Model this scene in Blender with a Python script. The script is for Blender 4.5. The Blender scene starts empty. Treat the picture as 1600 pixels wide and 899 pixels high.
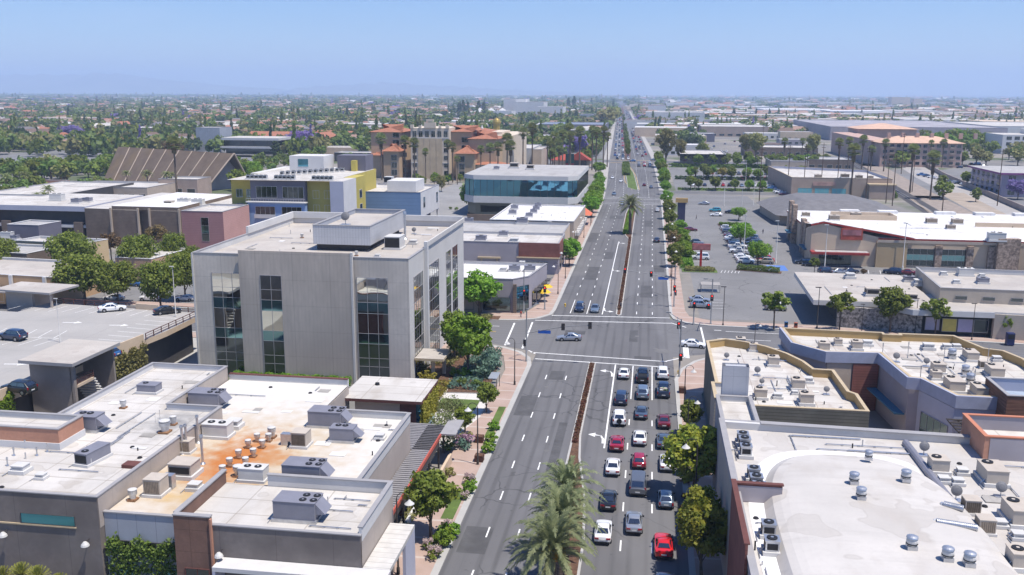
import bpy,bmesh,math,random
import numpy as np
from mathutils import Vector,Matrix
R=math.radians
rnd=random.Random(7)
sc=bpy.context.scene
col=sc.collection
FPX,CAMH,HOR,VPX,ROLL=1450.0,46.2,146.0,1018.0,R(0.2)
PITCH=math.atan((449.5-HOR)/FPX)
YAW=math.atan((VPX-800)/math.hypot(FPX,449.5-HOR))
_f=Vector((-math.sin(YAW)*math.cos(PITCH),math.cos(YAW)*math.cos(PITCH),-math.sin(PITCH)))
_r=Vector((math.cos(YAW),math.sin(YAW),0))
_u=_r.cross(_f)
CR=_r*math.cos(ROLL)+_u*math.sin(ROLL)
CU=_u*math.cos(ROLL)-_r*math.sin(ROLL)
CF=_f
def at(px,py,z=0.0):
 d=CF+CR*((px-800)/FPX)-CU*((py-449.5)/FPX)
 t=(z-CAMH)/d.z
 return (d.x*t,d.y*t)
class MB:
 def __init__(s):s.v=[]; s.f=[]; s.m=[]
 def poly(s,pts,mi=0):
  n=len(s.v); s.v+=[tuple(p) for p in pts]; s.f.append(tuple(range(n,n+len(pts)))); s.m.append(mi)
 def box(s,x0,y0,z0,x1,y1,z1,mi=0,top=None):
  s.prism([(x0,y0),(x1,y0),(x1,y1),(x0,y1)],z0,z1,mi,top)
 def obox(s,cx,cy,z0,lx,ly,h,rot=0,mi=0,top=None):
  c,q=math.cos(rot),math.sin(rot)
  s.prism([(cx+a*c-b*q,cy+a*q+b*c) for a,b in ((-lx/2,-ly/2),(lx/2,-ly/2),(lx/2,ly/2),(-lx/2,ly/2))],z0,z0+h,mi,top)
 def prism(s,poly,z0,z1,mi=0,top=None,bottom=True):
  poly=ccw(poly)
  n=len(s.v); k=len(poly)
  zt=z1 if isinstance(z1,(list,tuple)) else [z1]*k
  s.v+=[(p[0],p[1],z0) for p in poly]+[(p[0],p[1],zt[i]) for i,p in enumerate(poly)]
  for i in range(k):
   j=(i+1)%k
   s.f.append((n+i,n+j,n+k+j,n+k+i)); s.m.append(mi)
  s.f.append(tuple(n+k+i for i in range(k))); s.m.append(mi if top is None else top)
  if bottom:s.f.append(tuple(n+i for i in reversed(range(k)))); s.m.append(mi)
 def ring(s,outer,inner,z0,z1,mi=0):
  """closed ring solid between two ccw polygons of the same length"""
  n=len(s.v); k=len(outer)
  for pl,z in ((outer,z0),(outer,z1),(inner,z0),(inner,z1)):s.v+=[(p[0],p[1],z) for p in pl]
  for i in range(k):
   j=(i+1)%k
   o0,o1,i0,i1=n,n+k,n+2*k,n+3*k
   for q in ((o0+i,o0+j,o1+j,o1+i),(i0+j,i0+i,i1+i,i1+j),(o1+i,o1+j,i1+j,i1+i),(o0+j,o0+i,i0+i,i0+j)):
    s.f.append(q); s.m.append(mi)
 def tube(s,p0,p1,r0,r1=None,n=8,mi=0,cap=True):
  r1=r0 if r1 is None else r1
  p0,p1=Vector(p0),Vector(p1); d=(p1-p0)
  if d.length<1e-6: return
  d.normalize()
  a=d.orthogonal().normalized(); b=d.cross(a)
  k=len(s.v)
  for p,r in ((p0,r0),(p1,r1)):
   for i in range(n):
    t=2*math.pi*i/n
    s.v.append(tuple(p+a*(r*math.cos(t))+b*(r*math.sin(t))))
  for i in range(n):
   j=(i+1)%n
   s.f.append((k+i,k+j,k+n+j,k+n+i)); s.m.append(mi)
  if cap:
   s.f.append(tuple(k+i for i in reversed(range(n)))); s.m.append(mi)
   s.f.append(tuple(k+n+i for i in range(n))); s.m.append(mi)
 def path(s,pts,r,n=6,mi=0):
  for a,b in zip(pts[:-1],pts[1:]):s.tube(a,b,r,r,n,mi)
 def lathe(s,cx,cy,prof,n=12,mi=0):
  k=len(s.v)
  for r,z in prof:
   for i in range(n):
    t=2*math.pi*i/n; s.v.append((cx+r*math.cos(t),cy+r*math.sin(t),z))
  for q in range(len(prof)-1):
   for i in range(n):
    j=(i+1)%n
    s.f.append((k+q*n+i,k+q*n+j,k+(q+1)*n+j,k+(q+1)*n+i)); s.m.append(mi)
  s.f.append(tuple(k+(len(prof)-1)*n+i for i in range(n))); s.m.append(mi)
 def mesh(s,name,mats,smooth=None,off=(0,0,0)):
  me=bpy.data.meshes.new(name)
  ox,oy,oz=off
  me.from_pydata([(a-ox,b-oy,c-oz) for a,b,c in s.v],[],s.f)
  for m in mats:me.materials.append(m)
  if len(mats)>1:me.polygons.foreach_set('material_index',s.m)
  if smooth:
   me.polygons.foreach_set('use_smooth',[True]*len(s.f))
   me.set_sharp_from_angle(angle=R(smooth))
  me.update(); return me
 def build(s,name,mats,parent=None,smooth=None,loc=None):
  if not isinstance(mats,(list,tuple)):mats=[mats]
  off=Vector((0,0,0)); q=parent
  while q:off=off+q.location; q=q.parent
  off=tuple(off)
  if loc is not None:off=tuple(loc)
  o=bpy.data.objects.new(name,s.mesh(name,mats,smooth,off)); col.objects.link(o)
  if parent:o.parent=parent
  elif loc is not None:o.location=loc
  return o
def area(p): return sum(p[i][0]*p[(i+1)%len(p)][1]-p[(i+1)%len(p)][0]*p[i][1] for i in range(len(p)))/2
def ccw(p): return list(p) if area(p)>0 else list(reversed(p))
def offset(poly,d):
 """inset (d>0) a ccw polygon by mitred edges"""
 k=len(poly); out=[]
 for i in range(k):
  p0,p1,p2=poly[i-1],poly[i],poly[(i+1)%k]
  e1=Vector((p1[0]-p0[0],p1[1]-p0[1])).normalized(); e2=Vector((p2[0]-p1[0],p2[1]-p1[1])).normalized()
  n1=Vector((-e1.y,e1.x)); n2=Vector((-e2.y,e2.x))
  m=n1+n2; q=max(0.25,1+n1.dot(n2))
  out.append((p1[0]+m.x*d/q,p1[1]+m.y*d/q))
 return out
def tag(o,label=None,cat=None,group=None,kind=None):
 if label:o['label']=label
 if cat:o['category']=cat
 if group:o['group']=group
 if kind:o['kind']=kind
 elif label and cat:o['kind']='thing'
 return o
def empty(name,loc,label,cat,group=None):
 o=bpy.data.objects.new(name,None); col.objects.link(o); o.location=loc; o.empty_display_size=.3
 return tag(o,label,cat,group)
def setting(name,mb,mats,smooth=None): return tag(mb.build(name,mats,None,smooth),kind='structure')
def place(tpl,name,label,cat,loc,rot=0,s=1.0,group=None,paint=None,tilt=None):
 if len(loc)==2:loc=(loc[0],loc[1],0)
 if len(tpl)==1 and tpl[0][0] is None:root=bpy.data.objects.new(name,tpl[0][1])
 else :root=bpy.data.objects.new(name,None); root.empty_display_size=.3
 col.objects.link(root)
 root.location=loc; root.rotation_euler=(0,0,rot) if tilt is None else (tilt[0],tilt[1],rot)
 root.scale=(s,s,s) if not isinstance(s,(tuple,list)) else s
 tag(root,label,cat,group)
 if tpl[0][0] is not None:
  made=[]
  for pn,me,pi in tpl:
   o=bpy.data.objects.new(pn,me); col.objects.link(o); o.parent=root if pi is None else made[pi]
   made.append(o)
 objs=[root] if tpl[0][0] is None else made
 if paint is not None:
  for o in objs:
   if o.data.materials and o.data.materials[0] and o.data.materials[0].name=='paint':
    o.material_slots[0].link='OBJECT'; o.material_slots[0].material=paint
 return root
def N(nt,t,**kw):
 n=nt.nodes.new(t)
 for k,v in kw.items():
  if k.startswith('i_'):n.inputs[k[2:].replace('_',' ')].default_value=v
  else :setattr(n,k,v)
 return n
def rgb(c): return (c[0],c[1],c[2],1) if not isinstance(c,(int,float)) else (c,c,c,1)
MATS={}
def base_mat(name,rough=.8,metal=0,spec=.3):
 m=bpy.data.materials.new(name); m.use_nodes=True; nt=m.node_tree
 b=nt.nodes['Principled BSDF']; b.inputs['Roughness'].default_value=rough; b.inputs['Metallic'].default_value=metal
 b.inputs['Specular IOR Level'].default_value=spec
 return m,nt,b
def mixc(nt,fac,a,b,mode='MIX'):
 n=nt.nodes.new('ShaderNodeMix'); n.data_type='RGBA'; n.blend_type=mode
 for i,v in ((0,fac),(6,a),(7,b)):
  if isinstance(v,bpy.types.NodeSocket):nt.links.new(v,n.inputs[i])
  elif i==0:n.inputs[0].default_value=v
  else :n.inputs[i].default_value=rgb(v)
 return n.outputs[2]
def pos(nt,scale=(1,1,1)):
 g=nt.nodes.new('ShaderNodeNewGeometry'); m=nt.nodes.new('ShaderNodeVectorMath'); m.operation='MULTIPLY'
 nt.links.new(g.outputs['Position'],m.inputs[0]); m.inputs[1].default_value=scale; return m.outputs[0]
def noise(nt,scale,vec=None,detail=4,lo=.35,hi=.65):
 n=N(nt,'ShaderNodeTexNoise'); n.inputs['Scale'].default_value=scale; n.inputs['Detail'].default_value=detail
 nt.links.new(vec if vec is not None else pos(nt),n.inputs['Vector'])
 r=N(nt,'ShaderNodeMapRange'); r.inputs[1].default_value=lo; r.inputs[2].default_value=hi
 nt.links.new(n.outputs[0],r.inputs[0]); return r.outputs[0]
def bands(nt,axis,period,width):
 """1 on thin lines every period metres along an axis"""
 sx=N(nt,'ShaderNodeSeparateXYZ'); nt.links.new(pos(nt),sx.inputs[0])
 a=N(nt,'ShaderNodeMath',operation='DIVIDE'); nt.links.new(sx.outputs['XYZ'.index(axis)],a.inputs[0]); a.inputs[1].default_value=period
 b=N(nt,'ShaderNodeMath',operation='FRACT'); nt.links.new(a.outputs[0],b.inputs[0])
 c=N(nt,'ShaderNodeMath',operation='LESS_THAN'); nt.links.new(b.outputs[0],c.inputs[0]); c.inputs[1].default_value=width/period
 return c.outputs[0]
def fmul(nt,a,b):
 n=N(nt,'ShaderNodeMath',operation='MULTIPLY')
 for i,v in enumerate((a,b)):
  if isinstance(v,bpy.types.NodeSocket):nt.links.new(v,n.inputs[i])
  else :n.inputs[i].default_value=v
 return n.outputs[0]
def bumpit(nt,b,h,strength=.3,dist=.05):
 n=N(nt,'ShaderNodeBump'); n.inputs['Strength'].default_value=strength; n.inputs['Distance'].default_value=dist
 nt.links.new(h,n.inputs['Height']); nt.links.new(n.outputs[0],b.inputs['Normal'])
def mat(name,c,rough=.8,var=.12,sc1=.25,sc2=2.5,metal=0,spec=.3,lines=(),stain=None,bump=0,aniso=None):
 """plain weathered surface; lines = [(axis, period, width, colour factor)], stain = (colour, amount, scale)"""
 if name in MATS: return MATS[name]
 m,nt,b=base_mat(name,rough,metal,spec)
 c=c if not isinstance(c,(int,float)) else (c,c,c)
 dk=tuple(x*(1-var) for x in c); lt=tuple(min(1,x*(1+var)) for x in c)
 v=pos(nt,aniso) if aniso else None
 o=mixc(nt,noise(nt,sc1,v),dk,lt)
 o=mixc(nt,fmul(nt,noise(nt,sc2,v,3),.5),o,tuple(x*(1-var*.9) for x in c))
 if stain:o=mixc(nt,fmul(nt,noise(nt,stain[2],None,5,.5,.72),stain[1]),o,stain[0])
 for ax,per,w,fac in lines:
  o=mixc(nt,fmul(nt,bands(nt,ax,per,w),1.0),o,(fac,fac,fac),'MULTIPLY')
  if bump:bumpit(nt,b,bands(nt,ax,per,w),-bump)
 nt.links.new(o,b.inputs['Base Color'])
 MATS[name]=m; return m
HAZE,SKYSAT,SKYSTR,SUNSTR,EXPO=1.35e-4,1.18,.092,4.0,0.55
asphalt=mat('asphalt',(.135,.133,.137),.9,.10,.05,.9,stain=((.19,.19,.195),.25,.12),aniso=(1.6,.12,1))
def wear(m,axis,per,ph,amt=.16):
 nt=m.node_tree; b=nt.nodes['Principled BSDF']; src=b.inputs['Base Color'].links[0].from_socket
 sx=N(nt,'ShaderNodeSeparateXYZ'); nt.links.new(pos(nt),sx.inputs[0])
 a=N(nt,'ShaderNodeMath',operation='ADD'); nt.links.new(sx.outputs[axis],a.inputs[0]); a.inputs[1].default_value=ph
 c=N(nt,'ShaderNodeMath',operation='MULTIPLY'); nt.links.new(a.outputs[0],c.inputs[0]); c.inputs[1].default_value=4*math.pi/per
 d=N(nt,'ShaderNodeMath',operation='COSINE'); nt.links.new(c.outputs[0],d.inputs[0])
 r=N(nt,'ShaderNodeMapRange'); r.inputs[1].default_value=.1; r.inputs[2].default_value=1; nt.links.new(d.outputs[0],r.inputs[0])
 st=noise(nt,1.0,pos(nt,(1.2,.03,1) if axis==0 else (.03,1.2,1)),3,.35,.6)
 o=mixc(nt,fmul(nt,fmul(nt,r.outputs[0],st),amt*3),src,(.075,.074,.076))
 v=N(nt,'ShaderNodeTexVoronoi'); v.feature='DISTANCE_TO_EDGE'; v.inputs['Scale'].default_value=.16
 w=N(nt,'ShaderNodeVectorMath',operation='ADD'); q=N(nt,'ShaderNodeTexNoise'); q.inputs['Scale'].default_value=.6; nt.links.new(pos(nt),q.inputs['Vector']); nt.links.new(pos(nt),w.inputs[0]); nt.links.new(q.outputs['Color'],w.inputs[1]); nt.links.new(w.outputs[0],v.inputs['Vector'])
 l=N(nt,'ShaderNodeMath',operation='LESS_THAN'); nt.links.new(v.outputs['Distance'],l.inputs[0]); l.inputs[1].default_value=.012
 o=mixc(nt,fmul(nt,fmul(nt,l.outputs[0],noise(nt,.05,None,2,.5,.55)),.6),o,(.05,.05,.052))
 o=mixc(nt,fmul(nt,noise(nt,1.3,None,2,.68,.74),.45),o,(.06,.06,.062))
 o=mixc(nt,fmul(nt,noise(nt,.045,pos(nt,(1,.35,1)),2,.5,.53),.30),o,(.20,.198,.2))
 nt.links.new(o,b.inputs['Base Color'])
wear(asphalt,0,3.3,.775,.19)
asphalt_lot=mat('asphalt_lot',(.20,.197,.195),.9,.16,.06,1.2,stain=((.22,.215,.21),.4,.05))
asphalt_cross=mat('asphalt_cross',(.145,.143,.147),.9,.12,.05,.9,stain=((.18,.18,.18),.3,.1),aniso=(.12,1.6,1))
wear(asphalt_lot,1,900,0,.02); wear(asphalt_cross,1,3.6,0,.1)
concrete=mat('concrete',(.40,.38,.35),.85,.08,.3,3,lines=[('Y',3.0,.06,.75),])
kerb_m=mat('kerb_concrete',(.42,.41,.385),.85,.07,.3,3)
deck_conc=mat('deck_concrete',(.37,.355,.335),.85,.07,.12,1.5,lines=[('X',9,.08,.8),('Y',9,.08,.8)],stain=((.30,.30,.29),.3,.2))
paint_w=mat('road_paint',(.78,.78,.76),.7,.12,2,9)
paint_y=mat('road_paint_yellow',(.62,.42,.14),.7,.15,2,9)
paint_b=mat('road_paint_blue',(.10,.20,.50),.7,.15,2,9)
railbed=mat('railbed',(.30,.25,.21),.95,.2,.4,3)
dirt=mat('dirt',(.36,.30,.24),.95,.15,.15,2)
grass_m=mat('grass_lawn',(.10,.15,.035),.95,.25,.4,5)
mulch=mat('red_mulch',(.13,.072,.045),.95,.35,2.5,9)
rock_m=mat('river_rock',(.30,.29,.28),.9,.35,5,12)
def pavers():
 m,nt,b=base_mat('pink_pavers',.85)
 o=mixc(nt,noise(nt,.3),(.36,.27,.22),(.43,.33,.28))
 o=mixc(nt,fmul(nt,noise(nt,6),.5),o,(.40,.27,.22))
 o=mixc(nt,fmul(nt,bands(nt,'Y',4.2,.35),.55),o,(.52,.48,.44))
 nt.links.new(o,b.inputs['Base Color']); return m
paver_m=pavers()
def ground_mat():
 m,nt,b=base_mat('city_ground',.95)
 o=mixc(nt,noise(nt,.012,None,5,.42,.58),(.20,.19,.18),(.30,.27,.23))
 o=mixc(nt,noise(nt,.02,None,4,.55,.62),o,(.09,.12,.045))
 o=mixc(nt,fmul(nt,noise(nt,.3),.4),o,(.16,.15,.14))
 nt.links.new(o,b.inputs['Base Color']); return m
ground_m=ground_mat()
def roof_white(name,c=(.60,.57,.525),dirt_c=(.36,.315,.26),amt=.6,seam=True):
 m,nt,b=base_mat(name,.75)
 o=mixc(nt,noise(nt,.12,None,5),tuple(x*.84 for x in c),c)
 o=mixc(nt,fmul(nt,noise(nt,1.0,pos(nt,(.12,1.1,1)),4,.5,.7),.35),o,tuple(x*.72 for x in c))
 o=mixc(nt,fmul(nt,noise(nt,.22,None,2,.585,.60),.35),o,tuple(x*.7 for x in dirt_c))
 o=mixc(nt,fmul(nt,noise(nt,.22,None,2,.60,.61),.30),o,c)
 o=mixc(nt,fmul(nt,noise(nt,.35,pos(nt,(1,.5,1)),6,.52,.75),amt),o,dirt_c)
 o=mixc(nt,fmul(nt,noise(nt,2.5,None,4,.5,.8),.3),o,tuple(x*.75 for x in c))
 if seam:
  o=mixc(nt,fmul(nt,bands(nt,'Y',3.1,.12),.75),o,tuple(x*.78 for x in dirt_c))
  o=mixc(nt,fmul(nt,bands(nt,'X',7.3,.12),.6),o,tuple(x*.78 for x in dirt_c))
 nt.links.new(o,b.inputs['Base Color']); return m
roof_w=roof_white('roof_white_membrane')
roof_bright=roof_white('roof_bright',(.74,.73,.715),(.55,.47,.42),.3)
roof_tan=roof_white('roof_tan_gravel',(.50,.46,.41),(.38,.32,.28),.4,False)
roof_grey=roof_white('roof_grey_felt',(.45,.435,.415),(.30,.28,.255),.5)
roof_cream=roof_white('roof_cream_tiles',(.61,.58,.53),(.36,.29,.24),.75)
roof_theatre=roof_white('roof_theatre',(.57,.54,.50),(.40,.355,.31),.55,False)
def rust_roof():
 m,nt,b=base_mat('roof_rust_stained',.75)
 o=mixc(nt,noise(nt,.12,None,5),(.59,.565,.51),(.64,.62,.58))
 o=mixc(nt,fmul(nt,bands(nt,'Y',3.1,.08),.5),o,(.5,.46,.4))
 def blob(cx,cy,sx,sy,soft):
  v=N(nt,'ShaderNodeVectorMath',operation='SUBTRACT'); nt.links.new(pos(nt),v.inputs[0]); v.inputs[1].default_value=(cx,cy,8.2)
  w=N(nt,'ShaderNodeVectorMath',operation='MULTIPLY'); nt.links.new(v.outputs[0],w.inputs[0]); w.inputs[1].default_value=(1/sx,1/sy,0)
  l=N(nt,'ShaderNodeVectorMath',operation='LENGTH'); nt.links.new(w.outputs[0],l.inputs[0])
  a=N(nt,'ShaderNodeMath',operation='ADD'); nt.links.new(l.outputs['Value'],a.inputs[0]); nt.links.new(fmul(nt,noise(nt,.7,None,6,.2,.8),.9),a.inputs[1])
  r=N(nt,'ShaderNodeMapRange'); r.inputs[1].default_value=1.0+soft; r.inputs[2].default_value=.75; nt.links.new(a.outputs[0],r.inputs[0]); return r.outputs[0]
 o=mixc(nt,fmul(nt,blob(-42.5,85.5,10.5,14.5,.9),.85),o,(.46,.33,.18))
 o=mixc(nt,fmul(nt,blob(-42.3,87.5,4.6,8.4,.55),1.0),o,(.46,.17,.045))
 o=mixc(nt,fmul(nt,blob(-38.5,88.5,2.6,2.4,.5),.7),o,(.46,.21,.07))
 o=mixc(nt,fmul(nt,blob(-43.5,77.5,3.4,1.4,.5),.7),o,(.50,.34,.14))
 nt.links.new(o,b.inputs['Base Color']); return m
roof_rust=rust_roof()
def soot_roof():
 m=roof_white('roof_white_sooty'); nt=m.node_tree; b=nt.nodes['Principled BSDF']
 src=b.inputs['Base Color'].links[0].from_socket
 v=N(nt,'ShaderNodeVectorMath',operation='DISTANCE'); nt.links.new(pos(nt,(1,.7,0)),v.inputs[0]); v.inputs[1].default_value=(-52.8,93.2*.7,0)
 a=N(nt,'ShaderNodeMath',operation='ADD'); nt.links.new(v.outputs['Value'],a.inputs[0]); nt.links.new(fmul(nt,noise(nt,.9),1.6),a.inputs[1])
 r=N(nt,'ShaderNodeMapRange'); r.inputs[1].default_value=4.2; r.inputs[2].default_value=1.6; nt.links.new(a.outputs[0],r.inputs[0])
 nt.links.new(mixc(nt,fmul(nt,r.outputs[0],.75),src,(.2,.2,.2)),b.inputs['Base Color']); return m
roof_soot=soot_roof()
w_charcoal=mat('wall_dark_plaster',(.19,.165,.15),.85,.16,.35,2,lines=[('X',5.2,.05,.7)],stain=((.24,.215,.19),.4,.3))
w_taupe=mat('wall_taupe_stucco',(.44,.38,.33),.85,.08,.3,2,lines=[('Y',3.4,.05,.8)])
w_greypanel=mat('wall_grey_panels',(.36,.38,.42),.8,.06,.4,3,lines=[('X',1.9,.05,.6)])
w_brownpanel=mat('wall_brown_panels',(.20,.115,.085),.8,.16,.7,4,lines=[('Z',2.1,.04,.6),('X',1.7,.04,.6)])
w_orange=mat('wall_orange_cement',(.47,.24,.16),.8,.12,.4,3)
w_tall=mat('wall_ribbed_grey',(.56,.505,.44),.85,.10,.22,1.5,lines=[('X',.62,.20,.955),('Z',4.2,.12,.88),('X',6.2,.08,.82)],stain=((.38,.35,.32),.45,.09))
w_tall_wing=mat('wall_ribbed_brownish',(.47,.41,.35),.85,.14,.2,1.5,lines=[('X',.62,.20,.955),('Z',4.2,.12,.9),('X',6.2,.08,.82)],stain=((.30,.265,.235),.6,.08),aniso=(1,1,.35))
w_tall_side=mat('wall_pale_side',(.56,.54,.505),.85,.05,.25,2,lines=[('Z',4.2,.08,.9)])
w_light=mat('wall_light_grey',(.60,.59,.57),.85,.06,.3,2)
w_white=mat('wall_white',(.62,.61,.60),.8,.05,.3,2)
w_cream=mat('wall_cream',(.60,.47,.34),.85,.07,.3,2)
w_tan=mat('wall_tan',(.47,.39,.31),.85,.08,.3,2)
w_peach=mat('wall_peach',(.40,.31,.25),.85,.08,.3,2)
w_yellow=mat('wall_mustard',(.48,.40,.10),.8,.06,.3,2)
w_skyblue=mat('wall_sky_blue',(.26,.36,.56),.8,.06,.3,2)
w_slate=mat('wall_slate_violet',(.155,.15,.185),.8,.06,.3,2)
w_blue=mat('wall_blue_lap',(.17,.27,.44),.8,.05,.3,2,lines=[('Z',1.2,.09,.75)])
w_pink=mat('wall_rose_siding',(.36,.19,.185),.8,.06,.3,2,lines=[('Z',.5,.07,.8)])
w_pink_sunlit=mat('wall_rose_sunlit',(.56,.32,.28),.8,.06,.3,2,lines=[('Z',.5,.07,.85)])  # lighter copy of the rose siding, sunlight put into its colour
w_brick=mat('wall_brown_brick',(.195,.15,.12),.9,.16,.5,4,lines=[('Z',.45,.07,.7)])
w_redbrick=mat('wall_red_brick',(.24,.095,.075),.9,.16,.5,4,lines=[('Z',.4,.07,.72)])
w_wood=mat('wall_wood_cladding',(.19,.095,.062),.8,.3,1.5,6,lines=[('Z',.4,.05,.6)],aniso=(.4,.4,4))
w_mauve=mat('wall_mauve',(.36,.33,.35),.85,.08,.25,2)
w_ochre=mat('wall_ochre_paint',(.46,.31,.13),.8,.05,.4,2)
w_lap=mat('wall_olive_lap',(.165,.16,.13),.8,.16,.4,3,lines=[('Z',.42,.09,.62)])
w_laptan=mat('wall_tan_lap',(.40,.35,.29),.8,.10,.4,3,lines=[('Z',.42,.09,.75)])
w_bluegrey=mat('wall_periwinkle',(.44,.45,.53),.8,.05,.3,2)
w_stone=mat('wall_stone',(.38,.285,.22),.9,.5,1.6,3.0)
w_pebble=mat('wall_pebble',(.36,.33,.30),.9,.75,1.9,4.5)
w_block=mat('wall_block',(.46,.40,.33),.9,.08,.3,2,lines=[('Z',.4,.03,.85)])
w_hotel=mat('wall_hotel_tan',(.48,.35,.23),.85,.06,.3,2)
w_hotelL=mat('wall_hotel_cream',(.62,.53,.42),.85,.06,.3,2)
w_rosy=mat('wall_rosy_apartments',(.50,.34,.28),.85,.07,.3,2)
w_purple=mat('wall_lilac',(.42,.37,.44),.85,.07,.3,2)
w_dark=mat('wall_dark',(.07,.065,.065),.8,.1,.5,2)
t_terra=mat('roof_terracotta',(.38,.16,.095),.85,.16,.5,3,lines=[('X',.9,.2,.82)])
t_brown=mat('roof_brown_shingle',(.17,.115,.085),.9,.2,.8,4)
t_grey=mat('roof_grey_shingle',(.17,.165,.17),.9,.14,.5,4)
t_pinkish=mat('roof_pink_shingle',(.34,.22,.17),.9,.16,.5,4)
t_church=mat('roof_church_shingle',(.155,.115,.085),.9,.16,.25,3,stain=((.24,.16,.05),.35,.08))
trim_m=mat('coping_metal',(.33,.32,.32),.6,.06,1,5)
trim_w=mat('trim_white',(.60,.59,.575),.7,.05,1,5)
trim_red=mat('trim_red',(.33,.045,.04),.6,.1,1,5)
trim_brown=mat('trim_brown',(.14,.055,.045),.7,.1,1,5)
trim_ochre=mat('trim_ochre',(.50,.40,.26),.7,.08,1,5)
trim_blue=mat('trim_periwinkle',(.38,.40,.49),.7,.08,1,5)
m_grey=mat('unit_grey_steel',(.25,.25,.29),.55,.07,1,4,metal=.2)
m_beige=mat('unit_beige_steel',(.50,.44,.37),.6,.07,1,4)
m_beige_d=mat('unit_beige_grille',(.30,.245,.19),.7,.2,3,9,lines=[('X',.16,.06,.5),('Y',.16,.06,.5)])
m_white=mat('unit_white_steel',(.58,.57,.545),.55,.06,1,4)
m_black=mat('unit_black',(.02,.02,.022),.6,.2,1,4)
m_galv=mat('galvanised',(.55,.56,.58),.38,.12,2,6,metal=.75)
m_rustbase=mat('rusty_base',(.30,.16,.08),.85,.3,3,9)
m_steel=mat('pole_steel',(.28,.28,.28),.5,.1,2,6,metal=.3)
m_pole_dk=mat('pole_dark_bronze',(.05,.042,.038),.6,.1,2,6)
m_pole_w=mat('pole_pale',(.55,.54,.52),.6,.1,2,6)
m_wood=mat('pole_wood',(.10,.065,.045),.9,.2,2,6)
m_rail=mat('railing_rust_red',(.13,.055,.045),.7,.15,2,6)
m_sign_blue=mat('sign_blue',(.02,.12,.50),.5,.15,3,9)
m_green=mat('green_canvas',(.02,.14,.10),.8,.1,2,6)
m_teal=mat('teal_awning',(.05,.16,.24),.8,.1,2,6)
m_red=mat('red_plastic',(.50,.02,.02),.5,.1,2,6)
m_rededge=mat('canopy_edge_red',(.45,.10,.07),.6,.1,2,6)
m_yellow=mat('yellow_canopy',(.72,.46,.03),.7,.1,2,6)
m_awn_or=mat('awning_orange',(.62,.17,.09),.8,.08,2,6)
m_skin=mat('skin',(.42,.25,.17),.6,.05)
m_cloth_d=mat('cloth_navy',(.03,.04,.08),.9,.1)
m_cloth_r=mat('cloth_red',(.35,.04,.03),.9,.1)
m_cloth_g=mat('cloth_grey',(.16,.16,.17),.9,.1)
bark=mat('bark',(.15,.11,.08),.95,.25,2,8)
bark_palm=mat('palm_bark',(.17,.13,.10),.95,.25,2,8,lines=[('Z',.28,.08,.6)])
def glass(name,c,rough=.04,metal=1.0,var=0):
 m,nt,b=base_mat(name,rough,metal,.5); b.inputs['Base Color'].default_value=rgb(c)
 n=N(nt,'ShaderNodeTexNoise'); n.inputs['Scale'].default_value=.35; n.inputs['Detail'].default_value=1; nt.links.new(pos(nt),n.inputs['Vector'])
 bumpit(nt,b,n.outputs[0],.08,.25); return m
g_vision=glass('glass_mirror',(.62,.64,.60),.03)
g_spandrel=glass('glass_spandrel_teal',(.24,.46,.50),.06)
g_dark=glass('glass_dark',(.10,.12,.13),.08)
g_blue=glass('glass_blue',(.10,.30,.42),.04)
g_store=glass('glass_storefront',(.16,.22,.24),.1)
g_car=glass('car_glass',(.16,.18,.20),.05,.9)
def paint(name,c,rough=.28,metal=.0):
 m,nt,b=base_mat(name,rough,metal,.5); b.inputs['Base Color'].default_value=rgb(c)
 b.inputs['Coat Weight'].default_value=.7; b.inputs['Coat Roughness'].default_value=.08; return m
P=dict(paint=paint('paint',(.5,.5,.5)),white=paint('paint_white',(.80,.80,.79)),black=paint('paint_black',(.012,.013,.016)),navy=paint('paint_navy',(.02,.035,.08)),silver=paint('paint_silver',(.42,.44,.47),.3,.55),grey=paint('paint_grey',(.16,.17,.19),.3,.4),slate=paint('paint_slate_blue',(.09,.13,.19),.3,.3),red=paint('paint_red',(.60,.012,.012)),crimson=paint('paint_crimson',(.33,.008,.03)),maroon=paint('paint_maroon',(.15,.018,.03)),blue=paint('paint_blue',(.03,.12,.32)),teal=paint('paint_teal',(.04,.30,.38)),steel=paint('paint_steel_blue',(.20,.26,.33),.3,.4),tan=paint('paint_tan',(.40,.34,.26)),pewter=paint('paint_pewter',(.28,.27,.26),.3,.4))
m_tyre=mat('tyre_rubber',(.015,.015,.016),.85,.1)
m_rim=mat('rim_alloy',(.40,.40,.41),.35,.1,metal=.7)
m_trimblk=mat('black_plastic',(.018,.018,.02),.6,.1)
m_tail=mat('tail_lamp_red',(.32,.008,.012),.25,.1,spec=.6)
m_head=mat('head_lamp_clear',(.65,.67,.70),.12,.1,spec=.8)
m_plate=mat('number_plate',(.70,.70,.68),.5,.05)
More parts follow.
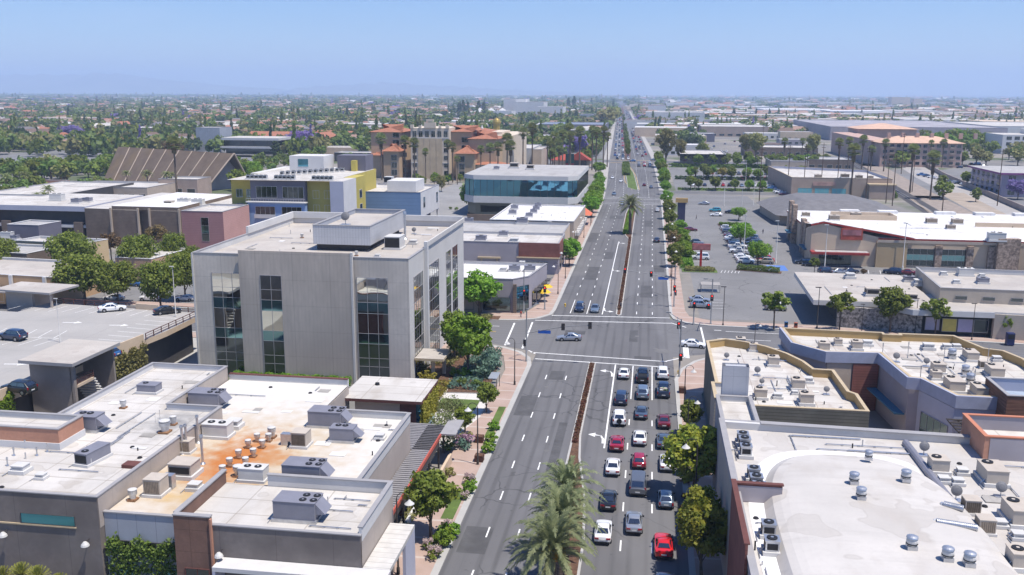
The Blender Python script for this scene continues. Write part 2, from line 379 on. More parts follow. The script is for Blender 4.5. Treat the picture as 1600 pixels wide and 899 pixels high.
def leafmat(name,c,c2,trans=.38):
 m,nt,b=base_mat(name,.6,0,.35)
 oi=N(nt,'ShaderNodeObjectInfo')
 o=mixc(nt,noise(nt,1.1,None,3,.35,.65),c,c2)
 o=mixc(nt,fmul(nt,noise(nt,7,None,2,.4,.7),.5),o,tuple(x*.62 for x in c))
 hs=N(nt,'ShaderNodeHueSaturation'); nt.links.new(o,hs.inputs['Color'])
 for (i,lo,hi) in ((0,.485,.515),(2,.8,1.2)):
  r=N(nt,'ShaderNodeMapRange'); r.inputs[3].default_value=lo; r.inputs[4].default_value=hi; nt.links.new(oi.outputs['Random'],r.inputs[0]); nt.links.new(r.outputs[0],hs.inputs[i])
 nt.links.new(hs.outputs[0],b.inputs['Base Color'])
 t=N(nt,'ShaderNodeBsdfTranslucent'); nt.links.new(hs.outputs[0],t.inputs['Color'])
 mx=N(nt,'ShaderNodeMixShader'); mx.inputs[0].default_value=trans
 nt.links.new(b.outputs[0],mx.inputs[1]); nt.links.new(t.outputs[0],mx.inputs[2]); nt.links.new(mx.outputs[0],nt.nodes['Material Output'].inputs['Surface'])
 return m
L=dict(street=leafmat('leaf_street',(0.136,0.191,0.0259),(0.295,0.34,0.0503)),glossy=leafmat('leaf_glossy',(0.145,0.213,0.0221),(0.437,0.423,0.0473)),bright=leafmat('leaf_bright',(0.146,0.287,0.0191),(0.271,0.421,0.0398)),deep=leafmat('leaf_deep',(0.127,0.196,0.0359),(0.226,0.312,0.0599)),olive=leafmat('leaf_olive',(0.229,0.227,0.0699),(0.378,0.359,0.12)),sage=leafmat('leaf_sage',(0.192,0.239,0.087),(0.313,0.351,0.131)),brown=leafmat('leaf_dry',(0.189,0.123,0.0508),(0.246,0.174,0.0725)),dark=leafmat('leaf_dark',(0.0659,0.109,0.0359),(0.118,0.174,0.0559)),purple=leafmat('leaf_jacaranda',(.24,.17,.42),(.34,.26,.55)),palm=leafmat('leaf_palm',(.19,.23,.105),(.34,.37,.18)),fan=leafmat('leaf_fan',(.20,.24,.08),(.34,.36,.15)),skirt=leafmat('leaf_skirt',(0.246,0.174,0.087),(0.319,0.232,0.131)),yellow=leafmat('leaf_yellow',(0.348,0.304,0.0435),(0.34,0.3,0.05)),agave=leafmat('leaf_agave',(0.29,0.319,0.058),(0.36,0.36,0.1)),blueg=leafmat('leaf_bluegreen',(0.131,0.246,0.189),(0.232,0.348,0.261)),flower=leafmat('petal_pink',(0.4,0.22,0.34),(0.55,0.38,0.45)),pinkwhite=leafmat('petal_pale',(0.5,0.36,0.36),(0.6,0.5,0.48)),fruit=leafmat('date_fruit',(0.5,0.26,0.02),(0.6,0.36,0.04)),red=leafmat('leaf_red',(.17,.062,.045),(.20,.11,.06)))
CARS={'sedan':dict(st=[(2.36,.66,.60,.30),(2.28,.80,.70,.24),(1.9,.88,.78,.22),(1.2,.91,.88,.22),(.85,.92,.93,.22),(0,.92,.95,.22),(-1.0,.92,.97,.22),(-1.7,.90,1.02,.24),(-2.15,.87,1.02,.28),(-2.34,.78,.96,.34),(-2.40,.70,.80,.40)],gh=(.95,.15,-.95,-1.75,1.44,.93,1.01,.80,.59),wheels=(1.42,-1.42,.33)),'coupe':dict(st=[(2.38,.70,.60,.28),(2.30,.84,.72,.22),(1.9,.92,.84,.20),(1.1,.95,.92,.20),(.65,.95,.96,.20),(0,.94,.97,.20),(-.9,.95,.99,.20),(-1.6,.96,1.03,.22),(-2.15,.92,1.06,.28),(-2.36,.84,1.02,.34),(-2.42,.78,.80,.40)],gh=(.75,-.10,-1.05,-1.85,1.36,.96,1.04,.80,.56),wheels=(1.45,-1.38,.36)),'hatch':dict(st=[(2.0,.64,.60,.30),(1.92,.78,.72,.24),(1.5,.85,.82,.22),(1.0,.87,.93,.22),(0,.88,.97,.22),(-1.2,.88,1.0,.24),(-1.8,.86,1.0,.28),(-1.98,.80,.92,.34),(-2.04,.72,.78,.4)],gh=(1.0,.25,-1.35,-1.92,1.50,.92,1.0,.78,.60),wheels=(1.28,-1.28,.32)),'suv':dict(st=[(2.36,.70,.72,.36),(2.28,.84,.90,.30),(1.95,.92,1.02,.28),(1.3,.95,1.10,.28),(.9,.95,1.14,.28),(0,.95,1.16,.28),(-1.2,.95,1.18,.28),(-2.0,.94,1.18,.30),(-2.28,.90,1.14,.34),(-2.38,.84,1.0,.40)],gh=(1.05,.35,-1.75,-2.26,1.76,1.12,1.17,.84,.68),wheels=(1.48,-1.45,.38)),'pickup':dict(st=[(2.85,.78,.82,.42),(2.76,.90,1.04,.36),(2.3,.97,1.14,.34),(1.6,.99,1.18,.34),(1.2,.99,1.2,.34),(0,.99,1.2,.34),(-.6,.99,1.22,.34),(-.95,.99,1.22,.34),(-2.6,.99,1.22,.38),(-2.80,.97,1.18,.42),(-2.84,.94,1.0,.45)],gh=(1.25,.65,-.62,-.86,1.86,1.2,1.21,.86,.72),wheels=(1.85,-1.75,.42),bed=(-2.66,-1.0)),'van':dict(st=[(2.5,.74,.80,.34),(2.42,.88,.98,.28),(2.0,.96,1.12,.26),(1.5,.98,1.2,.26),(0,.99,1.22,.26),(-1.8,.99,1.22,.28),(-2.35,.97,1.22,.32),(-2.5,.92,1.05,.38)],gh=(1.7,1.0,-2.0,-2.42,1.95,1.15,1.21,.90,.78),wheels=(1.6,-1.6,.36)),}
def bil(a,b,c,d,u,v,n=.012):
 """point on quad a(0,0) b(1,0) c(1,1) d(0,1), pushed out along the normal"""
 a,b,c,d=map(Vector,(a,b,c,d)); nn=(b-a).cross(d-a).normalized()
 return tuple((a*(1-u)*(1-v)+b*u*(1-v)+c*u*v+d*(1-u)*v)+nn*n)
def slab(mb,q,n=.014,mi=0):
 """thin closed pane on four world points"""
 a,b,c,d=map(Vector,q); nn=(b-a).cross(d-a).normalized()*n
 lo=[a,b,c,d]; hi=[p+nn for p in lo]
 mb.poly(hi,mi)
 for i in range(4):
  j=(i+1)%4; mb.poly([lo[i],lo[j],hi[j],hi[i]],mi)
def car_meshes(kind):
 D=CARS[kind]; out={}
 b=MB(); prof=[]
 for (y,hw,zt,zb) in D['st']:
  mid=zb+(zt-zb)*.5
  half=[(0,zb),(hw*.86,zb),(hw*.97,zb+.10),(hw,mid),(hw*.985,zt-.16),(hw*.93,zt-.05),(hw*.80,zt),(hw*.4,zt+.035),(0,zt+.045)]
  prof.append([(x,y,z) for x,z in half]+[(-x,y,z) for x,z in reversed(half[1:-1])])
 k=len(prof[0])
 for p in prof:b.v+=p
 for i in range(len(prof)-1):
  for j in range(k):
   q=(j+1)%k; b.f.append((i*k+j,i*k+q,(i+1)*k+q,(i+1)*k+j)); b.m.append(0)
 b.f.append(tuple(reversed(range(k)))); b.m.append(0)
 b.f.append(tuple((len(prof)-1)*k+j for j in range(k))); b.m.append(0)
 yc,yf,yr,yb,zr,bf,br,wb,wt=D['gh']
 rings=[]
 def ring_(y,z0,w0,z1,w1): return [(w0,y,z0),(w1+(w0-w1)*.12,y,z1-.09),(w1,y,z1-.02),(w1*.5,y,z1+.02),(0,y,z1+.03)]
 A0,A1=(yc,bf),(yf,zr)
 secs=[(yc,bf-.04,wb,bf,wb*.98),(yf+.02,bf-.04,wb,zr-.02,wt),((yf+yr)/2,(bf+br)/2-.04,wb,zr+.02,wt),(yr,br-.04,wb,zr-.03,wt*.97),(yb,br-.04,wb*.96,br,wb*.92)]
 g=[]
 for (y,z0,w0,z1,w1) in secs:
  h=ring_(y,z0,w0,max(z1,z0+.03),w1) if z1>z0+.12 else [(w0,y,z0),(w1,y,z0+.01),(w1*.9,y,z0+.02),(w1*.5,y,z0+.03),(0,y,z0+.04)]
  g.append(h+[(-x,yy,z) for x,yy,z in reversed(h[:-1])])
 n0=len(b.v); gk=len(g[0])
 for q in g:b.v+=q
 for i in range(len(g)-1):
  for j in range(gk-1):
   b.f.append((n0+i*gk+j,n0+i*gk+j+1,n0+(i+1)*gk+j+1,n0+(i+1)*gk+j)); b.m.append(0)
 yw=D['wheels']; hw=max(s[1] for s in D['st'])
 for y in yw[:2]:
  for s in (-1,1):b.tube((s*(hw-.25),y,yw[2]+.02),(s*(hw+.004),y,yw[2]+.02),yw[2]+.07,None,14,1)
 if 'bed' in D:
  y0,y1=D['bed']; b.box(-.78,y0,1.19,.78,y1,1.275,1)
 out['body']=b
 F= lambda s:None
 ws=MB(); a_,b_,c_,d_=(-wb*.98,yc,bf+.03),(wb*.98,yc,bf+.03),(wt*.98,yf,zr),(-wt*.98,yf,zr)
 q=[b_,a_,d_,c_]; slab(ws,[bil(*q,u,v,.012) for u,v in ((.06,.07),(.94,.07),(.95,.90),(.05,.90))])
 out['windscreen']=ws
 rw=MB(); q=[(-wb*.94,yb,br+.03),(wb*.94,yb,br+.03),(wt*.95,yr,zr-.02),(-wt*.95,yr,zr-.02)]
 slab(rw,[bil(*q,u,v,.012) for u,v in ((.08,.12),(.92,.12),(.93,.88),(.07,.88))])
 out['rear_window']=rw
 for s,nm in ((1,'side_window'),(-1,'side_window ')):
  m_=MB(); ym=(yf+yr)/2+.1
  def P_(y,z):
   t=(z-.95)/(zr-.95); w=wb+(wt-wb)*min(1,max(0,(z-bf)/(zr-bf))); return (s*(w+.012),y,z)
  zl,zh=bf+.06,zr-.11
  for (ya,yb_,yc_,yd_) in ((yc-.30,ym+.04,ym+.04,yf-.10),(ym-.04,yb+.38,yr+.10,ym-.04)):
   quad=[P_(ya,zl),P_(yb_,zl),P_(yc_,zh),P_(yd_,zh)]
   if s>0:quad=[quad[1],quad[0],quad[3],quad[2]]
   slab(m_,quad,.014)
  out[nm]=m_
 for i,(y,s) in enumerate(((yw[0],1),(yw[0],-1),(yw[1],1),(yw[1],-1))):
  m_=MB(); r=yw[2]
  m_.tube((s*(hw-.20),y,r),(s*(hw+.02),y,r),r,None,16,0); m_.tube((s*(hw+.0),y,r),(s*(hw+.032),y,r),r*.62,None,10,1)
  out['wheel%d'%i]=m_
 yF,yR=D['st'][1],D['st'][-2]
 for s in (1,-1):
  m_=MB(); z=yF[2]-.14; m_.obox(s*yF[1]*.80,yF[0]+.02,z-.06,.34,.12,.14,-s*.35); out['head%d'%s]=m_
  m_=MB(); z=yR[2]-.20
  if kind in ('suv','van','hatch'):m_.obox(s*yR[1]*.90,yR[0]-.045,z-.10,.18,.10,.32,s*.3)
  elif kind=='pickup':m_.obox(s*yR[1]*.94,yR[0]-.05,z-.12,.15,.08,.36,0)
  else :m_.obox(s*yR[1]*.78,yR[0]-.03,z-.02,.44,.10,.17,s*.22)
  out['tail%d'%s]=m_
  m_=MB(); m_.obox(s*(wb+.17),yc-.42,bf+.0,.20,.14,.15,s*.2); out['mirror%d'%s]=m_
 m_=MB(); m_.box(-.27,D['st'][-1][0]-.02,.60,.27,D['st'][-1][0]+.02,.74); out['plate']=m_
 m_=MB(); m_.box(-hw*.80,D['st'][-1][0]-.03,.34,hw*.80,D['st'][-1][0]+.10,.50); out['bumper']=m_
 return out
PART={'body':('body',['paint','blk']),'windscreen':('windscreen',['gl']),'rear_window':('rear_window',['gl']),'side_window':('side_window',['gl']),'side_window ':('side_window',['gl']),'wheel0':('wheel',['ty','rim']),'wheel1':('wheel',['ty','rim']),'wheel2':('wheel',['ty','rim']),'wheel3':('wheel',['ty','rim']),'head1':('headlight',['hd']),'head-1':('headlight',['hd']),'tail1':('taillight',['tl']),'tail-1':('taillight',['tl']),'mirror1':('wing_mirror',['blk']),'mirror-1':('wing_mirror',['blk']),'plate':('number_plate',['pl']),'bumper':('bumper',['blk'])}
MM=dict(paint=P['paint'],blk=m_trimblk,gl=g_car,ty=m_tyre,rim=m_rim,hd=m_head,tl=m_tail,pl=m_plate)
CAR,CARFAR={},{}
for kd in CARS:
 ms=car_meshes(kd); CAR[kd]=[]
 for k,mb in ms.items():
  nm,mt=PART[k]; CAR[kd].append((nm,mb.mesh('%s_%s'%(kd,nm),[MM[x] for x in mt],35),None))
 big=MB(); keys=['paint','blk','gl','ty','hd','tl']
 for k,mb in ms.items():
  if k in ('plate','bumper','mirror1','mirror-1'):continue
  mt=PART[k][1]; n=len(big.v); big.v+=mb.v; big.f+=[tuple(i+n for i in f) for f in mb.f]; big.m+=[keys.index(mt[m] if mt[m]!='rim' else 'ty') for m in mb.m]
 CARFAR[kd]=[(None,big.mesh(kd+'_small',[MM[x] for x in keys],35),None)]
KNAME=dict(sedan='sedan',coupe='coupe',hatch='hatchback',suv='suv',pickup='pickup_truck',van='minivan')
def car(kind,colr,x,y,rot,label,group,far=False,z=.02,s=1.0):
 rot=rot+rnd.uniform(-.02,.02)
 cat={'pickup':'pickup truck','van':'van','suv':'suv'}.get(kind,'car')
 return place((CARFAR if far else CAR)[kind],KNAME[kind],label,cat,(x,y,z),rot,s,group,P[colr])
def quads_mesh(name,C,A,B,mats,mi=None,extra=None):
 """N quads with centres C and half axes A, B -> mesh (numpy); extra = MB appended"""
 n=len(C); V=np.empty((n,4,3),np.float32)
 V[:,0]=C-A-B; V[:,1]=C+A-B; V[:,2]=C+A+B; V[:,3]=C-A+B
 V=V.reshape(-1,3); me=bpy.data.meshes.new(name)
 me.vertices.add(len(V)); me.vertices.foreach_set('co',V.ravel())
 me.loops.add(n*4); me.loops.foreach_set('vertex_index',np.arange(n*4,dtype=np.int32))
 me.polygons.add(n); me.polygons.foreach_set('loop_start',np.arange(0,n*4,4,dtype=np.int32)); me.polygons.foreach_set('loop_total',np.full(n,4,np.int32))
 for m in mats:me.materials.append(m)
 if mi is not None:me.polygons.foreach_set('material_index',mi)
 me.update(calc_edges=True); return me
def leaf_arrays(clumps,n,leaf,seed,up=.35,hollow=.55):
 g=np.random.default_rng(seed); cl=np.array(clumps,np.float64)
 w=cl[:,3]**2; idx=g.choice(len(cl),n,p=w/w.sum())
 d=g.normal(size=(n,3)); d/=np.linalg.norm(d,axis=1)[:,None]
 r=(hollow+(1-hollow)*g.random(n))*(1+.12*g.normal(size=n))
 C=cl[idx,:3]+d*(cl[idx,3]*r)[:,None]*np.array([1,1,.8])
 nrm=d*.8+g.normal(size=(n,3))*.55+np.array([0,0,up]); nrm/=np.linalg.norm(nrm,axis=1)[:,None]
 t=g.normal(size=(n,3)); A=np.cross(nrm,t); A/=np.linalg.norm(A,axis=1)[:,None]; B=np.cross(nrm,A)
 s=leaf*(.6+.8*g.random(n))
 return C,A*s[:,None]*.5,B*(s*.36)[:,None]
def crown_clumps(Rr,H0,H1,n,seed,shape='round'):
 q=random.Random(seed); out=[]
 zc,hz=(H0+H1)/2,(H1-H0)/2
 for i in range(n):
  t=(i+.5)/n; ph=i*2.39996+q.random()
  zz=1-2*t; rr=math.sqrt(max(0,1-zz*zz))
  k=q.uniform(.55,.80)
  x,y,z=rr*math.cos(ph)*k,rr*math.sin(ph)*k,zz*k
  if shape=='cone':f=(1-(z+1)/2)*1.15+.12; x*=f; y*=f
  if shape=='vase':f=.55+.45*(z+1)/2*1.4; x*=f; y*=f
  cr=Rr*q.uniform(.26,.44)*(.7 if shape=='cone' else 1)
  out.append((x*Rr,y*Rr,zc+z*hz,cr))
 out.append((0,0,zc,Rr*.4)); return out
def tree_tpl(key,Rr,Ht,trunk,leafm,nleaf,leaf,ncl=14,shape='round',seed=1,tr=.16,bk=None,open_=0):
 cl=crown_clumps(Rr,trunk,Ht,ncl,seed,shape)
 if open_:cl=[(x,y,z,r*(1-open_)) for x,y,z,r in cl]
 C,A,B=leaf_arrays(cl,nleaf,leaf,seed)
 crown=quads_mesh(key+'_crown',C,A,B,[L[leafm]])
 q=random.Random(seed); t=MB(); jx,jy=q.uniform(-.2,.2),q.uniform(-.2,.2); top=(jx,jy,trunk+(Ht-trunk)*.25)
 t.tube((0,0,-.1),(jx*.5,jy*.5,trunk*.6),tr*1.25,tr,8); t.tube((jx*.5,jy*.5,trunk*.6),top,tr,tr*.7,8)
 for (x,y,z,r) in cl[::max(1,len(cl)//9)]:t.tube((jx*.5,jy*.5,trunk*.62) if z<Ht*.6 else top,(x*.8,y*.8,z),tr*.45,tr*.12,5)
 return [('trunk',t.mesh(key+'_trunk',[bk or bark],60),None),('crown',crown,None)]
def far_tpl(key,tpl):
 return tpl
TREE={}
def fam(key,n,*a,**k):
 TREE[key]=[tree_tpl('%s%d'%(key,i),*a,seed=100*(len(TREE)+1)+i,**k) for i in range(n)]
fam('street',3,2.6,7.0,2.4,'street',3600,.30,ncl=18)
fam('glossy',3,3.2,8.6,2.3,'glossy',6500,.30,ncl=22)
fam('young',3,1.7,5.6,2.6,'street',900,.30,ncl=11,tr=.09,open_=.1)
fam('sycamore',3,5.6,11.5,3.4,'street',6500,.42,ncl=26,tr=.24)
fam('bright',3,3.2,7.6,2.2,'bright',3200,.34,ncl=18)
fam('ball',2,3.4,6.8,2.6,'bright',3600,.30,ncl=22,tr=.2)
fam('olive',3,4.4,10.5,3.0,'olive',3000,.42,ncl=20,tr=.22)
fam('airy',2,2.3,4.6,1.6,'sage',1500,.16,ncl=14,tr=.08)
fam('bare',1,1.3,3.4,.9,'sage',60,.12,ncl=12,tr=.06)
fam('eucalypt',2,6.0,19.0,6.0,'olive',3200,.60,ncl=20,tr=.4,shape='vase')
fam('drytree',2,3.0,8.5,4.0,'brown',1500,.36,ncl=14,tr=.16)
fam('jacaranda',2,5.0,9.5,3.0,'purple',2400,.50,ncl=18,tr=.2)
fam('conifer',2,3.0,14,1.5,'dark',2200,.5,ncl=22,tr=.2,shape='cone')
fam('yellow',1,2.0,4.6,1.8,'yellow',1100,.28,ncl=12,tr=.1)
fam('fa',4,5.0,10,2.5,'deep',330,1.15,ncl=14,tr=.3)
fam('fb',3,4.4,9,2.2,'street',300,1.1,ncl=12,tr=.3)
fam('fc',3,5.4,12,2.5,'dark',330,1.2,ncl=14,tr=.3)
fam('fo',2,5.0,10,2.5,'olive',300,1.15,ncl=13,tr=.3)
fam('fp',2,5.0,9,2.5,'purple',300,1.1,ncl=13,tr=.3)
fam('fcone',2,2.6,16,1.0,'dark',260,1.2,ncl=16,tr=.3,shape='cone')
def frond_quads(n,length,droop,leaflet,seed,spread=(-.2,1.25),fan=False,nl=22,lean=.62):
 """pinnate fronds: rachis quads plus leaflets along both sides"""
 g=random.Random(seed); C,A,B=[],[],[]
 for i in range(n):
  az=i*2.39996+g.uniform(-.2,.2); el=spread[0]+(spread[1]-spread[0])*((i+.5)/n)**.8
  Ln=length*g.uniform(.85,1.1); p=Vector((0,0,0)); d0=Vector((math.cos(az)*math.cos(el),math.sin(az)*math.cos(el),math.sin(el)))
  side=Vector((-math.sin(az),math.cos(az),0)); seg=9; st=Ln/seg; pts=[p.copy()]; dirs=[]
  for k in range(seg):
   d=(d0+Vector((0,0,-droop*((k+.5)/seg)**1.6))).normalized(); p=p+d*st; pts.append(p.copy()); dirs.append(d)
  for k in range(seg):
   m_=(pts[k]+pts[k+1])/2; C.append(m_); A.append(dirs[k]*st*.52); B.append(side*.035)
  for j in range(nl):
   t=.12+.88*(j+g.random()*.5)/nl; k=min(seg-1,int(t*seg)); f=t*seg-k; base=pts[k].lerp(pts[k+1],f); d=dirs[k]
   ll=leaflet*math.sin(math.pi*min(1,.18+t*.80))*g.uniform(.8,1.15)
   upv=side.cross(d).normalized()
   for s in (-1,1):
    v=(side*s*.75+d*lean+upv*g.uniform(-.15,.45)).normalized()
    C.append(base+v*ll/2); A.append(v*ll/2); B.append(d*(.03 if nl>40 else .045)*(1+leaflet*.2))
 return np.array(C),np.array(A),np.array(B)
def palm_trunk(h,r0,r1,bulge=0):
 t=MB(); k=9
 t.lathe(0,0,[((r0+(r1-r0)*i/k)*(1+(.08 if i%2 else -.04))+(bulge if i==k else 0),-.1+h*i/k) for i in range(k+1)],12); return t
def date_palm(key,h,seed):
 C,A,B=frond_quads(50,4.6,1.35,.62,seed,(-.30,1.38),nl=54,lean=.95); C=C+np.array([0,0,h])
 fr=quads_mesh(key+'_fronds',C,A,B,[L['palm']])
 g=random.Random(seed); f=MB()
 for i in range(7):
  a=g.uniform(0,6.28); p=Vector((0,0,h-.1)); q=p+Vector((math.cos(a)*1.0,math.sin(a)*1.0,.35)); f.tube(p,q,.05,.04,5)
  for j in range(14):s=q+Vector((g.uniform(-.2,.2),g.uniform(-.2,.2),-g.uniform(.2,.8))); f.tube(q,s,.03,.05,4)
 return [('trunk',palm_trunk(h,.42,.34,.16).mesh(key+'_trunk',[bark_palm],60),None),('crown',fr,None),('fruit_cluster',f.mesh(key+'_fruit',[L['fruit']]),None)]
TREE['date']=[date_palm('date%d'%i,7.2,40+i) for i in range(3)]
def fan_palm(key,h,seed,n=34,rad=1.25,skirt=1.3):
 g=np.random.default_rng(seed); C,A,B=[],[],[]
 for i in range(n):
  az=i*2.4; el=-.7+2.1*(i+.5)/n; d=Vector((math.cos(az)*math.cos(el),math.sin(az)*math.cos(el),math.sin(el)))
  side=Vector((-math.sin(az),math.cos(az),0)); up=side.cross(d)
  o=d*rad*.75
  for k in range(9):
   a=(k-4)*.30; v=d*math.cos(a)+side*math.sin(a); ll=rad*.85
   C.append(o+v*ll/2+Vector((0,0,h-abs(a)*.12))); A.append(v*ll/2); B.append((side*math.cos(a)-d*math.sin(a))*.12)
  C.append(o/2+Vector((0,0,h))); A.append(o/2); B.append(side*.03)
 fr=quads_mesh(key+'_fronds',np.array(C),np.array(A),np.array(B),[L['fan']])
 C,A,B=[],[],[]
 for i in range(90):
  z=h-.3-g.random()*skirt; a=g.random()*6.28; d=Vector((math.cos(a),math.sin(a),0)); s=Vector((-d.y,d.x,0))
  C.append(d*(.38+.1*g.random())+Vector((0,0,z))); A.append(s*.22); B.append(Vector((d.x*.15,d.y*.15,-.45)))
 sk=quads_mesh(key+'_skirt',np.array(C),np.array(A),np.array(B),[L['skirt']])
 return [('trunk',palm_trunk(h,.30,.19).mesh(key+'_trunk',[bark_palm],60),None),('crown',fr,None),('dead_frond_skirt',sk,None)]
TREE['fan']=[fan_palm('fan%d'%i,(15,17,13.5)[i],60+i,skirt=(1.4,1.8,2.6)[i],rad=1.5) for i in range(3)]
TREE['fanbig']=[fan_palm('fanbig',14,66,skirt=5.0,rad=1.8,n=40)]
def queen_palm(key,h,seed):
 C,A,B=frond_quads(26,3.0,1.3,.5,seed,(-.2,1.2),nl=16)
 return [('trunk',palm_trunk(h,.22,.15).mesh(key+'_trunk',[bark_palm],60),None),('crown',quads_mesh(key+'_fronds',C+np.array([0,0,h]),A,B*1.6,[L['fan']]),None)]
TREE['queen']=[queen_palm('queen%d'%i,(7,8.5)[i],80+i) for i in range(2)]
def agave_tpl(key,seed,rad=1.0,m='agave'):
 g=random.Random(seed); C,A,B=[],[],[]
 for i in range(90):
  az=i*2.4; el=-.05+1.5*((i+.5)/90); d=Vector((math.cos(az)*math.cos(el),math.sin(az)*math.cos(el),math.sin(el))); s=Vector((-math.sin(az),math.cos(az),0))
  C.append(d*rad*.5+Vector((0,0,.5))); A.append(d*rad*.5); B.append(s*.04)
 t=MB(); t.tube((0,0,-7),(0,0,.5),.16,.12,7)
 return [('foliage',quads_mesh(key,np.array(C),np.array(A),np.array(B),[L[m]]),None),('trunk',t.mesh(key+'_trunk',[bark_palm],60),None)]
AGAVE=[agave_tpl('agave%d'%i,i) for i in range(2)]
def shrub_tpl(key,Rr,H,m,n,leaf,seed,fl=None):
 cl=[(x,y,z,r) for x,y,z,r in crown_clumps(Rr,0,H,9,seed)]
 C,A,B=leaf_arrays(cl,n,leaf,seed); mi=None; mats=[L[m]]
 if fl:
  mats.append(L[fl]); g=np.random.default_rng(seed); mi=(g.random(n)<.38).astype(np.int32)
 return [(None,quads_mesh(key,C,A,B,mats,mi),None)]
SHRUB=dict(green=shrub_tpl('shrub_g',.9,1.2,'bright',520,.16,1),dark=shrub_tpl('shrub_d',.8,1.0,'deep',420,.16,2),yellow=shrub_tpl('shrub_y',1.1,1.3,'yellow',520,.18,3),purple=shrub_tpl('shrub_p',1.1,1.4,'blueg',620,.15,4,'flower'),rose=shrub_tpl('shrub_r',.8,1.2,'street',480,.13,5,'pinkwhite'),blue=shrub_tpl('shrub_b',1.2,1.5,'blueg',620,.18,6),red=shrub_tpl('shrub_red',.6,.8,'red',300,.14,7),olive=shrub_tpl('shrub_o',1.2,1.1,'olive',520,.18,8))
def tree(key,name,x,y,h,label,group=None,cat='tree',z=0,i=None,rot=None,wide=1.0):
 v=TREE[key]; i=rnd.randrange(len(v)) if i is None else i
 base={'street':7.0,'glossy':8.6,'young':5.6,'sycamore':11.5,'bright':7.6,'ball':6.8,'olive':10.5,'airy':4.6,'bare':3.4,'eucalypt':19,'drytree':8.5,'jacaranda':9.5,'conifer':14,'yellow':4.6,'fa':10,'fb':9,'fc':12,'fo':10,'fp':9,'fcone':16,'date':8,'fan':(15,17,13.5)[i%3],'fanbig':14,'queen':(7,8.5)[i%2]}[key]
 s=h/base
 return place(v[i],name,label,cat,(x,y,z),rnd.uniform(0,6.28) if rot is None else rot,(s*wide,s*wide,s),group)
def shrub(key,x,y,s,label,group=None,name='shrub',z=0):
 return place(SHRUB[key],name,label,'shrub',(x,y,z),rnd.uniform(0,6.28),s if isinstance(s,tuple) else (s,s,s),group)
def hedge(name,x0,y0,x1,y1,w,h,m,label,seed=1,dens=70,z=0,cat='hedge',leaf=.2,group=None):
 g=np.random.default_rng(seed); Ln=math.hypot(x1-x0,y1-y0); n=int(max(200,dens*Ln*(w+2*h)))
 u=np.array([(x1-x0)/Ln,(y1-y0)/Ln,0]); s=np.array([-u[1],u[0],0])
 a=g.random(n)*Ln; b=(g.random(n)-.5); c=g.random(n)
 k=g.random(n); b=np.where(k<.33,np.sign(b)*.5,b); c=np.where((k>=.33)&(k<.7),1.0,c)
 C=a[:,None]*u+(b*w*(1+.15*g.normal(size=n)))[:,None]*s+np.stack([0*a,0*a,c*h*(1+.08*g.normal(size=n)+.1*np.sin(a*2.3))],1)
 nr=g.normal(size=(n,3))+np.array([0,0,.5]); nr/=np.linalg.norm(nr,axis=1)[:,None]; t=g.normal(size=(n,3)); A=np.cross(nr,t); A/=np.linalg.norm(A,axis=1)[:,None]; B=np.cross(nr,A)
 sz=leaf*(.7+.6*g.random(n))
 o=bpy.data.objects.new(name,quads_mesh(name,C,A*sz[:,None]*.5,B*sz[:,None]*.4,[L[m]])); col.objects.link(o); o.location=(x0,y0,z)
 return tag(o,label,cat,group)
g=MB(); g.poly([(-40000,-300,0),(40000,-300,0),(40000,60000,0),(-40000,60000,0)]); setting('ground',g,ground_m)
def lerp_tab(tab,y):
 if y<=tab[0][0]: return tab[0][1]
 for (a,b),(c,d) in zip(tab[:-1],tab[1:]):
  if y<=c: return b+(d-b)*(y-a)/(c-a)
 return tab[-1][1]
LT=[(40,-19.15),(395,-19.5),(430,-20.0),(480,-21.5),(550,-24.1),(669,-28.5),(5200,-178),(9000,-303)]
RT=[(40,5.2),(395,5.3),(430,5.1),(480,4.6),(550,3.5),(675,1.5),(5200,-147),(9000,-271)]
XL= lambda y:lerp_tab(LT,y); XR= lambda y:lerp_tab(RT,y)
YS=[40,120,200,300,395,412,430,455,480,515,550,600,640,675,800,1200,2000,3500,5200,9000]
def strip(mb,ys,fa,fb,z,mi=0):
 for y0,y1 in zip(ys[:-1],ys[1:]):mb.poly([(fa(y0),y0,z),(fb(y0),y0,z),(fb(y1),y1,z),(fa(y1),y1,z)],mi)
g=MB(); strip(g,YS,XL,XR,.02); setting('road',g,asphalt)
def street(pts,w,z,name='road',m=asphalt_cross):
 g=MB()
 for (x0,y0),(x1,y1) in zip(pts[:-1],pts[1:]):
  d=Vector((x1-x0,y1-y0)).normalized(); n=Vector((-d.y,d.x))*w/2
  g.poly([(x0-n.x,y0-n.y,z),(x1-n.x,y1-n.y,z),(x1+n.x,y1+n.y,z),(x0+n.x,y0+n.y,z)])
 return setting(name,g,m)
g=MB(); g.poly([(-420,166.5,.012),(-28,166.5,.012),(-15,160,.012),(0,160,.012),(12,166,.012),(45,169,.012),(120,162,.012),(120,178,.012),(45,185,.012),(10,188,.012),(0,196,.012),(-15,196,.012),(-26,184.5,.012),(-420,184.5,.012)]); setting('road',g,asphalt_cross)
street([(-260,276),(-118,276)],15,.012)
street([(-50,452),(400,449)],11,.012)
street([(-400,655),(500,655)],22,.012)
street([(109,250),(128,474),(150,700),(210,1100),(330,1900)],15,.012,'road',railbed)
street([(134,330),(158,560),(178,700),(240,1100)],15,.016,'road',mat('pale_road',(.36,.34,.32),.9,.1,.1,1))
g=MB()
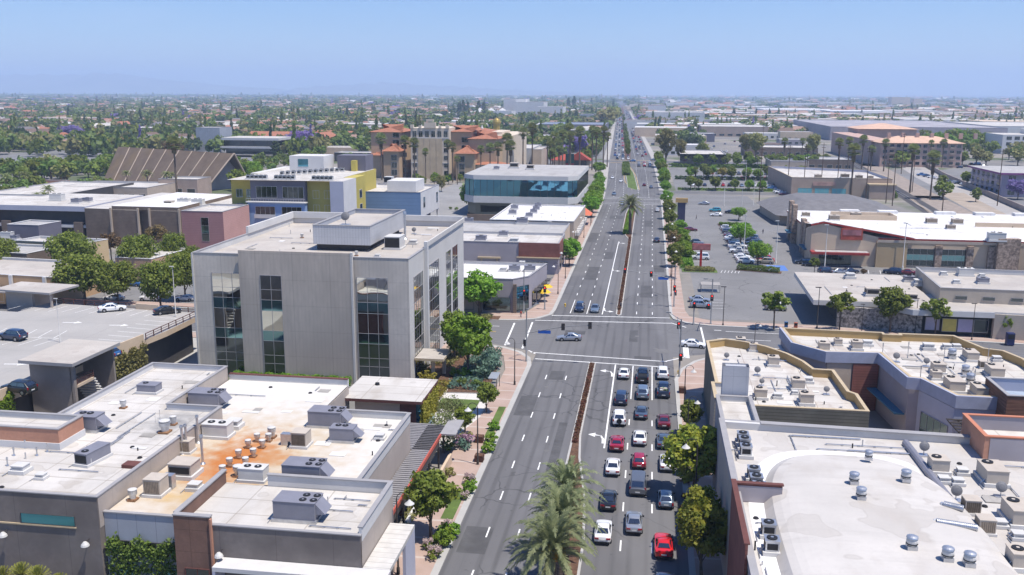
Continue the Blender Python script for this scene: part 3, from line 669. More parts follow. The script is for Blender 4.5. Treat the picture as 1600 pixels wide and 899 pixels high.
for k in (-.75,.75):
 pts=[(100+k,250),(119.5+k,474),(141+k,700),(200+k,1100)]
 for (x0,y0),(x1,y1) in zip(pts[:-1],pts[1:]):g.poly([(x0-.15,y0,.2),(x0+.15,y0,.2),(x1+.15,y1,.2),(x1-.15,y1,.2)])
 for (x0,y0),(x1,y1) in zip(pts[:-1],pts[1:]):g.poly([(x0-.15,y0,.05),(x0-.15,y0,.2),(x1-.15,y1,.2),(x1-.15,y1,.05)])
setting('railway_track',g,m_steel)
g=MB(); g.poly([(96,250,.03),(104,250,.03),(144,700,.03),(137,700,.03)]); setting('railway_bed',g,w_dark)
for p,q in (((142.5,330),(166.5,560)),((166.6,561),(187,700))):
 g=MB(); g.prism(ccw([p,q,(q[0]+.5,q[1]),(p[0]+.5,p[1])]),0,2.4); tag(g.build('boundary_wall',mat('wall_boundary',(.33,.27,.24),.9)),'long brown wall beside the pale road and rails at the right, %s stretch'%('near' if p[1]<400 else 'far'),'wall')
SW=[(-19.15,40),(-19.15,153.5),(-19.9,158),(-22,161.6),(-25.5,164.4),(-31,165.9),(-300,166.2),(-300,162.2),(-31,161.5),(-24.8,158.5),(-23.2,150),(-23.2,126),(-24.6,120),(-24.6,40)]
NW=[(-19.3,395),(-19.2,196),(-19.6,191.5),(-22,187.4),(-26,185.2),(-32,184.7),(-300,184.7),(-300,188.5),(-38,189.2),(-25.4,192.5),(-23.6,200),(-23.0,395)]
NE=[(5.3,395),(5.25,196),(5.9,191.5),(8.5,188.4),(13,186.9),(30,186.2),(62,182.3),(120,178),(120,181),(64,186),(33,190.5),(14,191),(9.3,194.5),(8.6,200),(8.8,395)]
SE=[(5.2,40),(5.2,149),(6.2,154.8),(8.8,160.4),(13,165),(20,167.6),(45,168.6),(90,165),(90,160),(45,164),(22,163),(11.5,150),(9.2,142),(9.2,40)]
for pl in (SW,NW,NE,SE):
 g=MB(); pc=ccw(pl); g.prism(pc,0,.15,1,0); setting('pavement',g,[paver_m,kerb_m])
def kerb(pts,name='kerb',w=.75,z=.165):
 P2=[Vector(p) for p in pts]; out,inn=[],[]
 for i,p in enumerate(P2):
  d1=(p-P2[i-1]).normalized() if i else (P2[1]-p).normalized(); d2=(P2[i+1]-p).normalized() if i<len(P2)-1 else d1
  n1,n2=Vector((-d1.y,d1.x)),Vector((-d2.y,d2.x)); m=(n1+n2)/(1+n1.dot(n2)); s_=1 if w>0 else -1
  out.append(p-m*.02*s_); inn.append(p+m*w)
 g=MB()
 for i in range(len(P2)-1):
  g.poly([(*out[i],z),(*out[i+1],z),(*inn[i+1],z),(*inn[i],z)]); g.poly([(*out[i],0),(*out[i+1],0),(*out[i+1],z),(*out[i],z)]); g.poly([(*inn[i],0),(*inn[i+1],0),(*inn[i+1],z),(*inn[i],z)])
 setting(name,g,kerb_m)
for pl,a,b in ((SW,0,7),(NW,0,7),):
 kerb([p for p in pl[a:b]],w=.75 if pl is SW else -.75)
kerb(NE[0:8],w=.6); kerb(SE[0:8],w=-.6)
g=MB()
for fa,fb in (( lambda y:XL(y)-4.2,XL),(XR, lambda y:XR(y)+4.0)):
 ys=[458,480,515,550,600,640]
 for y0,y1 in zip(ys[:-1],ys[1:]):g.prism([(fa(y0),y0),(fb(y0),y0),(fb(y1),y1),(fa(y1),y1)],0,.15)
 ys=[668,800,1200,2000,3500]
 for y0,y1 in zip(ys[:-1],ys[1:]):g.prism([(fa(y0),y0),(fb(y0),y0),(fb(y1),y1),(fa(y1),y1)],0,.15)
 ys=[397,430,446]
 for y0,y1 in zip(ys[:-1],ys[1:]):g.prism([(fa(y0),y0),(fb(y0),y0),(fb(y1),y1),(fa(y1),y1)],0,.15)
setting('pavement',g,concrete)
def median(pl,m):
 pc=ccw(pl); g=MB(); inn=offset(pc,.28); g.ring(pc,inn,0,.19); setting('median_kerb',g,kerb_m)
 g=MB(); g.prism(offset(pc,.285),0,.15); setting('median_planting',g,m)
median([(-9.35,156.3),(-8.75,157),(-8.15,156.3),(-8.1,121),(-7.6,113),(-6.1,101),(-5.45,90),(-5.4,45),(-9.35,45)],mulch)
median([(-6.15,193.6),(-5.5,192.6),(-4.9,193.6),(-4.9,300),(-4.9,382),(-6.4,388),(-8.3,380),(-8.8,365),(-8.7,325),(-7.4,308),(-6.1,300)],mulch)
median([(-6.8,458),(-10.8,470),(-12.6,520),(-14.6,560),(-17.0,634),(-15.6,634),(-9.4,560),(-7.6,520),(-5.2,458)],grass_m)
mt=[(672,-15.5,1.5),(760,-18.3,2.5),(900,-22.6,2.5),(1200,-32.6,3),(2000,-59,3),(3500,-108,3.5)]
g=MB()
for (y0,c0,w0),(y1,c1,w1) in zip(mt[:-1],mt[1:]):g.prism([(c0-w0,y0),(c0+w0,y0),(c1+w1,y1),(c1-w1,y1)],0,.18)
setting('median_planting',g,mulch)
hedge('median_groundcover',-8.75,118,-8.75,155.5,.6,.35,'red','low brownish red groundcover planted in clumps along the near median',3,dens=60,z=.12,leaf=.2,cat='groundcover')['kind']='stuff'
hedge('median_groundcover',-5.55,198,-5.55,302,.6,.45,'red','low red groundcover planted in the median past the junction',4,dens=60,z=.12,leaf=.2,cat='groundcover')['kind']='stuff'
mk=MB(); my=MB(); mb_=MB()
def line(p,q,w,mb=mk,z=.034):
 p,q=Vector(p),Vector(q); d=(q-p).normalized(); n=Vector((-d.y,d.x))*w/2
 mb.poly([(p.x-n.x,p.y-n.y,z),(p.x+n.x,p.y+n.y,z),(q.x+n.x,q.y+n.y,z),(q.x-n.x,q.y-n.y,z)][::-1])
def dashes(f,y0,y1,per=9.4,ln=2.4,w=.17,ph=0):
 y=y0+ph
 while y<y1:line((f(y),y),(f(y+ln),min(y+ln,y1)),w); y+=per
def solid(f,y0,y1,w=.17,mb=mk,st=40):
 y=y0
 while y<y1-.1:line((f(y),y),(f(min(y+st,y1)),min(y+st,y1)),w,mb); y+=st
for x in (-15.9,-12.6):dashes( lambda y:x,60,154,ph=1.5)
for x in (-1.7,1.55):dashes( lambda y:x,60,134,ph=.6); solid( lambda y:x,138,156.0)
solid( lambda y:-4.75,117,156.3,.22)
def pxl(a,b,w):line(at(*a),at(*b),w)
pxl((829,551),(1042,565.5),.32); pxl((836,561),(1030,573.5),.32)
pxl((862,493.2),(1047,497.3),.34); pxl((836,500.8),(1048,505.6),.34)
pxl((804,505),(789,540),.34); pxl((832,504),(816,545),.34); pxl((826,548),(836,553),.3)
pxl((1095,512),(1103,546),.34); pxl((1048,505),(1072,512),.3); pxl((1040,565),(1073,558),.3); pxl((1071,541),(1073,560),1.0)
for x in (-15.85,-12.3):solid( lambda y:x,193.6,207,.17); dashes( lambda y:x,212,396,ph=0)
solid( lambda y:-9.0,193.6,292,.22)
for x in (-1.75,1.6):dashes( lambda y:x,194,396,ph=1)
solid( lambda y:-19.15+.95,40,40.1)
for k in (1/6.,1/3.,.61,.80):
 dashes( lambda y:XL(y)+(XR(y)-XL(y))*k,426,636,ph=0,ln=3,w=.2); dashes( lambda y:XL(y)+(XR(y)-XL(y))*k,672,1500,per=14,ln=4,w=.3)
for y in (398,404,418,424):line((XL(y)+.3,y),(XR(y)-.3,y),.4)
for y in (640,645,664,669):line((XL(y)+.3,y),(XR(y)-.3,y),.8,my)
solid( lambda y:lerp_tab([(458,-7.6),(470,-11.6),(520,-13.4),(560,-15.4),(634,-17.8)],y),460,634,.25,my)
solid( lambda y:lerp_tab([(458,-4.6),(520,-6.9),(560,-8.7),(634,-14.9)],y),460,634,.25,my)
for y0,y1,x0,x1 in ((171.5,171.7,16,60),(182.9,183.1,16,34),(177.3,177.5,14,24)):mk.poly([(x0,y0,.034),(x1,y0-.5,.034),(x1,y1-.5,.034),(x0,y1,.034)])
for y in (175.4,):line((-300,y),(-29,y),.15,my); line((-300,y+.4),(-29,y+.4),.15,my)
line((-29,171),(-60,171),.2); line((-29,180),(-40,180),.2)
def arrow(px,py,flip=1,s=1.0,far=0):
 x,y=at(px,py); pts=[]
 c=[(.9,-1.9),(.85,-.6),(.5,.35),(-.35,.55)]
 w=.34
 L_=[(a[0]+w/2,a[1]-(0 if i==0 else w*.3)) for i,a in enumerate(c)]; R_=[(a[0]-w/2,a[1]+(0 if i==0 else -w*.1)) for i,a in enumerate(c)]
 def T(p): return (x+flip*p[0]*s,y+flip*p[1]*s*1.25,.036)
 for i in range(3):
  q=[T((c[i][0]-w*.5,c[i][1])),T((c[i][0]+w*.5,c[i][1])),T((c[i+1][0]+w*.5*(1 if i<1 else .3),c[i+1][1]+(0 if i<1 else w*.5))),T((c[i+1][0]-w*.5*(1 if i<1 else .3),c[i+1][1]-(0 if i<1 else w*.5)))]
  mk.poly(q if flip>0 else q)
 mk.poly([T((-.3,-.1)),T((-.3,1.2)),T((-1.3,.6))][::1])
arrow(949,582); arrow(933,683); arrow(971,380,-1); arrow(962,423,-1); arrow(950,486,-1)
x,y=at(1090,514); mk.poly([(13.8,183.5,.034),(15.2,183.5,.034),(15.2,183.8,.034),(13.8,183.8,.034)])
x,y=at(1065,523)
rp=MB(); mh=MB()
for x,y,w,l in ((-17.3,128,2.6,9),(-14.2,146,2.4,5),(-11,104,1.2,22),(-16.9,86,3.0,6),(-13.5,176,4,3),(-2,172,1.6,9),(.2,212,2.8,14),(-14.0,231,3.0,18),(-10.9,262,2.4,12),(3.4,244,2.8,10),(-17.5,292,2.8,20),(.3,330,3,16),(-12,350,5,9),(-.1,160,3,2.4)):rp.poly([(x-w/2,y,.026),(x+w/2,y,.026),(x+w/2,y+l,.026),(x-w/2,y+l,.026)])
setting('road_patch',rp,mat('asphalt_patch',(.095,.094,.097),.92,.18,.4,2))
for x,y in ((-12.2,115),(-1.4,176.5),(-15.3,142),(2.2,168),(-6.4,183),(-17.8,222),(1.2,229),(-11.3,98),(-3.1,125),(3.3,205)):mh.lathe(x,y,[(.42,.028),(.40,.032)],14)
for x,y in ((3.4,166.5),):mh.lathe(x,y,[(1.5,.027),(1.46,.029)],18)
setting('manhole_covers',mh,mat('cast_iron',(.16,.155,.15),.7,.2))
def sheet(name,pl,z,m):g=MB(); g.poly([(p[0],p[1],z) for p in ccw(pl)]); return setting(name,g,m)
sheet('car_park',[(11.5,193),(33,193.5),(120,186),(110,250),(100,262),(50,262),(45,440),(13.5,442),(11.5,260)],.012,asphalt_lot)
sheet('car_park',[(13,458),(118,458),(130,600),(12,640)],.012,asphalt_lot)
sheet('car_park',[(130,560),(128,400),(260,380),(330,620),(200,640)],.008,asphalt_lot)
sheet('car_park',[(-130,184.8),(-76,184.8),(-76,262),(-118,262)],.010,asphalt_lot)
sheet('car_park',[(-56,330),(-100,340),(-100,480),(-24,480),(-24,405),(-72,405)],.012,mat('pale_asphalt',(.27,.265,.26),.9,.12,.1,1))
sheet('car_park',[(-88,590),(-32,590),(-32,640),(-88,640)],.012,asphalt_lot)
sheet('car_park',[(-64,680),(-34,680),(-40,880),(-80,880)],.012,asphalt_lot)
sheet('car_park',[(-480,500),(-270,500),(-270,720),(-480,720)],.012,asphalt_lot)
sheet('driveway',[(-80,60),(-130,60),(-130,162),(-77,162),(-74.5,100)],.010,mat('pale_drive',(.40,.39,.37),.9,.1,.1,1))
sheet('plaza',[(-24.6,113),(-36.5,121),(-36.5,139),(-23.2,139),(-23.2,126)],.02,mat('pale_plaza',(.60,.57,.53),.85,.06,.2,2,lines=[('X',1.8,.06,.8),('Y',1.8,.06,.8)]))
sheet('plaza',[(22,128),(46,128),(46,96),(28,96.3),(22,112)],.02,mat('warm_plaza',(.40,.33,.28),.85,.1,.3,3))
for i in range(19):
 y=262+i*5.0
for i in range(20):
 y=259.5+i*2.75; line((24.6,y-1.0),(29.6,y+1.0),.12,z=.03); line((29.9,y+1.0),(35.6,y-1.0),.12,z=.03)
for i in range(24):
 y=262+i*2.75; line((12.6,y),(17.2,y),.12,z=.03)
for i in range(5):
 x=36+i*3;
for i in range(4):line((11.6,203.4+i*2.9),(17.5,203.4+i*2.9),.12,z=.03)
for i in range(14):line((49+i*3,251),(49+i*3+1.0,256.5),.12,z=.03)
for k in range(6):line((19.5+k*.9,246.0),(20.1+k*.9,249.5),.12,z=.03)
x,y=at(1214,419); mb_.poly([(x-2.5,y-4,.026),(x+2.5,y-4,.026),(x+2.5,y+4,.026),(x-2.5,y+4,.026)])
setting('road_markings',mk,paint_w); setting('road_markings',my,paint_y); setting('road_markings',mb_,paint_b)
def bed(pl,m,z=.18):g=MB(); g.prism(ccw(pl),0,z,1,0); setting('planting_bed',g,[m,kerb_m])
bed([(9.0,250),(13.0,250),(13.0,330),(9.0,330)],grass_m)
bed([(9.4,245),(18.6,245),(18.6,249.5),(9.4,249.5)],grass_m)
bed([(23.6,249.5),(35.0,246.5),(35.6,249.5),(24.2,253)],mulch)
bed([(25.0,336),(30.0,336),(36.5,342),(25.0,342)],mulch)
bed([(14,460),(60,460),(60,464),(14,464)],grass_m)
bed([(14,520),(85,520),(85,523),(14,523)],mulch)
bed([(12,606),(110,606),(110,616),(12,616)],grass_m)
bed([(13,630),(130,628),(130,640),(12,641)],grass_m)
bed([(20,168.8),(45,169.6),(45,167.0),(20,166.0)],mulch,.2)
bed([(-36.5,124),(-30.8,131.5),(-30.8,160),(-36.5,160)],mulch)
bed([(-30.5,133.5),(-24.5,133.5),(-24.5,128.8),(-30.5,128.8)],grass_m)
bed([(-30.5,136.5),(-24.2,137),(-24.6,152),(-27.5,158.5),(-30.5,160)],mulch)
bed([(-37,184.9),(-30,184.9),(-30,188),(-37,188)],mulch)
bed([(-20.1,118),(-20.1,131),(-21.2,131),(-21.2,118)],grass_m)
bed([(-20.2,93),(-20.2,100),(-21.6,100),(-21.6,93)],grass_m)
bed([(-20.2,87),(-20.2,91.5),(-21.4,91.5),(-21.4,87)],grass_m)
bed([(-24.6,84),(-24.6,100),(-25.6,100),(-25.6,84)],rock_m)
bed([(-35.8,108),(-35.8,110)],grass_m) if 0 else None
g=MB(); g.prism(ccw([(96,258),(97.5,258),(118,440),(116.5,440)]),0,.2); setting('verge',g,dirt)
g=MB(); g.poly([(113.6,250,.02),(124,250,.02),(150,474,.02),(138,474,.02)]); setting('verge',g,dirt)
def bcent(poly): return (sum(p[0] for p in poly)/len(poly),sum(p[1] for p in poly)/len(poly),0)
def walls(root,poly,zt,zd,wall,deck,cope=None,z0=0,th=.3,inner=None,wname='wall',rname='roof',cw=.07):
 """outer walls, parapet inside, deck at zd, coping on top; children of root"""
 poly=ccw(poly); inn=offset(poly,th)
 g=MB(); n=len(poly)
 for i in range(n):
  j=(i+1)%n; p,q=poly[i],poly[j]
  g.poly([(p[0],p[1],z0),(q[0],q[1],z0),(q[0],q[1],zt),(p[0],p[1],zt)],0)
  if zt-zd>.05:
   p,q=inn[i],inn[j]; g.poly([(q[0],q[1],zd-.02),(p[0],p[1],zd-.02),(p[0],p[1],zt),(q[0],q[1],zt)],1)
 w=g.build(wname,[wall,inner or w_light],root)
 g=MB(); g.poly([(p[0],p[1],zd) for p in (inn if zt-zd>.05 else poly)]); r=g.build(rname,deck,root)
 if cope is not None:
  g=MB(); g.ring(offset(poly,-cw),offset(poly,th+cw),zt-.002,zt+.10); g.build('coping',cope,root)
 return w,r
def building(name,label,cat,poly,zt,zd,wall,deck,cope=None,group=None,**k):
 root=empty(name,bcent(poly),label,cat,group); walls(root,poly,zt,zd,wall,deck,cope,**k); return root
def rect(x0,y0,x1,y1): return [(x0,y0),(x1,y0),(x1,y1),(x0,y1)]
def win(root,p,u,w,h,nx=1,nz=1,gl=None,fr=None,name='window',proud=.03,fw=.07,rows=None,label=None):
 """window on a wall: p bottom corner, u unit direction along the wall; glass pane plus a frame standing proud. Outward normal = (u.y,-u.x)"""
 gl=gl or g_store; fr=fr or trim_w
 ux,uy=u; nx_,ny_=uy,-ux
 def Q(a,z,d): return (p[0]+ux*a+nx_*d,p[1]+uy*a+ny_*d,p[2]+z)
 f=MB()
 def bar(a0,a1,z0,z1,d0=-.02,d1=None):
  d1=proud+.05 if d1 is None else d1
  v=[Q(a0,z0,d0),Q(a1,z0,d0),Q(a1,z0,d1),Q(a0,z0,d1),Q(a0,z1,d0),Q(a1,z1,d0),Q(a1,z1,d1),Q(a0,z1,d1)]
  for q in ((0,1,5,4),(2,3,7,6),(1,2,6,5),(3,0,4,7),(4,5,6,7),(3,2,1,0)):f.poly([v[i] for i in q])
 bar(-fw,w+fw,h,h+fw); bar(-fw,w+fw,-fw,0); bar(-fw,0,0,h); bar(w,w+fw,0,h)
 t=fw*.7
 for i in range(1,nx):a=w*i/nx; bar(a-t/2,a+t/2,0,h,-.02,proud+.035)
 zs=rows if rows else [h*i/nz for i in range(1,nz)]
 for z in zs:bar(0,w,z-t/2,z+t/2,-.02,proud+.036)
 fo=f.build(name,fr,root)
 if label:fo['label']=label
 gl=gl if isinstance(gl,(list,tuple)) else [gl]
 g=MB(); lv=[0]+list(zs)+[h]
 for i in range(len(lv)-1):
  for j in range(nx):g.poly([Q(w*j/nx,lv[i],proud),Q(w*(j+1)/nx,lv[i],proud),Q(w*(j+1)/nx,lv[i+1],proud),Q(w*j/nx,lv[i+1],proud)],i%len(gl))
 g.build('pane',gl,fo); return fo
def slabp(root,name,poly,z0,z1,m,top=None):
 g=MB(); g.prism(poly,z0,z1,0,1 if top else None); return g.build(name,[m,top] if top else m,root)
S_,N_,E_,W_=(1,0),(-1,0),(0,1),(0,-1)
A1=[(-48.8,72.4),(-48.8,97.8),(-55.4,97.8),(-55.4,113.3),(-66.2,113.3),(-66.2,88.5),(-84,88.5),(-84,72.4)]
b=building('restaurant_block','dark plastered block with a sooty white roof at the lower left corner','building',A1,10.05,9.35,w_charcoal,roof_soot,trim_m,inner=w_white,th=.25)
g=MB(); g.poly([(-48.78,72.5,7),(-48.78,97.75,7),(-48.78,97.75,10.04),(-48.78,72.5,10.04)]); g.poly([(-55.38,98,7),(-55.38,113.2,7),(-55.38,113.2,10.04),(-55.38,98,10.04)]); g.poly([(-55.3,97.82,7),(-48.9,97.82,7),(-48.9,97.82,10.04),(-55.3,97.82,10.04)]); g.build('side_wall',w_taupe,b)
win(b,(-56.6,72.4,7.05),S_,5.4,.95,1,1,glass('glass_teal_strip',(.08,.30,.36),.2,.7),w_dark,fw=.03)
g=MB(); g.box(-64,72.28,6.85,-51.1,72.4,6.98); g.build('ledge',trim_ochre,b)
b=building('roof_penthouse','orange cement penthouse with white roof, rising from the left restaurant roof','penthouse',rect(-80,84.0,-60.3,88.4),11.6,11.0,w_orange,roof_w,trim_m,inner=w_light,z0=10.1)
g=MB(); g.box(-80.1,83.9,9.35,-60.2,88.45,10.1); g.build('base',w_white,b)
A2=[(-48.7,73.3),(-41.0,73.3),(-41.0,80.9),(-40.6,80.9),(-23.9,80.9),(-23.9,81.3),(-27.2,81.3),(-27.2,101.8),(-37.6,101.8),(-37.6,113.6),(-55.3,113.6),(-55.3,97.9),(-48.7,97.9)]
A2=[(-48.7,73.3),(-40.75,73.3),(-40.75,81.2),(-27.2,81.2),(-27.2,101.8),(-38.6,101.8),(-38.6,113.6),(-55.3,113.6),(-55.3,97.9),(-48.7,97.9)]
b=empty('restaurant_block',bcent(A2),'lower restaurant roof stained orange with rust, behind and between the taller blocks at lower left','building')
g=MB(); g.prism(A2,0,8.0,0); g.build('wall',w_taupe,b)
g=MB(); g.poly([(p[0],p[1],8.2) for p in ccw([(-48.6,73.5),(-40.9,73.5),(-40.9,80.9),(-40.55,81.2),(-27.4,81.2),(-27.4,101.6),(-38.6,101.6),(-38.6,113.4),(-55.2,113.4),(-55.2,97.9),(-48.6,97.9)])]); g.build('roof',roof_rust,b)
g=MB(); g.box(-48.75,73.15,0,-40.8,73.35,8.3); g.build('front_panels',w_greypanel,b)
for q in ((-27.4,81.3,7.9,-27.15,101.9,8.95),(-38.5,101.55,7.9,-27.42,101.85,9.0),(-55.2,113.3,7.9,-38.6,113.65,9.0)):g=MB(); g.box(*q); g.build('parapet',w_light,b)
g=MB(); g.box(-27.5,81.3,8.95,-27.05,102.0,9.05); g.box(-38.6,101.5,9.0,-27.5,101.95,9.1); g.build('coping',trim_m,b)
g=MB(); g.box(-55.2,113.2,9.0,-38.6,113.75,9.1); g.build('coping',trim_brown,b)
g=MB(); g.box(-48.8,73.05,8.3,-40.8,73.45,8.4); g.build('coping',trim_m,b)
for x in (-48.3,-44.6):win(b,(x,73.15,4.75),S_,2.2,.8,1,1,g_dark,w_dark)
for x in (-47.8,-43.9):win(b,(x,73.15,2.0),S_,2.0,1.1,1,1,g_blue,w_dark)
A3=rect(-40.6,71.0,-23.5,81.0)
b=empty('restaurant_block',bcent(A3),'grey plastered front block with white roof beside the avenue pavement, at bottom left','building')
g=MB(); g.box(-37.1,71.0,0,-23.5,81.1,8.3); g.build('wall',w_taupe,b)
g=MB(); g.box(-37.1,70.9,0,-23.5,71.15,8.95); g.build('front_wall',w_charcoal,b)
for q in ((-23.75,71.2,8.3,-23.48,81.0,9.55),(-36.0,80.7,8.3,-23.8,81.0,9.55)):g=MB(); g.box(*q); g.build('parapet',w_light,b)
g=MB(); g.box(-23.85,71.2,9.55,-23.4,81.1,9.65); g.box(-36.05,80.6,9.56,-23.85,81.1,9.66); g.box(-37.2,70.82,8.95,-23.45,71.2,9.05); g.build('coping',trim_m,b)
g=MB(); g.poly([(-40.5,71.3,8.42),(-23.8,71.3,8.42),(-23.8,80.65,8.42),(-36.0,80.65,8.42),(-40.5,80.9,8.42)]); g.build('roof',roof_w,b)
g=MB(); g.box(-40.55,70.75,0,-37.15,71.2,9.7); g.box(-40.7,71.2,8.1,-40.35,80.8,9.7); g.build('brown_facade',w_brownpanel,b)
g=MB(); g.box(-40.62,70.7,9.7,-37.1,71.25,9.82); g.box(-40.78,71.25,9.7,-40.27,80.9,9.82); g.build('coping',trim_m,b)
g=MB(); g.box(-37.14,70.6,0,-36.98,70.9,9.6); g.build('orange_edge',w_orange,b)
g=MB(); g.box(-40.2,70.72,8.42,-37.2,71.3,8.5) if 0 else None; win(b,(-39.7,70.75,2.6),S_,2.2,2.1,2,1,[g_dark],trim_brown)
for i,gl in enumerate((m_green,g_blue,g_dark,w_orange,g_blue)):win(b,(-30.2+i*1.05,70.9,3.0),S_,.95,1.6,1,1,gl,trim_w)
b=empty('entrance_canopy',(-28,70,0),'white L-shaped frame canopy wrapping the front corner of the grey block','canopy')
g=MB(); g.box(-36.3,69.0,5.6,-20.9,70.85,6.0); g.build('canopy_slab',trim_w,b)
g=MB(); g.box(-23.4,70.88,5.6,-21.0,79.6,6.0); g.build('canopy_slab',mat('canopy_boards',(.56,.54,.50),.8,.1,1,4,lines=[('Y',.9,.06,.6)]),b)
g=MB(); g.box(-36.3,69.0,0,-36.05,70.8,5.6); g.box(-21.3,76.2,0,-21.0,79.6,5.6); g.build('post',w_bluegrey,b)
win(b,(-23.45,71.2,1.0),E_,5.5,4.0,5,2,g_store,w_dark,name='glazing')
b=empty('entry_pavilion',(-34,115,0),'brown edged pavilion with flat white roof between the tall offices and the restaurants','building')
slabp(b,'roof',rect(-39.3,111.9,-28.3,121.7),6.55,6.95,trim_brown,roof_w)
g=MB(); g.box(-37.6,112.9,0,-31.5,121.0,6.5); g.build('wall',w_tan,b)
g=MB(); g.box(-31.5,112.95,0,-29.3,120.9,6.5); g.build('door_wall',trim_brown,b); g=MB(); g.box(-29.3,113.0,.1,-28.7,120.8,6.5); g.build('glass_wall',g_blue,b)
g=MB(); g.box(-35.0,112.85,3.3,-34.0,112.92,4.3); g.build('vent',trim_m,b)
g=MB(); g.tube((-36,118,6.95),(-36,118,7.25),.35,.3,8); g.build('roof_drain',m_black,b)
hedge('vine_screen',-28.45,112.6,-28.45,121.5,.4,3.2,'yellow','yellow-green vine on the east side of the brown edged pavilion',9,z=2.8,cat='vine',leaf=.2)
b=empty('trellis_canopy',(-26,95,0),'long grey slatted canopy with a red edge along the side of the restaurants','canopy')
g=MB()
for i in range(52):y=81.6+i*.555; x0=-29.2+max(0,(98-y))*.12; g.box(-27.1,y,4.25,-24.9,y+.36,4.42)
for i in range(16):y=102.2+i*.555; g.box(-29.6,y,4.25,-24.9,y+.36,4.42)
g.build('slats',mat('slat_grey',(.25,.24,.245),.7,.1,1,4),b)
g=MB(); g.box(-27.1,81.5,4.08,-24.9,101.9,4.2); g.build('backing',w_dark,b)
g=MB(); g.box(-24.88,81.3,4.0,-24.7,107.5,4.45); g.build('edge_beam',m_rededge,b)
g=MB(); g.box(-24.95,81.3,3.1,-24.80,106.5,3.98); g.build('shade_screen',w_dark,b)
g=MB(); [g.box(-25.1,y,0,-24.9,y+.2,4.05) for y in (84,90,96,102,107)]; g.build('post',m_pole_dk,b)
g=MB(); g.box(-24.9,107.6,4.2,-22.9,113.0,4.4); g.box(-29,110.9,3.7,-24.9,111.1,4.2); g.build('fascia',trim_m,b)
b=building('garden_wall','low cream garden wall with a red end beside the patio under the grey canopy','wall',rect(-23.95,101.8,-23.6,108.5),1.5,1.5,w_cream,w_cream)
b=building('planter_wall','long low white wall between patio and pavement beside the front block','wall',rect(-24.9,80.2,-24.6,100.0),.9,.9,w_white,w_white)
g=MB(); g.box(-55,114.6,0,-48.6,114.9,6.2); b=tag(g.build('gate_wall',trim_brown),'brown freestanding wall panel in front of the tall office building','wall')
g=MB(); g.box(-54.4,113.9,5.3,-49.4,114.55,5.45); tag(g.build('gate_canopy',roof_w),'thin white canopy slab in front of the brown wall panel','canopy')
T=[(-73,139.3),(-64.7,139.3),(-64.7,138.6),(-46.2,138.6),(-46.2,139.3),(-36.9,139.3),(-36.9,182.9),(-73,182.9)]
b=empty('office_building',bcent(T),'four-storey grey ribbed concrete office building with tall glass strips, largest in the picture','office building')
g=MB()
for i in range(len(T)):
 p,q=T[i],T[(i+1)%len(T)]
 if i==5:continue
 g.poly([(p[0],p[1],0),(q[0],q[1],0),(q[0],q[1],20.7 if i not in (1,2,3) else 20.7),(p[0],p[1],20.7)],1 if i in (1,2,3) else 0)
I_=offset(T,.3)
for i in range(len(T)):p,q=I_[i],I_[(i+1)%len(T)]; g.poly([(q[0],q[1],19.6),(p[0],p[1],19.6),(p[0],p[1],20.7),(q[0],q[1],20.7)],2)
g.build('wall',[w_tall,w_tall_wing,w_light],b)
g=MB(); g.poly([(-36.9,139.3,0),(-36.9,182.9,0),(-36.9,182.9,20.7),(-36.9,139.3,20.7)]); g.build('side_wall',w_tall_side,b)
g=MB(); g.poly([(p[0],p[1],19.7) for p in I_]); g.build('roof',roof_tan,b)
g=MB(); g.ring(offset(T,-.06),offset(T,.36),20.7,20.8); g.build('coping',trim_m,b)
g=MB(); g.box(-64.75,138.5,0,-46.15,138.95,21.5,0); g.build('front_wing',w_tall_wing,b)
g=MB(); g.box(-46.14,138.45,0,-45.8,138.95,21.6); g.build('front_fin',w_tall_side,b)
g=MB(); g.box(-36.88,149.3,0,-36.3,150.3,21.9); g.build('side_fin',w_light,b)
g=MB(); g.box(-36.88,150.35,20.8,-36.6,182.7,21.6); g.build('side_parapet',w_tall_side,b)
g=MB(); g.box(-72.9,182.3,20.8,-62,182.8,22.1); g.box(-61.5,182.3,20.8,-37.1,182.8,21.9); g.box(-72.95,160,20.8,-72.5,182.2,22.1); g.build('back_parapet',w_light,b)
VS=[g_dark,g_spandrel,g_vision,g_spandrel,g_vision,g_spandrel,g_vision]
ROWS=[2.6,4.0,6.4,8.1,11.4,13.2,14.9]
VV=[g_dark,g_dark,g_dark,g_spandrel,g_vision,g_spandrel,g_vision,g_vision]
for x,w,n in ((-69.8,5.1,3),(-45.4,5.0,3)):win(b,(x,139.3,.3),S_,w,17.2,n,1,VV,trim_m,rows=ROWS,fw=.09)
win(b,(-61.2,138.5,.3),S_,3.5,17.2,2,1,VV,trim_m,rows=ROWS,fw=.09)
RR=[2.1*i for i in range(1,8)]
for y,w,n in ((142.2,5.9,4),(151.7,8.3,5),(166.3,3.9,3),(172.0,4.5,3)):win(b,(-36.9,y,.3),E_,w,16.9,n,1,[g_dark,g_vision],trim_m,rows=RR,fw=.09)
g=MB()
for (p,q) in (((-73.12,139.1,0),(-72.85,139.3,20.7)),):g.box(*p,*q)
g.build('corner_fin',w_tall_side,b)
Pn=[(-56.5,150.3),(-46.4,150.3),(-46.4,173.3),(-56.5,173.3)]
g=MB(); g.box(-56.2,150.6,20.9,-46.7,173.0,23.2,0); g.box(-56.3,151.5,19.7,-47.6,173.1,20.8,1); r_=g.build('rooftop_enclosure',[w_light,w_dark],b)
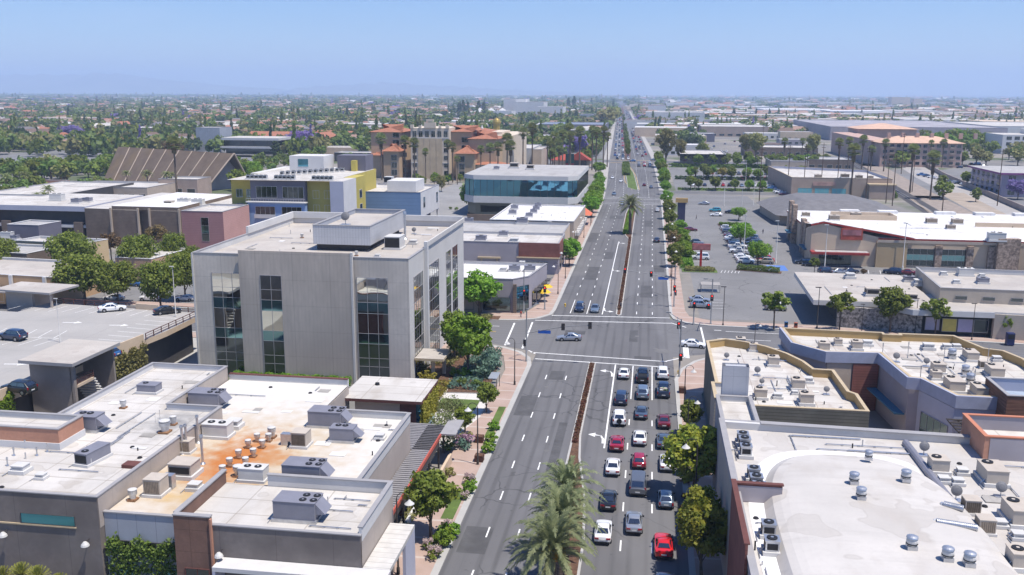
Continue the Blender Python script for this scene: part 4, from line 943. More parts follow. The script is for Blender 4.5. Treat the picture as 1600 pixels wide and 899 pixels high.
walls(r_,[(x,y) for x,y in Pn],24.1,23.3,mat('corrugated_pale',(.52,.52,.53),.6,.06,.4,3,lines=[('X',.5,.12,.88),('Z',1.3,.05,.85)]),roof_tan,trim_m,z0=20.85,wname='screen_wall',rname='screen_roof',inner=w_greypanel)
b=empty('porch',(-33,141,0),'small cream porch slab on two pillars at the foot of the tall office building','porch')
slabp(b,'roof',rect(-36.8,141.5,-32.0,147.5),3.6,4.0,trim_ochre,roof_tan); g=MB(); g.box(-34.4,143,0,-33.9,143.5,3.6); g.build('pillar',w_cream,b); g=MB(); g.box(-33.2,145.9,0,-32.7,146.4,3.6); g.build('pillar',w_cream,b)
TH=[(8.4,58),(8.4,97.2),(13.6,97.2),(33.0,96.2),(60,95.2),(60,58)]
b=empty('theatre',(25,78,0),'large flat white theatre roof with a raised curved middle, at bottom right','building')
g=MB(); g.prism([(8.4,58),(60,58),(60,95.0),(33,96.2),(8.4,97.2)],0,11.0,0); g.build('wall',w_taupe,b)
g=MB(); g.poly([(8.7,58.2,11.05),(59.8,58.2,11.05),(59.8,94.9,11.05),(33,95.95,11.05),(8.7,96.9,11.05)]); g.build('roof',roof_theatre,b)
g=MB(); g.prism([(8.35,58),(8.75,58),(8.75,97.2),(8.35,97.2)],11,11.95); g.build('parapet',w_mauve,b)
g=MB(); g.prism(ccw([(8.76,96.8),(60,94.8),(60,95.3),(8.76,97.3)]),10.9,11.8); g.build('parapet',w_light,b)
g=MB(); g.prism(ccw([(12.6,96.5),(60,94.6),(60,95.4),(12.6,97.4)]),11.8,11.92); g.box(8.25,58,11.95,8.85,97.3,12.05); g.build('coping',trim_m,b)
g=MB()
cx,cy,ax_,ay_=19.5,70.0,8.8,20.5
def dome(u,v):
 return (cx+ax_*u,cy+ay_*v,11.1+1.0*(1-min(1,(abs(u)**3+abs(v)**3))**2.5)**.5)
nn=28
for i in range(nn):
 for j in range(nn):
  q=[]
  for du,dv in ((0,0),(1,0),(1,1),(0,1)):
   u,v=-1+2*(i+du)/nn,-1+2*(j+dv)/nn
   m_=max(abs(u),abs(v)); e=(abs(u)**3+abs(v)**3)**(1/3) if m_>0 else 1; f=m_/e if e>0 else 1
   u2,v2=u*f,v*f; q.append((cx+ax_*u2,cy+ay_*v2,11.1+1.2*math.sqrt(max(0,1-min(1,m_)**5))))
  g.poly(q)
g.build('curved_roof',roof_theatre,b,40)
g=MB(); nn=72
for i in range(nn):
 q=[]
 for t,k in ((i,1.0),(i+1,1.0),(i+1,1.13),(i,1.13)):
  a=2*math.pi*t/nn; c_,s_=math.cos(a),math.sin(a); f=1/(abs(c_)**3+abs(s_)**3)**(1/3); kx=1+(k-1)*1.15; ky=1+(k-1)*.5; q.append((min(26.4,cx+ax_*c_*f*kx),min(95.2,cy+ay_*s_*f*ky),11.075))
 g.poly(q)
g.build('white_valley_coating',mat('coating_white',(.80,.79,.77),.6,.08,.5,3),b)
g=MB(); g.path([(26.9,94.8,11.25),(27.1,84,11.25),(27.3,72,11.25),(27.3,59,11.25)],.38,10); g.build('roof_pipe',m_grey,b)
b=empty('roof_parapet_box',(10,77,0),'mauve and red-capped raised parapet box on the street edge of the theatre roof','parapet')
g=MB(); g.box(8.1,66.5,0,8.3,78.6,12.9); g.box(8.3,78.3,11.05,12.4,78.6,12.75); g.build('wall',[w_redbrick],b)
g=MB(); g.box(8.32,78.25,11.1,12.38,78.28,12.6); g.build('inner_face',w_mauve,b)
g=MB(); g.box(8.0,66.5,12.9,8.45,78.7,13.0); g.box(8.47,78.2,12.76,12.5,78.7,12.86); g.build('coping',trim_brown,b)
b=building('rooftop_block','orange brick faced rooftop block open at the back, on the theatre roof','rooftop block',rect(33.4,91.9,48,98.6),13.4,11.9,w_orange,roof_w,mat('coping_terracotta',(.50,.20,.12),.8,.1),inner=w_mauve,z0=11.0)
g=MB(); g.box(33.9,91.86,11.06,47.9,91.9,13.3); g.build('shade_tint_panel',w_mauve,b)  # mauve panel over the front wall, its purplish shading painted as colour
b=building('stair_pylon','pale grey panelled pylon tower between the theatre and the tan-edged shop','tower',rect(9.3,107.0,12.3,108.5),15.0,14.9,mat('panel_pale',(.50,.50,.52),.75,.05,.4,3,lines=[('Z',2.3,.05,.75),('X',1.5,.04,.8)]),mat('panel_top',(.46,.47,.50),.75,.05),None)
b=building('link_block','narrow grey roofed link between pylon and theatre','building',rect(8.6,97.6,12.6,106.4),11.6,11.0,w_mauve,roof_w,trim_m)
cur=[(9.8,142.0),(12.5,143.8),(15.5,142.6),(18.5,140.2),(21.0,136.8),(22.8,132.8),(23.6,129.2)]
R2=[(9.6,119),(9.6,142.0)]+cur[1:]+[(26.2,129.0),(26.4,119.5),(27.2,118.5),(27.2,111.8),(12.6,111.8),(12.4,119)]
b=building('corner_shop','corner shop with ochre parapet, curved front and many rooftop units, right of the junction','shop',R2,8.7,7.6,w_laptan,roof_cream,trim_ochre,inner=w_ochre,th=.3)
g=MB(); g.box(12.7,111.72,0,27.25,111.8,8.6); g.build('front_cladding',w_lap,b)
g=MB(); g.box(9.5,118.9,0,9.6,142,8.6); g.build('street_cladding',w_lap,b)
for i in range(3):win(b,(9.6,137.5-i*6.5,1.0),W_,4.2,3.2,3,2,g_store,w_dark)
b=building('lift_tower','short tan block with sloped cap behind the pale pylon','building',rect(8.9,112.0,12.0,118.5),9.4,8.9,w_laptan,roof_grey,trim_ochre)
R3=[(22.2,152.0),(22.8,142.6),(26.9,138.2),(34.6,138.8),(35.7,126.8),(37.2,126.5),(39.6,119.6),(46.4,119.6),(54.5,119.6),(54.5,138.7),(53.2,143.0),(50.8,144.0),(48.6,151.2),(40.2,151.2),(40.2,150.4),(37.9,150.4),(37.9,151.4)]
b=building('shopping_block','zigzag shop block with periwinkle cornice and ochre back parapet, right of the corner shop','shop',R3,8.8,7.7,w_mauve,roof_cream,trim_ochre,inner=w_ochre,th=.3)
R3f=[(22.1,151.9),(22.6,142.5),(26.8,138.0),(34.4,138.6),(35.5,126.6),(37.1,126.3),(39.5,119.3),(46.4,119.3)]
def band(pts,d,z0,z1,m,name,root):
 P2=[Vector(p) for p in pts]; A_,B_=[],[]
 for i,p in enumerate(P2):
  d1=(p-P2[i-1]).normalized() if i else (P2[1]-p).normalized(); d2=(P2[i+1]-p).normalized() if i<len(P2)-1 else d1
  n=Vector((d1.y,-d1.x))+Vector((d2.y,-d2.x)); n=n/max(.4,1+d1.dot(d2)); A_.append(p-n*(-d)); B_.append(p-n*.02)
 pl=A_+B_[::-1]; g=MB()
 for i in range(len(P2)-1):g.prism([A_[i],A_[i+1],B_[i+1],B_[i]],z0,z1)
 return g.build(name,m,root)
band(R3f,-.0+.28,7.3,8.95,trim_blue,'cornice',b); band(R3f[:3],.40,5.8,6.0,trim_w,'ledge',b)
g=MB(); g.box(35.2,138.0,0,35.4,138.2,1) if 0 else None
g=MB(); g.prism(ccw([(34.5,138.4),(38.5,138.7),(38.5,139.0),(34.5,138.7)]),0,1) if 0 else None
g=MB(); g.prism(ccw([(27,137.9),(30.6,138.2),(30.6,138.35),(27,138.05)]),0,7.2); g.build('stone_pier',w_tan,b)
g=MB(); g.prism(ccw([(30.8,138.1),(34.5,138.4),(34.5,138.6),(30.8,138.3)]),0,7.2); g.build('brick_pier',w_redbrick,b)
g=MB(); g.prism(ccw([(34.35,138.4),(33.0,138.2),(34.2,127.0),(35.5,127.0)]),3.4,3.6); g.build('awning',m_teal,b)
g=MB(); g.prism(ccw([(36.9,126.4),(39.3,119.2),(46.5,119.2),(46.5,119.5),(39.6,119.55),(37.1,126.6)]),0,7.2); g.build('blue_wall',w_bluegrey,b)
u=Vector((39.3-36.9,119.2-126.4)).normalized(); win(b,(37.2,125.4,.3),(u.x,u.y),5.6,4.2,4,2,g_store,trim_m)
b=empty('steel_pergola',(44,114,0),'dark lattice pergola in front of the shop with the periwinkle cornice','pergola')
g=MB()
for i in range(9):g.box(38.5+i*1.3,113.2,5.6,38.6+i*1.3,119.1,5.75)
for j in range(6):g.box(38.4,113.3+j*1.1,5.76,49.2,113.75+j*1.1,5.84)
g.build('lattice',m_pole_dk,b); g=MB(); [g.tube((x,113.4,0),(x,113.4,5.6),.1,.1,6) for x in (38.7,44,49)]; g.build('post',m_pole_dk,b)
b=building('cinema_corner','brown clad roof enclosure with blue-grey inside at the right edge beside the periwinkle shops','building',rect(44.2,116.0,60,123.7),10.2,8.6,w_wood,mat('roof_bluegrey',(.32,.38,.46),.8,.1,.5,3),trim_m,inner=w_bluegrey)
b=building('end_block','ochre walled end block behind the roof enclosure at the right edge','building',rect(54.8,128,75,139),9.2,8.2,w_ochre,mat('roof_blue_felt',(.30,.36,.44),.8,.1,.5,3),trim_ochre,inner=w_ochre)
S1=[(33.8,190.8),(46.5,190.8),(51.5,185.3),(66.5,185.3),(110,181.5),(110,200),(58,200.5),(58,221.2),(34.4,221.6)]
b=empty('store',bcent(S1),'low store with a wide tan roof overhang and pebble wall, across the side street','store')
g=MB(); g.prism(S1,4.35,5.35,0,1); g.build('roof',[w_light,roof_tan],b)
g=MB(); g.prism([(39.5,192.0),(51.5,188.2),(51.5,188.4),(66,186.8),(66,199),(57,199.5),(57,219.5),(39.5,219.5)],0,4.35); g.build('wall',w_dark,b)
g=MB(); g.prism(ccw([(38.6,190.6),(54.0,187.2),(54.0,187.8),(38.6,191.4)]),0,4.3); g.build('pebble_wall',w_pebble,b)
g=MB(); g.prism(ccw([(66.5,185.0),(110,181.2),(110,185),(66.5,186)]),0,5.0); g.build('block_wall',w_block,b)
g=MB(); g.prism(ccw([(46.5,190.4),(51.5,185.0),(66.5,185.0),(66.5,185.25),(51.7,185.25),(46.6,190.7)]),4.2,5.3); g.build('fascia',w_light,b)
for i,c in enumerate([mat('poster_pale',(.55,.5,.6),.5),mat('poster_yellow',(.60,.50,.12),.5),mat('poster_violet',(.42,.40,.55),.5),g_dark]):win(b,(54.6+i*2.9,187.0 if i==0 else 186.2,1.0),S_,2.6,2.5,1,1,c,trim_m)
slabp(b,'awning_teal',rect(47.5,189.2,53.5,190.3),5.36,5.7,m_teal) if 0 else None
b=building('store_upper_roof','raised block wall roof section with tan deck behind the low store','building',[(58.6,193.2),(100,191.5),(100,215),(60,216.5)],8.2,7.2,w_block,roof_tan,trim_m,inner=w_light)
for i in range(3):win(b,(61.5+i*5.2,193.0-i*.21,6.0),(0.9992,-.04),2.2,.7,1,1,g_dark,trim_m)
S2=[(45.2,291),(50.6,294.5),(50.6,290),(62.3,262.0),(83,262.0),(83,260.5),(90.5,260.5),(90.5,258),(125,255),(128,326),(47.5,330),(45.2,312)]
b=empty('supermarket',(80,292,0),'supermarket with bright white roof, red sloped trim and stone piers, right of the car park','supermarket')
g=MB(); g.prism([(46.5,322),(46.5,272),(51.5,262.4),(90,262.4),(128,259),(130,322)],0,7.6,0); g.build('wall',w_cream,b)
g=MB(); g.prism([(46.2,322),(46.2,290),(62,262.2),(90,262.2),(130,258.8),(132,322)],7.4,7.95,0,1); g.build('roof',[trim_red,roof_bright],b)
g=MB(); q=ccw([(44.6,262.0),(64,262.0),(64,262.35),(44.6,262.35)])
g.v=[]; g.poly([(44.6,262,0),(62.2,262,0),(62.2,262,8.2),(47.6,262,11.6),(44.6,262,10.9)]); g.poly([(44.6,262,0),(44.6,271.5,0),(44.6,271.5,9),(44.6,262,10.9)])
g.build('gable_wall',w_cream,b)
g=MB()
for (x0,z0,x1,z1) in ((44.3,10.9,47.6,11.7),(47.6,11.7,72,7.6)):
 for y0,y1 in ((261.6,262.2),):g.poly([(x0,y0,z0),(x1,y0,z1),(x1,y0,z1+.35),(x0,y0,z0+.35)]); g.poly([(x0,y0,z0+.35),(x1,y0,z1+.35),(x1,y1,z1+.35),(x0,y1,z0+.35)])
g.build('red_trim',trim_red,b)
g=MB(); g.poly([(47.6,262.2,12.2),(72,262.2,8.12),(72,290,8.0),(50,291,8.0)]); g.poly([(44.4,262.2,11.4),(47.6,262.2,12.2),(50,291,8.0),(46,291,8.0)]); g.build('gable_roof',roof_bright,b)
g=MB(); g.box(52.3,261.5,7.3,58.0,261.9,10.6); sgn=g.build('sign_board',mat('sign_brick_red',(.42,.09,.06),.6,.2,.5,2),b)
g=MB(); g.box(52.7,261.44,8.6,57.6,261.49,10.1); g.build('sign_face',mat('sign_face_blurred',(.38,.16,.17),.6,.4,.35,1.2),sgn)
g=MB(); g.box(44.4,258.4,3.6,59.5,261.9,4.2); g.build('entrance_canopy',trim_red,b); g=MB(); g.box(45.5,259,4.2,59.4,261.8,4.3); g.build('entrance_canopy_top',roof_grey,b)
win(b,(47.0,262.0,.2),S_,8.5,3.2,5,1,g_dark,trim_m)
g=MB(); g.box(61.8,261.2,0,69.8,262.0,6.9); g.build('tan_panel',mat('wall_golden',(.46,.34,.20),.85,.06),b)
for x in (69.9,78.9,87.4):
 if x<87:win(b,(x,262.35,.6),S_,7.2,4.6,4,3,[g_dark,g_spandrel,g_dark],trim_m)
for x in (77.2,85.2,90.6):g=MB(); g.box(x,261.5,0,x+1.7,262.3,6.3); g.build('stone_pier',w_stone,b)
win(b,(87.0,262.3,.6),S_,3.4,4.6,2,3,[g_dark,g_spandrel],trim_m) if 0 else None
win(b,(91.9,261.9,.6),S_,0.01,4.6,1,1) if 0 else None
g=MB(); g.box(92.4,260.2,0,98.0,262.0,8.8); g.build('stone_tower',w_stone,b)
g=MB(); g.box(61.9,261.0,6.9,99.2,261.18,7.6); g.build('fascia',w_tan,b)
g=MB(); g.box(98.3,258.6,7.4,130,258.9,8.0); g.build('red_trim',trim_red,b)
g=MB()
for y0,y1,z in ((275,279,9.8),(281,284,10.2),(300,303,12.2),(307,310,12.6)):g.box(45.0,y0,0,46.4,y1,z)
g.build('stone_pier',w_stone,b)
g=MB(); g.box(43.8,268,3.2,46.4,277,3.5); g.box(43.8,300,3.2,46.4,307,3.5); g.build('side_canopy',m_teal,b)
g=MB(); g.box(58,300,7.95,76,300.4,9.4); g.box(58,308.6,7.95,76,309,9.4); g.box(96,290,7.95,112,290.4,9.2); g.box(76,300,7.95,76.3,309,9.4); g.build('equipment_screen',w_cream,b)
g=MB()
for x0 in (63,75,93,105,117):g.box(x0,318,7.95,x0+6,321,8.8)
g.build('skylight_box',roof_bright,b)
g=MB(); g.box(47.2,262.45,0,51.3,263,7.2) if 0 else None
hedge('green_wall',101.5,258.2,108.5,257.9,.8,5.2,'bright','green climber covering the supermarket wall by the lamp',31,cat='climber',leaf=.5,dens=20)
C1=[(-43,191.5),(-28.0,191.8),(-25.0,195.6),(-22.9,211.6),(-43,211.6)]
b=building('corner_store','white roofed corner store with cut corner, left of the avenue just past the junction','shop',C1,7.4,6.8,w_mauve,roof_bright,trim_m,inner=w_white)
g=MB(); g.box(-42.9,191.38,0,-35.0,191.5,4.4); g.build('tan_facade',w_tan,b); g=MB(); g.box(-27.9,191.2,0,-27.2,191.7,6.4); g.box(-35.4,191.25,0,-34.7,191.5,6.0); g.build('brown_pier',w_brick,b)
for x,w in ((-40.8,4.3),(-34.4,5.8)):win(b,(x,191.45,.6),S_,w,2.8,3,2,g_store,w_dark)
u=Vector((3.0,3.8)).normalized(); win(b,(-27.6,192.1,.4),(u.x,u.y),4.0,5.2,3,2,[g_store,g_blue],w_dark)
for i in range(3):win(b,(-24.6+i*.55,198+i*4.2,.5),(.12,.993),3.2,3.0,2,1,g_store,w_dark)
g=MB()
for i in range(4):g.box(-24.3+i*.4,197.6+i*3.8,3.7,-23.2+i*.4,200.6+i*3.8,3.9)
g.build('awning',w_dark,b)
b=building('shop_annex','small white flat annex tucked between the tall offices and the corner store','building',rect(-47,188.5,-38.9,205),5.6,5.2,w_white,roof_bright,trim_m) if 0 else None
C2=[(-56,236.2),(-22.6,236.2),(-22.6,254.0),(-56,254.0)]
b=building('brick_shop','mauve walled shop with a dark red brick corner panel facing the junction','shop',C2,8.2,7.6,w_mauve,roof_w,trim_m,inner=w_white)
g=MB(); g.box(-33.0,235.9,4.6,-22.4,236.15,8.25); g.box(-22.55,236.2,4.6,-22.3,246,8.25); g.build('brick_panel',w_redbrick,b)
g=MB(); g.box(-33.5,235.4,4.3,-22.1,235.9,4.55); g.build('ledge',trim_ochre,b); win(b,(-32.0,236.15,1.0),S_,6.6,2.3,6,1,g_dark,trim_w)
g=MB(); g.box(-43.8,235.6,3.9,-37.8,236.15,4.3); g.box(-43.0,235.9,0,-42.6,236.15,3.9); g.box(-38.9,235.9,0,-38.5,236.15,3.9); g.build('door_canopy',trim_ochre,b); win(b,(-42.2,236.15,.3),S_,3.2,2.4,2,1,g_dark,trim_w)
for i in range(2):win(b,(-22.6,239+i*6.5,1.0),E_,4.5,2.6,3,1,g_store,w_dark)
b=building('long_shop','tan backed shop with grey roof behind the brick cornered shop','shop',rect(-57.5,256,-23.4,279.5),7.6,7.0,w_cream,roof_grey,trim_m,inner=w_white)
b=building('white_shop','big bright white roofed shop on the left side of the avenue before the glass office','shop',[(-48.5,281.5),(-22.4,281.5),(-21.8,324),(-47.8,324)],7.9,7.5,w_tan,roof_bright,trim_w,inner=w_white)
g=MB()
for i in range(10):g.box(-22.2,284+i*3.8,3.2,-20.9,285.9+i*3.8,4.2)
g.build('awning',w_light,b)
for i in range(5):win(b,(-22.2,284+i*7.6,.4),E_,5.2,2.4,4,1,g_store,w_dark)
b=empty('awning_pavilion',(-20.6,333,0),'orange hipped awning over the shop entrance on the far left pavement','awning')
g=MB(); c=(-20.6,332.5)
for q in range(4):
 a=[(-24.4,328.5),(-20.0,328.5),(-20.0,336),(-24.4,336)]; g.poly([(*a[q],3.8),(*a[(q+1)%4],3.8),(-22.2,332,6.0)])
g.build('canopy',m_awn_or,b); g=MB(); [g.tube((x,y,0),(x,y,3.8),.1,.1,6) for x in (-24.2,-20.2) for y in (328.7,335.8)]; g.build('post',m_pole_dk,b)
GO=[(-66,347),(-30,347),(-26.5,350.5),(-26,403),(-70,405),(-70.5,352)]
b=empty('glass_office',bcent(GO),'three-storey office with rounded corners and a blue mirror glass band, left of the avenue','office building')
def rpoly(ins): return offset(ccw(GO),ins)
g=MB(); g.prism(rpoly(1.2),0,5.4); g.build('ground_floor',g_dark,b)
g=MB(); g.prism(rpoly(0),5.4,7.9); g.prism(rpoly(0),14.2,15.8,0,1); g.build('concrete_band',[w_light,roof_grey],b)
g=MB(); g.prism(rpoly(.25),7.9,14.2); gb=g.build('glass_band',glass('glass_sky_mirror',(.10,.28,.40),.03),b)
g=MB()
P2=rpoly(.18)
for i in range(len(P2)):
 a,c=Vector(P2[i]),Vector(P2[(i+1)%len(P2)]); n=max(1,int((c-a).length/2.4))
 for k in range(n):p=a.lerp(c,k/n); g.box(p.x-.05,p.y-.05,7.9,p.x+.05,p.y+.05,14.2)
g.build('mullions',w_dark,gb)
b=building('brown_wall','brown boundary wall in front of the glass office car park','wall',rect(-66,334,-48,334.5),2.6,2.6,w_brick,w_brick)
BL=[(-96,298.5),(-74.6,298.5),(-74.6,326),(-98,328)]
b=building('blue_office','blue lap-sided building on a dark recessed base, left of the parking entrance','building',BL,14.0,13.3,w_blue,roof_w,trim_m,z0=5.6,inner=w_white)
g=MB(); g.box(-95,299.8,0,-77.8,326,5.6); g.build('base',w_slate,b); g=MB(); g.poly([(-74.55,298.6,5.7),(-74.55,325.9,5.7),(-74.55,325.9,13.9),(-74.55,298.6,13.9)]); g.build('pale_side',w_white,b)
g=MB(); g.box(-75.3,299,0,-74.7,300,5.6); g.box(-75.3,324.5,0,-74.7,325.5,5.6); g.build('pillar',w_white,b)
for y,z in ((302,8.5),(321,8.2)):win(b,(-74.55,y,z),E_,2.6,3.6,2,2,g_blue,trim_w)
g=MB(); g.box(-88,306,13.4,-78,318,17.0); g.build('rooftop_room',w_white,b)
b=empty('apartment_building',(-110,290,0),'four-storey apartment block in mustard, sky blue and slate, behind the tall grey offices','apartment building')
H=20.0
segs=[(-128.3,-121.2,272.5,w_yellow),(-121.2,-103.6,270.6,w_slate),(-103.6,-95.4,272.3,w_yellow),(-95.4,-91.2,269.5,w_bluegrey),(-84.5,-80.5,268.4,w_yellow)]
for x0,x1,y0,m in segs[:4]:g=MB(); g.box(x0,y0,0,x1,318 if x1<-92 else 281.9,H); g.build('wall',m,b)
g=MB(); g.poly([(-91.17,269.6,0),(-91.17,282,0),(-91.17,282,H-.02),(-91.17,269.6,H-.02)]); g.build('pale_side',w_white,b); g=MB(); g.box(-95.2,282,0,-91.6,293,H); g.build('wall',w_yellow,b)
g=MB(); g.box(-121.6,268.9,0,-103.2,270.6,13.2); g.build('wall',w_skyblue,b)
g=MB(); g.box(-122.0,268.4,13.2,-102.9,270.7,13.5); g.build('balcony_slab',trim_w,b)
g=MB(); [g.box(-121.9+i*.8,268.45,13.5,-121.85+i*.8,268.5,14.4) for i in range(24)]; g.box(-121.9,268.43,14.4,-102.95,268.52,14.48); g.build('balcony_rail',trim_w,b)
g=MB(); g.poly([(-128,269,H+.02),(-91.3,269.7,H+.02),(-91.3,281.8,H+.02),(-95.4,282,H+.02),(-95.4,316,H+.02),(-128,318,H+.02)]); g.build('roof',roof_w,b)
for zz in (14.4,10.0,5.5):
 for x in (-126.6,-123.3,-101.8,-98.2):win(b,(x,272.35,zz),S_,1.9,2.4,2,1,g_store,trim_w)
for x in (-119.3,-110.8):win(b,(x,270.55,14.6),S_,6.6,3.4,4,1,g_dark,trim_w); win(b,(x+.2,268.85,8.8),S_,6.2,3.2,4,1,g_dark,trim_w,name='balcony_window'); g=MB(); g.box(x,268.1,8.5,x+6.8,268.9,8.7); g.box(x,268.1,8.7,x+6.8,268.16,9.7); g.build('balcony',trim_w,b)
for zz in (13.2,8.6):win(b,(-91.6,286.5,zz),E_,2.6,2.6,1,1,g_dark,trim_w)
g=MB(); g.box(-120,300,H,-108,310,H+5.4); g.build('rooftop_room',w_white,b); win(b,(-117,300,H+1.8),S_,3.6,2.6,1,1,g_blue,trim_w)
g=MB(); g.box(-106,308,H,-96,317,H+5.2); g.box(-100.5,306,H,-98.8,308,H+3.6,1); g.build('rooftop_room',[w_slate,w_yellow],b)
g=MB(); g.box(-134,300,0,-112,330,19.4); g.build('rear_wing',w_light,b)
b=building('pink_office','rose pink sided block with a narrow window strip, beside the mustard apartments','building',[(-133.5,250),(-120.8,250),(-120.8,268),(-133.5,268)],12.6,12.0,w_pink,roof_w,trim_m,inner=w_white)
g=MB(); g.poly([(-120.77,250.1,0),(-120.77,267.9,0),(-120.77,267.9,12.5),(-120.77,250.1,12.5)]); g.build('sunlit_side',w_pink_sunlit,b)  # overlay paints the sun-facing side paler than the rose front
win(b,(-127.5,250,4.0),S_,2.2,6.8,1,3,[g_dark,g_spandrel],trim_m)
b=empty('department_store',(-165,290,0),'brown brick store with curved wall bays and wide white roof, at mid left','store')
yb=[(-173.5,265),(-163.5,264.2),(-163.4,263.0),(-154.5,262.6),(-154.4,264.5),(-150.6,264.4),(-150.5,262.8),(-141.0,262.6),(-140.8,265.5),(-133.8,265.5),(-133.8,300),(-173.5,312)]
g=MB(); g.prism(yb,0,10.8,0,1); g.build('wall',[w_brick,roof_w],b)
g=MB(); g.prism([(-163.2,263.2),(-141.2,262.9),(-141.2,300),(-163.2,304)],10.8,11.9,0,1); g.build('roof',[w_brick,roof_bright],b)
for x in (-163.3,-154.3,-150.6,-140.9):g=MB(); g.box(x-.25,262.3,0,x+.25,262.9,11.4); g.build('pilaster',w_tan,b)
g=MB(); g.box(-138.9,265.1,6.3,-135.6,265.4,8.6); g.build('blue_sign',mat('sign_blurred_blue',(.03,.13,.38),.5,.35,.6,2),b)
b=empty('colonnade_shops',(-190,285,0),'two-storey shop wing with brick piers and white fascia, left of the brown brick store','shop')
g=MB(); g.box(-205,268,0,-173.7,300,9.6,0,1); g.build('wall',[w_dark,roof_w],b); g=MB(); g.box(-205.5,265.5,9.6,-173.7,300,11.2,0,1); g.build('roof',[w_bluegrey,roof_w],b)
g=MB(); g.box(-205,266,4.4,-173.8,268,5.2); g.build('balcony_slab',trim_w,b)
for i in range(4):g=MB(); g.box(-203+i*8.3,265.6,0,-200+i*8.3,266.4,6.2); g.build('brick_pier',w_brick,b)
b=building('brick_shop','dark red brick shop end at the far left edge, beside the colonnade','shop',rect(-235,262,-207,300),10.5,10.0,w_redbrick,roof_w,trim_m)
b=building('shop','salmon fronted shop with white awning pillars near the left edge','shop',[(-175,185.5),(-128,181.5),(-126.5,200),(-172,204)],6.6,6.1,mat('wall_orange_tan',(.50,.33,.19),.85,.06),roof_tan,trim_w)
g=MB(); g.prism(ccw([(-176,180.5),(-131.5,176.8),(-130.8,181.2),(-176,185)]),3.7,3.95); g.build('porch_roof',roof_tan,b)
for i in range(6):g=MB(); x=-170+i*7.6; y=180.3-i*.62; g.box(x,y,0,x+.5,y+.5,3.7); g.build('pillar',trim_w,b)
for i in range(5):x=-168+i*7.8; win(b,(x,185.0-i*.67,.5),(.9965,-.084),3.6,2.5,2,1,g_dark,trim_w)
for i in range(6):g=MB(); x=-173+i*8.6; y=185.1-i*.73; g.box(x,y-.5,0,x+.7,y,6.7); g.build('white_pier',trim_w,b)
b=building('shop','flat grey roofed brown shop behind the salmon fronted one','shop',[(-172,206),(-150,204),(-148,216),(-170,218)],7.4,6.9,w_brick,roof_grey,trim_w)
b=building('shop','cream walled shop with grey roof left of the big trees','shop',[(-165,220),(-144,218),(-142,226),(-163,228)],7.8,7.2,mat('wall_sand',(.55,.42,.25),.85,.06),roof_w,trim_w)
b=building('grey_house','small blue-grey box building with white roof near the left edge','building',[(-180.5,238.5),(-170.5,238),(-169.5,247),(-180,248)],9.2,8.9,w_slate,roof_grey,trim_w)
b=building('shop','white walled low building left of the blue-grey box','building',[(-215,225),(-182,222),(-181,238),(-214,240)],6.4,5.9,w_light,roof_w,trim_m)
b=building('shop','pale tan shop with arched dark window between the big trees and the street','shop',[(-128,206),(-118,205),(-116.5,221),(-127,222)],6.8,6.3,mat('wall_rose_sunlit2',(.52,.34,.22),.85,.06),roof_w,trim_w)
for i in range(2):win(b,(-117.6+i*.7,208+i*6.5,.8),(.093,.9957),2.6,3.6,2,2,g_dark,w_dark)
GP=[(-125,100),(-84.8,100),(-84.2,107),(-83.9,111),(-81.0,123.5),(-79.3,141),(-79.3,154.0),(-112,157.5),(-112.5,150),(-125,150)]
b=empty('parking_structure',bcent(GP),'open-topped concrete parking deck with painted bays, left of the tall office building','parking structure')
GP=[(-140,96),(-84.2,96),(-82.4,112),(-79.3,141),(-79.3,154.0),(-112,157.2),(-113,149.5),(-140,151)]
g=MB(); g.prism(GP,6.0,6.95,0,1); g.build('deck',[w_cream,deck_conc],b)
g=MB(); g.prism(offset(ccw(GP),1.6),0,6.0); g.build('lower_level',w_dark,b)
pm=MB()
for i in range(11):line((-88.5-i*2.75,150.0+.1*i),(-87.6-i*2.75,154.6+.1*i),.12,pm,6.965)
for i in range(9):line((-95-i*2.75,128.6),(-94.2-i*2.75,133.4),.12,pm,6.965); line((-95-i*2.75,133.6),(-95.8-i*2.75,138.4),.12,pm,6.965)
for i in range(13):line((-81.2-.12*(17-i),118.0+i*2.6),(-86.2-.12*(17-i),118.6+i*2.6),.12,pm,6.965)
for i in range(7):line((-97-i*2.75,109),(-96-i*2.75,114),.12,pm,6.965)
line((-118,133.5),(-94,133.5),.12,pm,6.965)
for x,y,a in ((-91,143,0),(-91.5,131,1),(-93,119,0),(-100,143.5,1)):line((x,y),(x+2.4,y+.3),.3,pm,6.965); pm.poly([(x+2.2,y-.4,6.966),(x+3.4,y+.4,6.966),(x+2.2,y+1.0,6.966)])
pm.build('bay_markings',paint_w,b)
def edge(p,q,z0,z1,m,name,root,th=.2):
 p,q=Vector(p),Vector(q); d=(q-p).normalized(); n=Vector((-d.y,d.x))*th
 g=MB(); g.prism(ccw([p,q,q+n,p+n]),z0,z1); return g.build(name,m,root)
def rail(p,q,z,root,m=None,h=1.05,sp=2.2,name='railing'):
 p,q=Vector(p),Vector(q); Ln=(q-p).length; g=MB(); n=max(1,int(Ln/sp))
 for i in range(n+1):a=p.lerp(q,i/n); g.box(a.x-.06,a.y-.06,z,a.x+.06,a.y+.06,z+h)
 for zz in (.25,.6,1.0):g.tube((p.x,p.y,z+zz),(q.x,q.y,z+zz),.045 if zz<1 else .07,None,4)
 return g.build(name,m or m_rail,root)
E0,E1,E2,E3=(-82.35,112.2),(-81.55,119.5),(-80.0,134.5),(-79.25,141.2)
edge((-80.9,125.6),(-79.9,134.8),5.0,7.95,w_cream,'parapet_wall',b); edge((-84.1,97),(-83.0,106.9),5.0,7.95,w_cream,'parapet_wall',b)
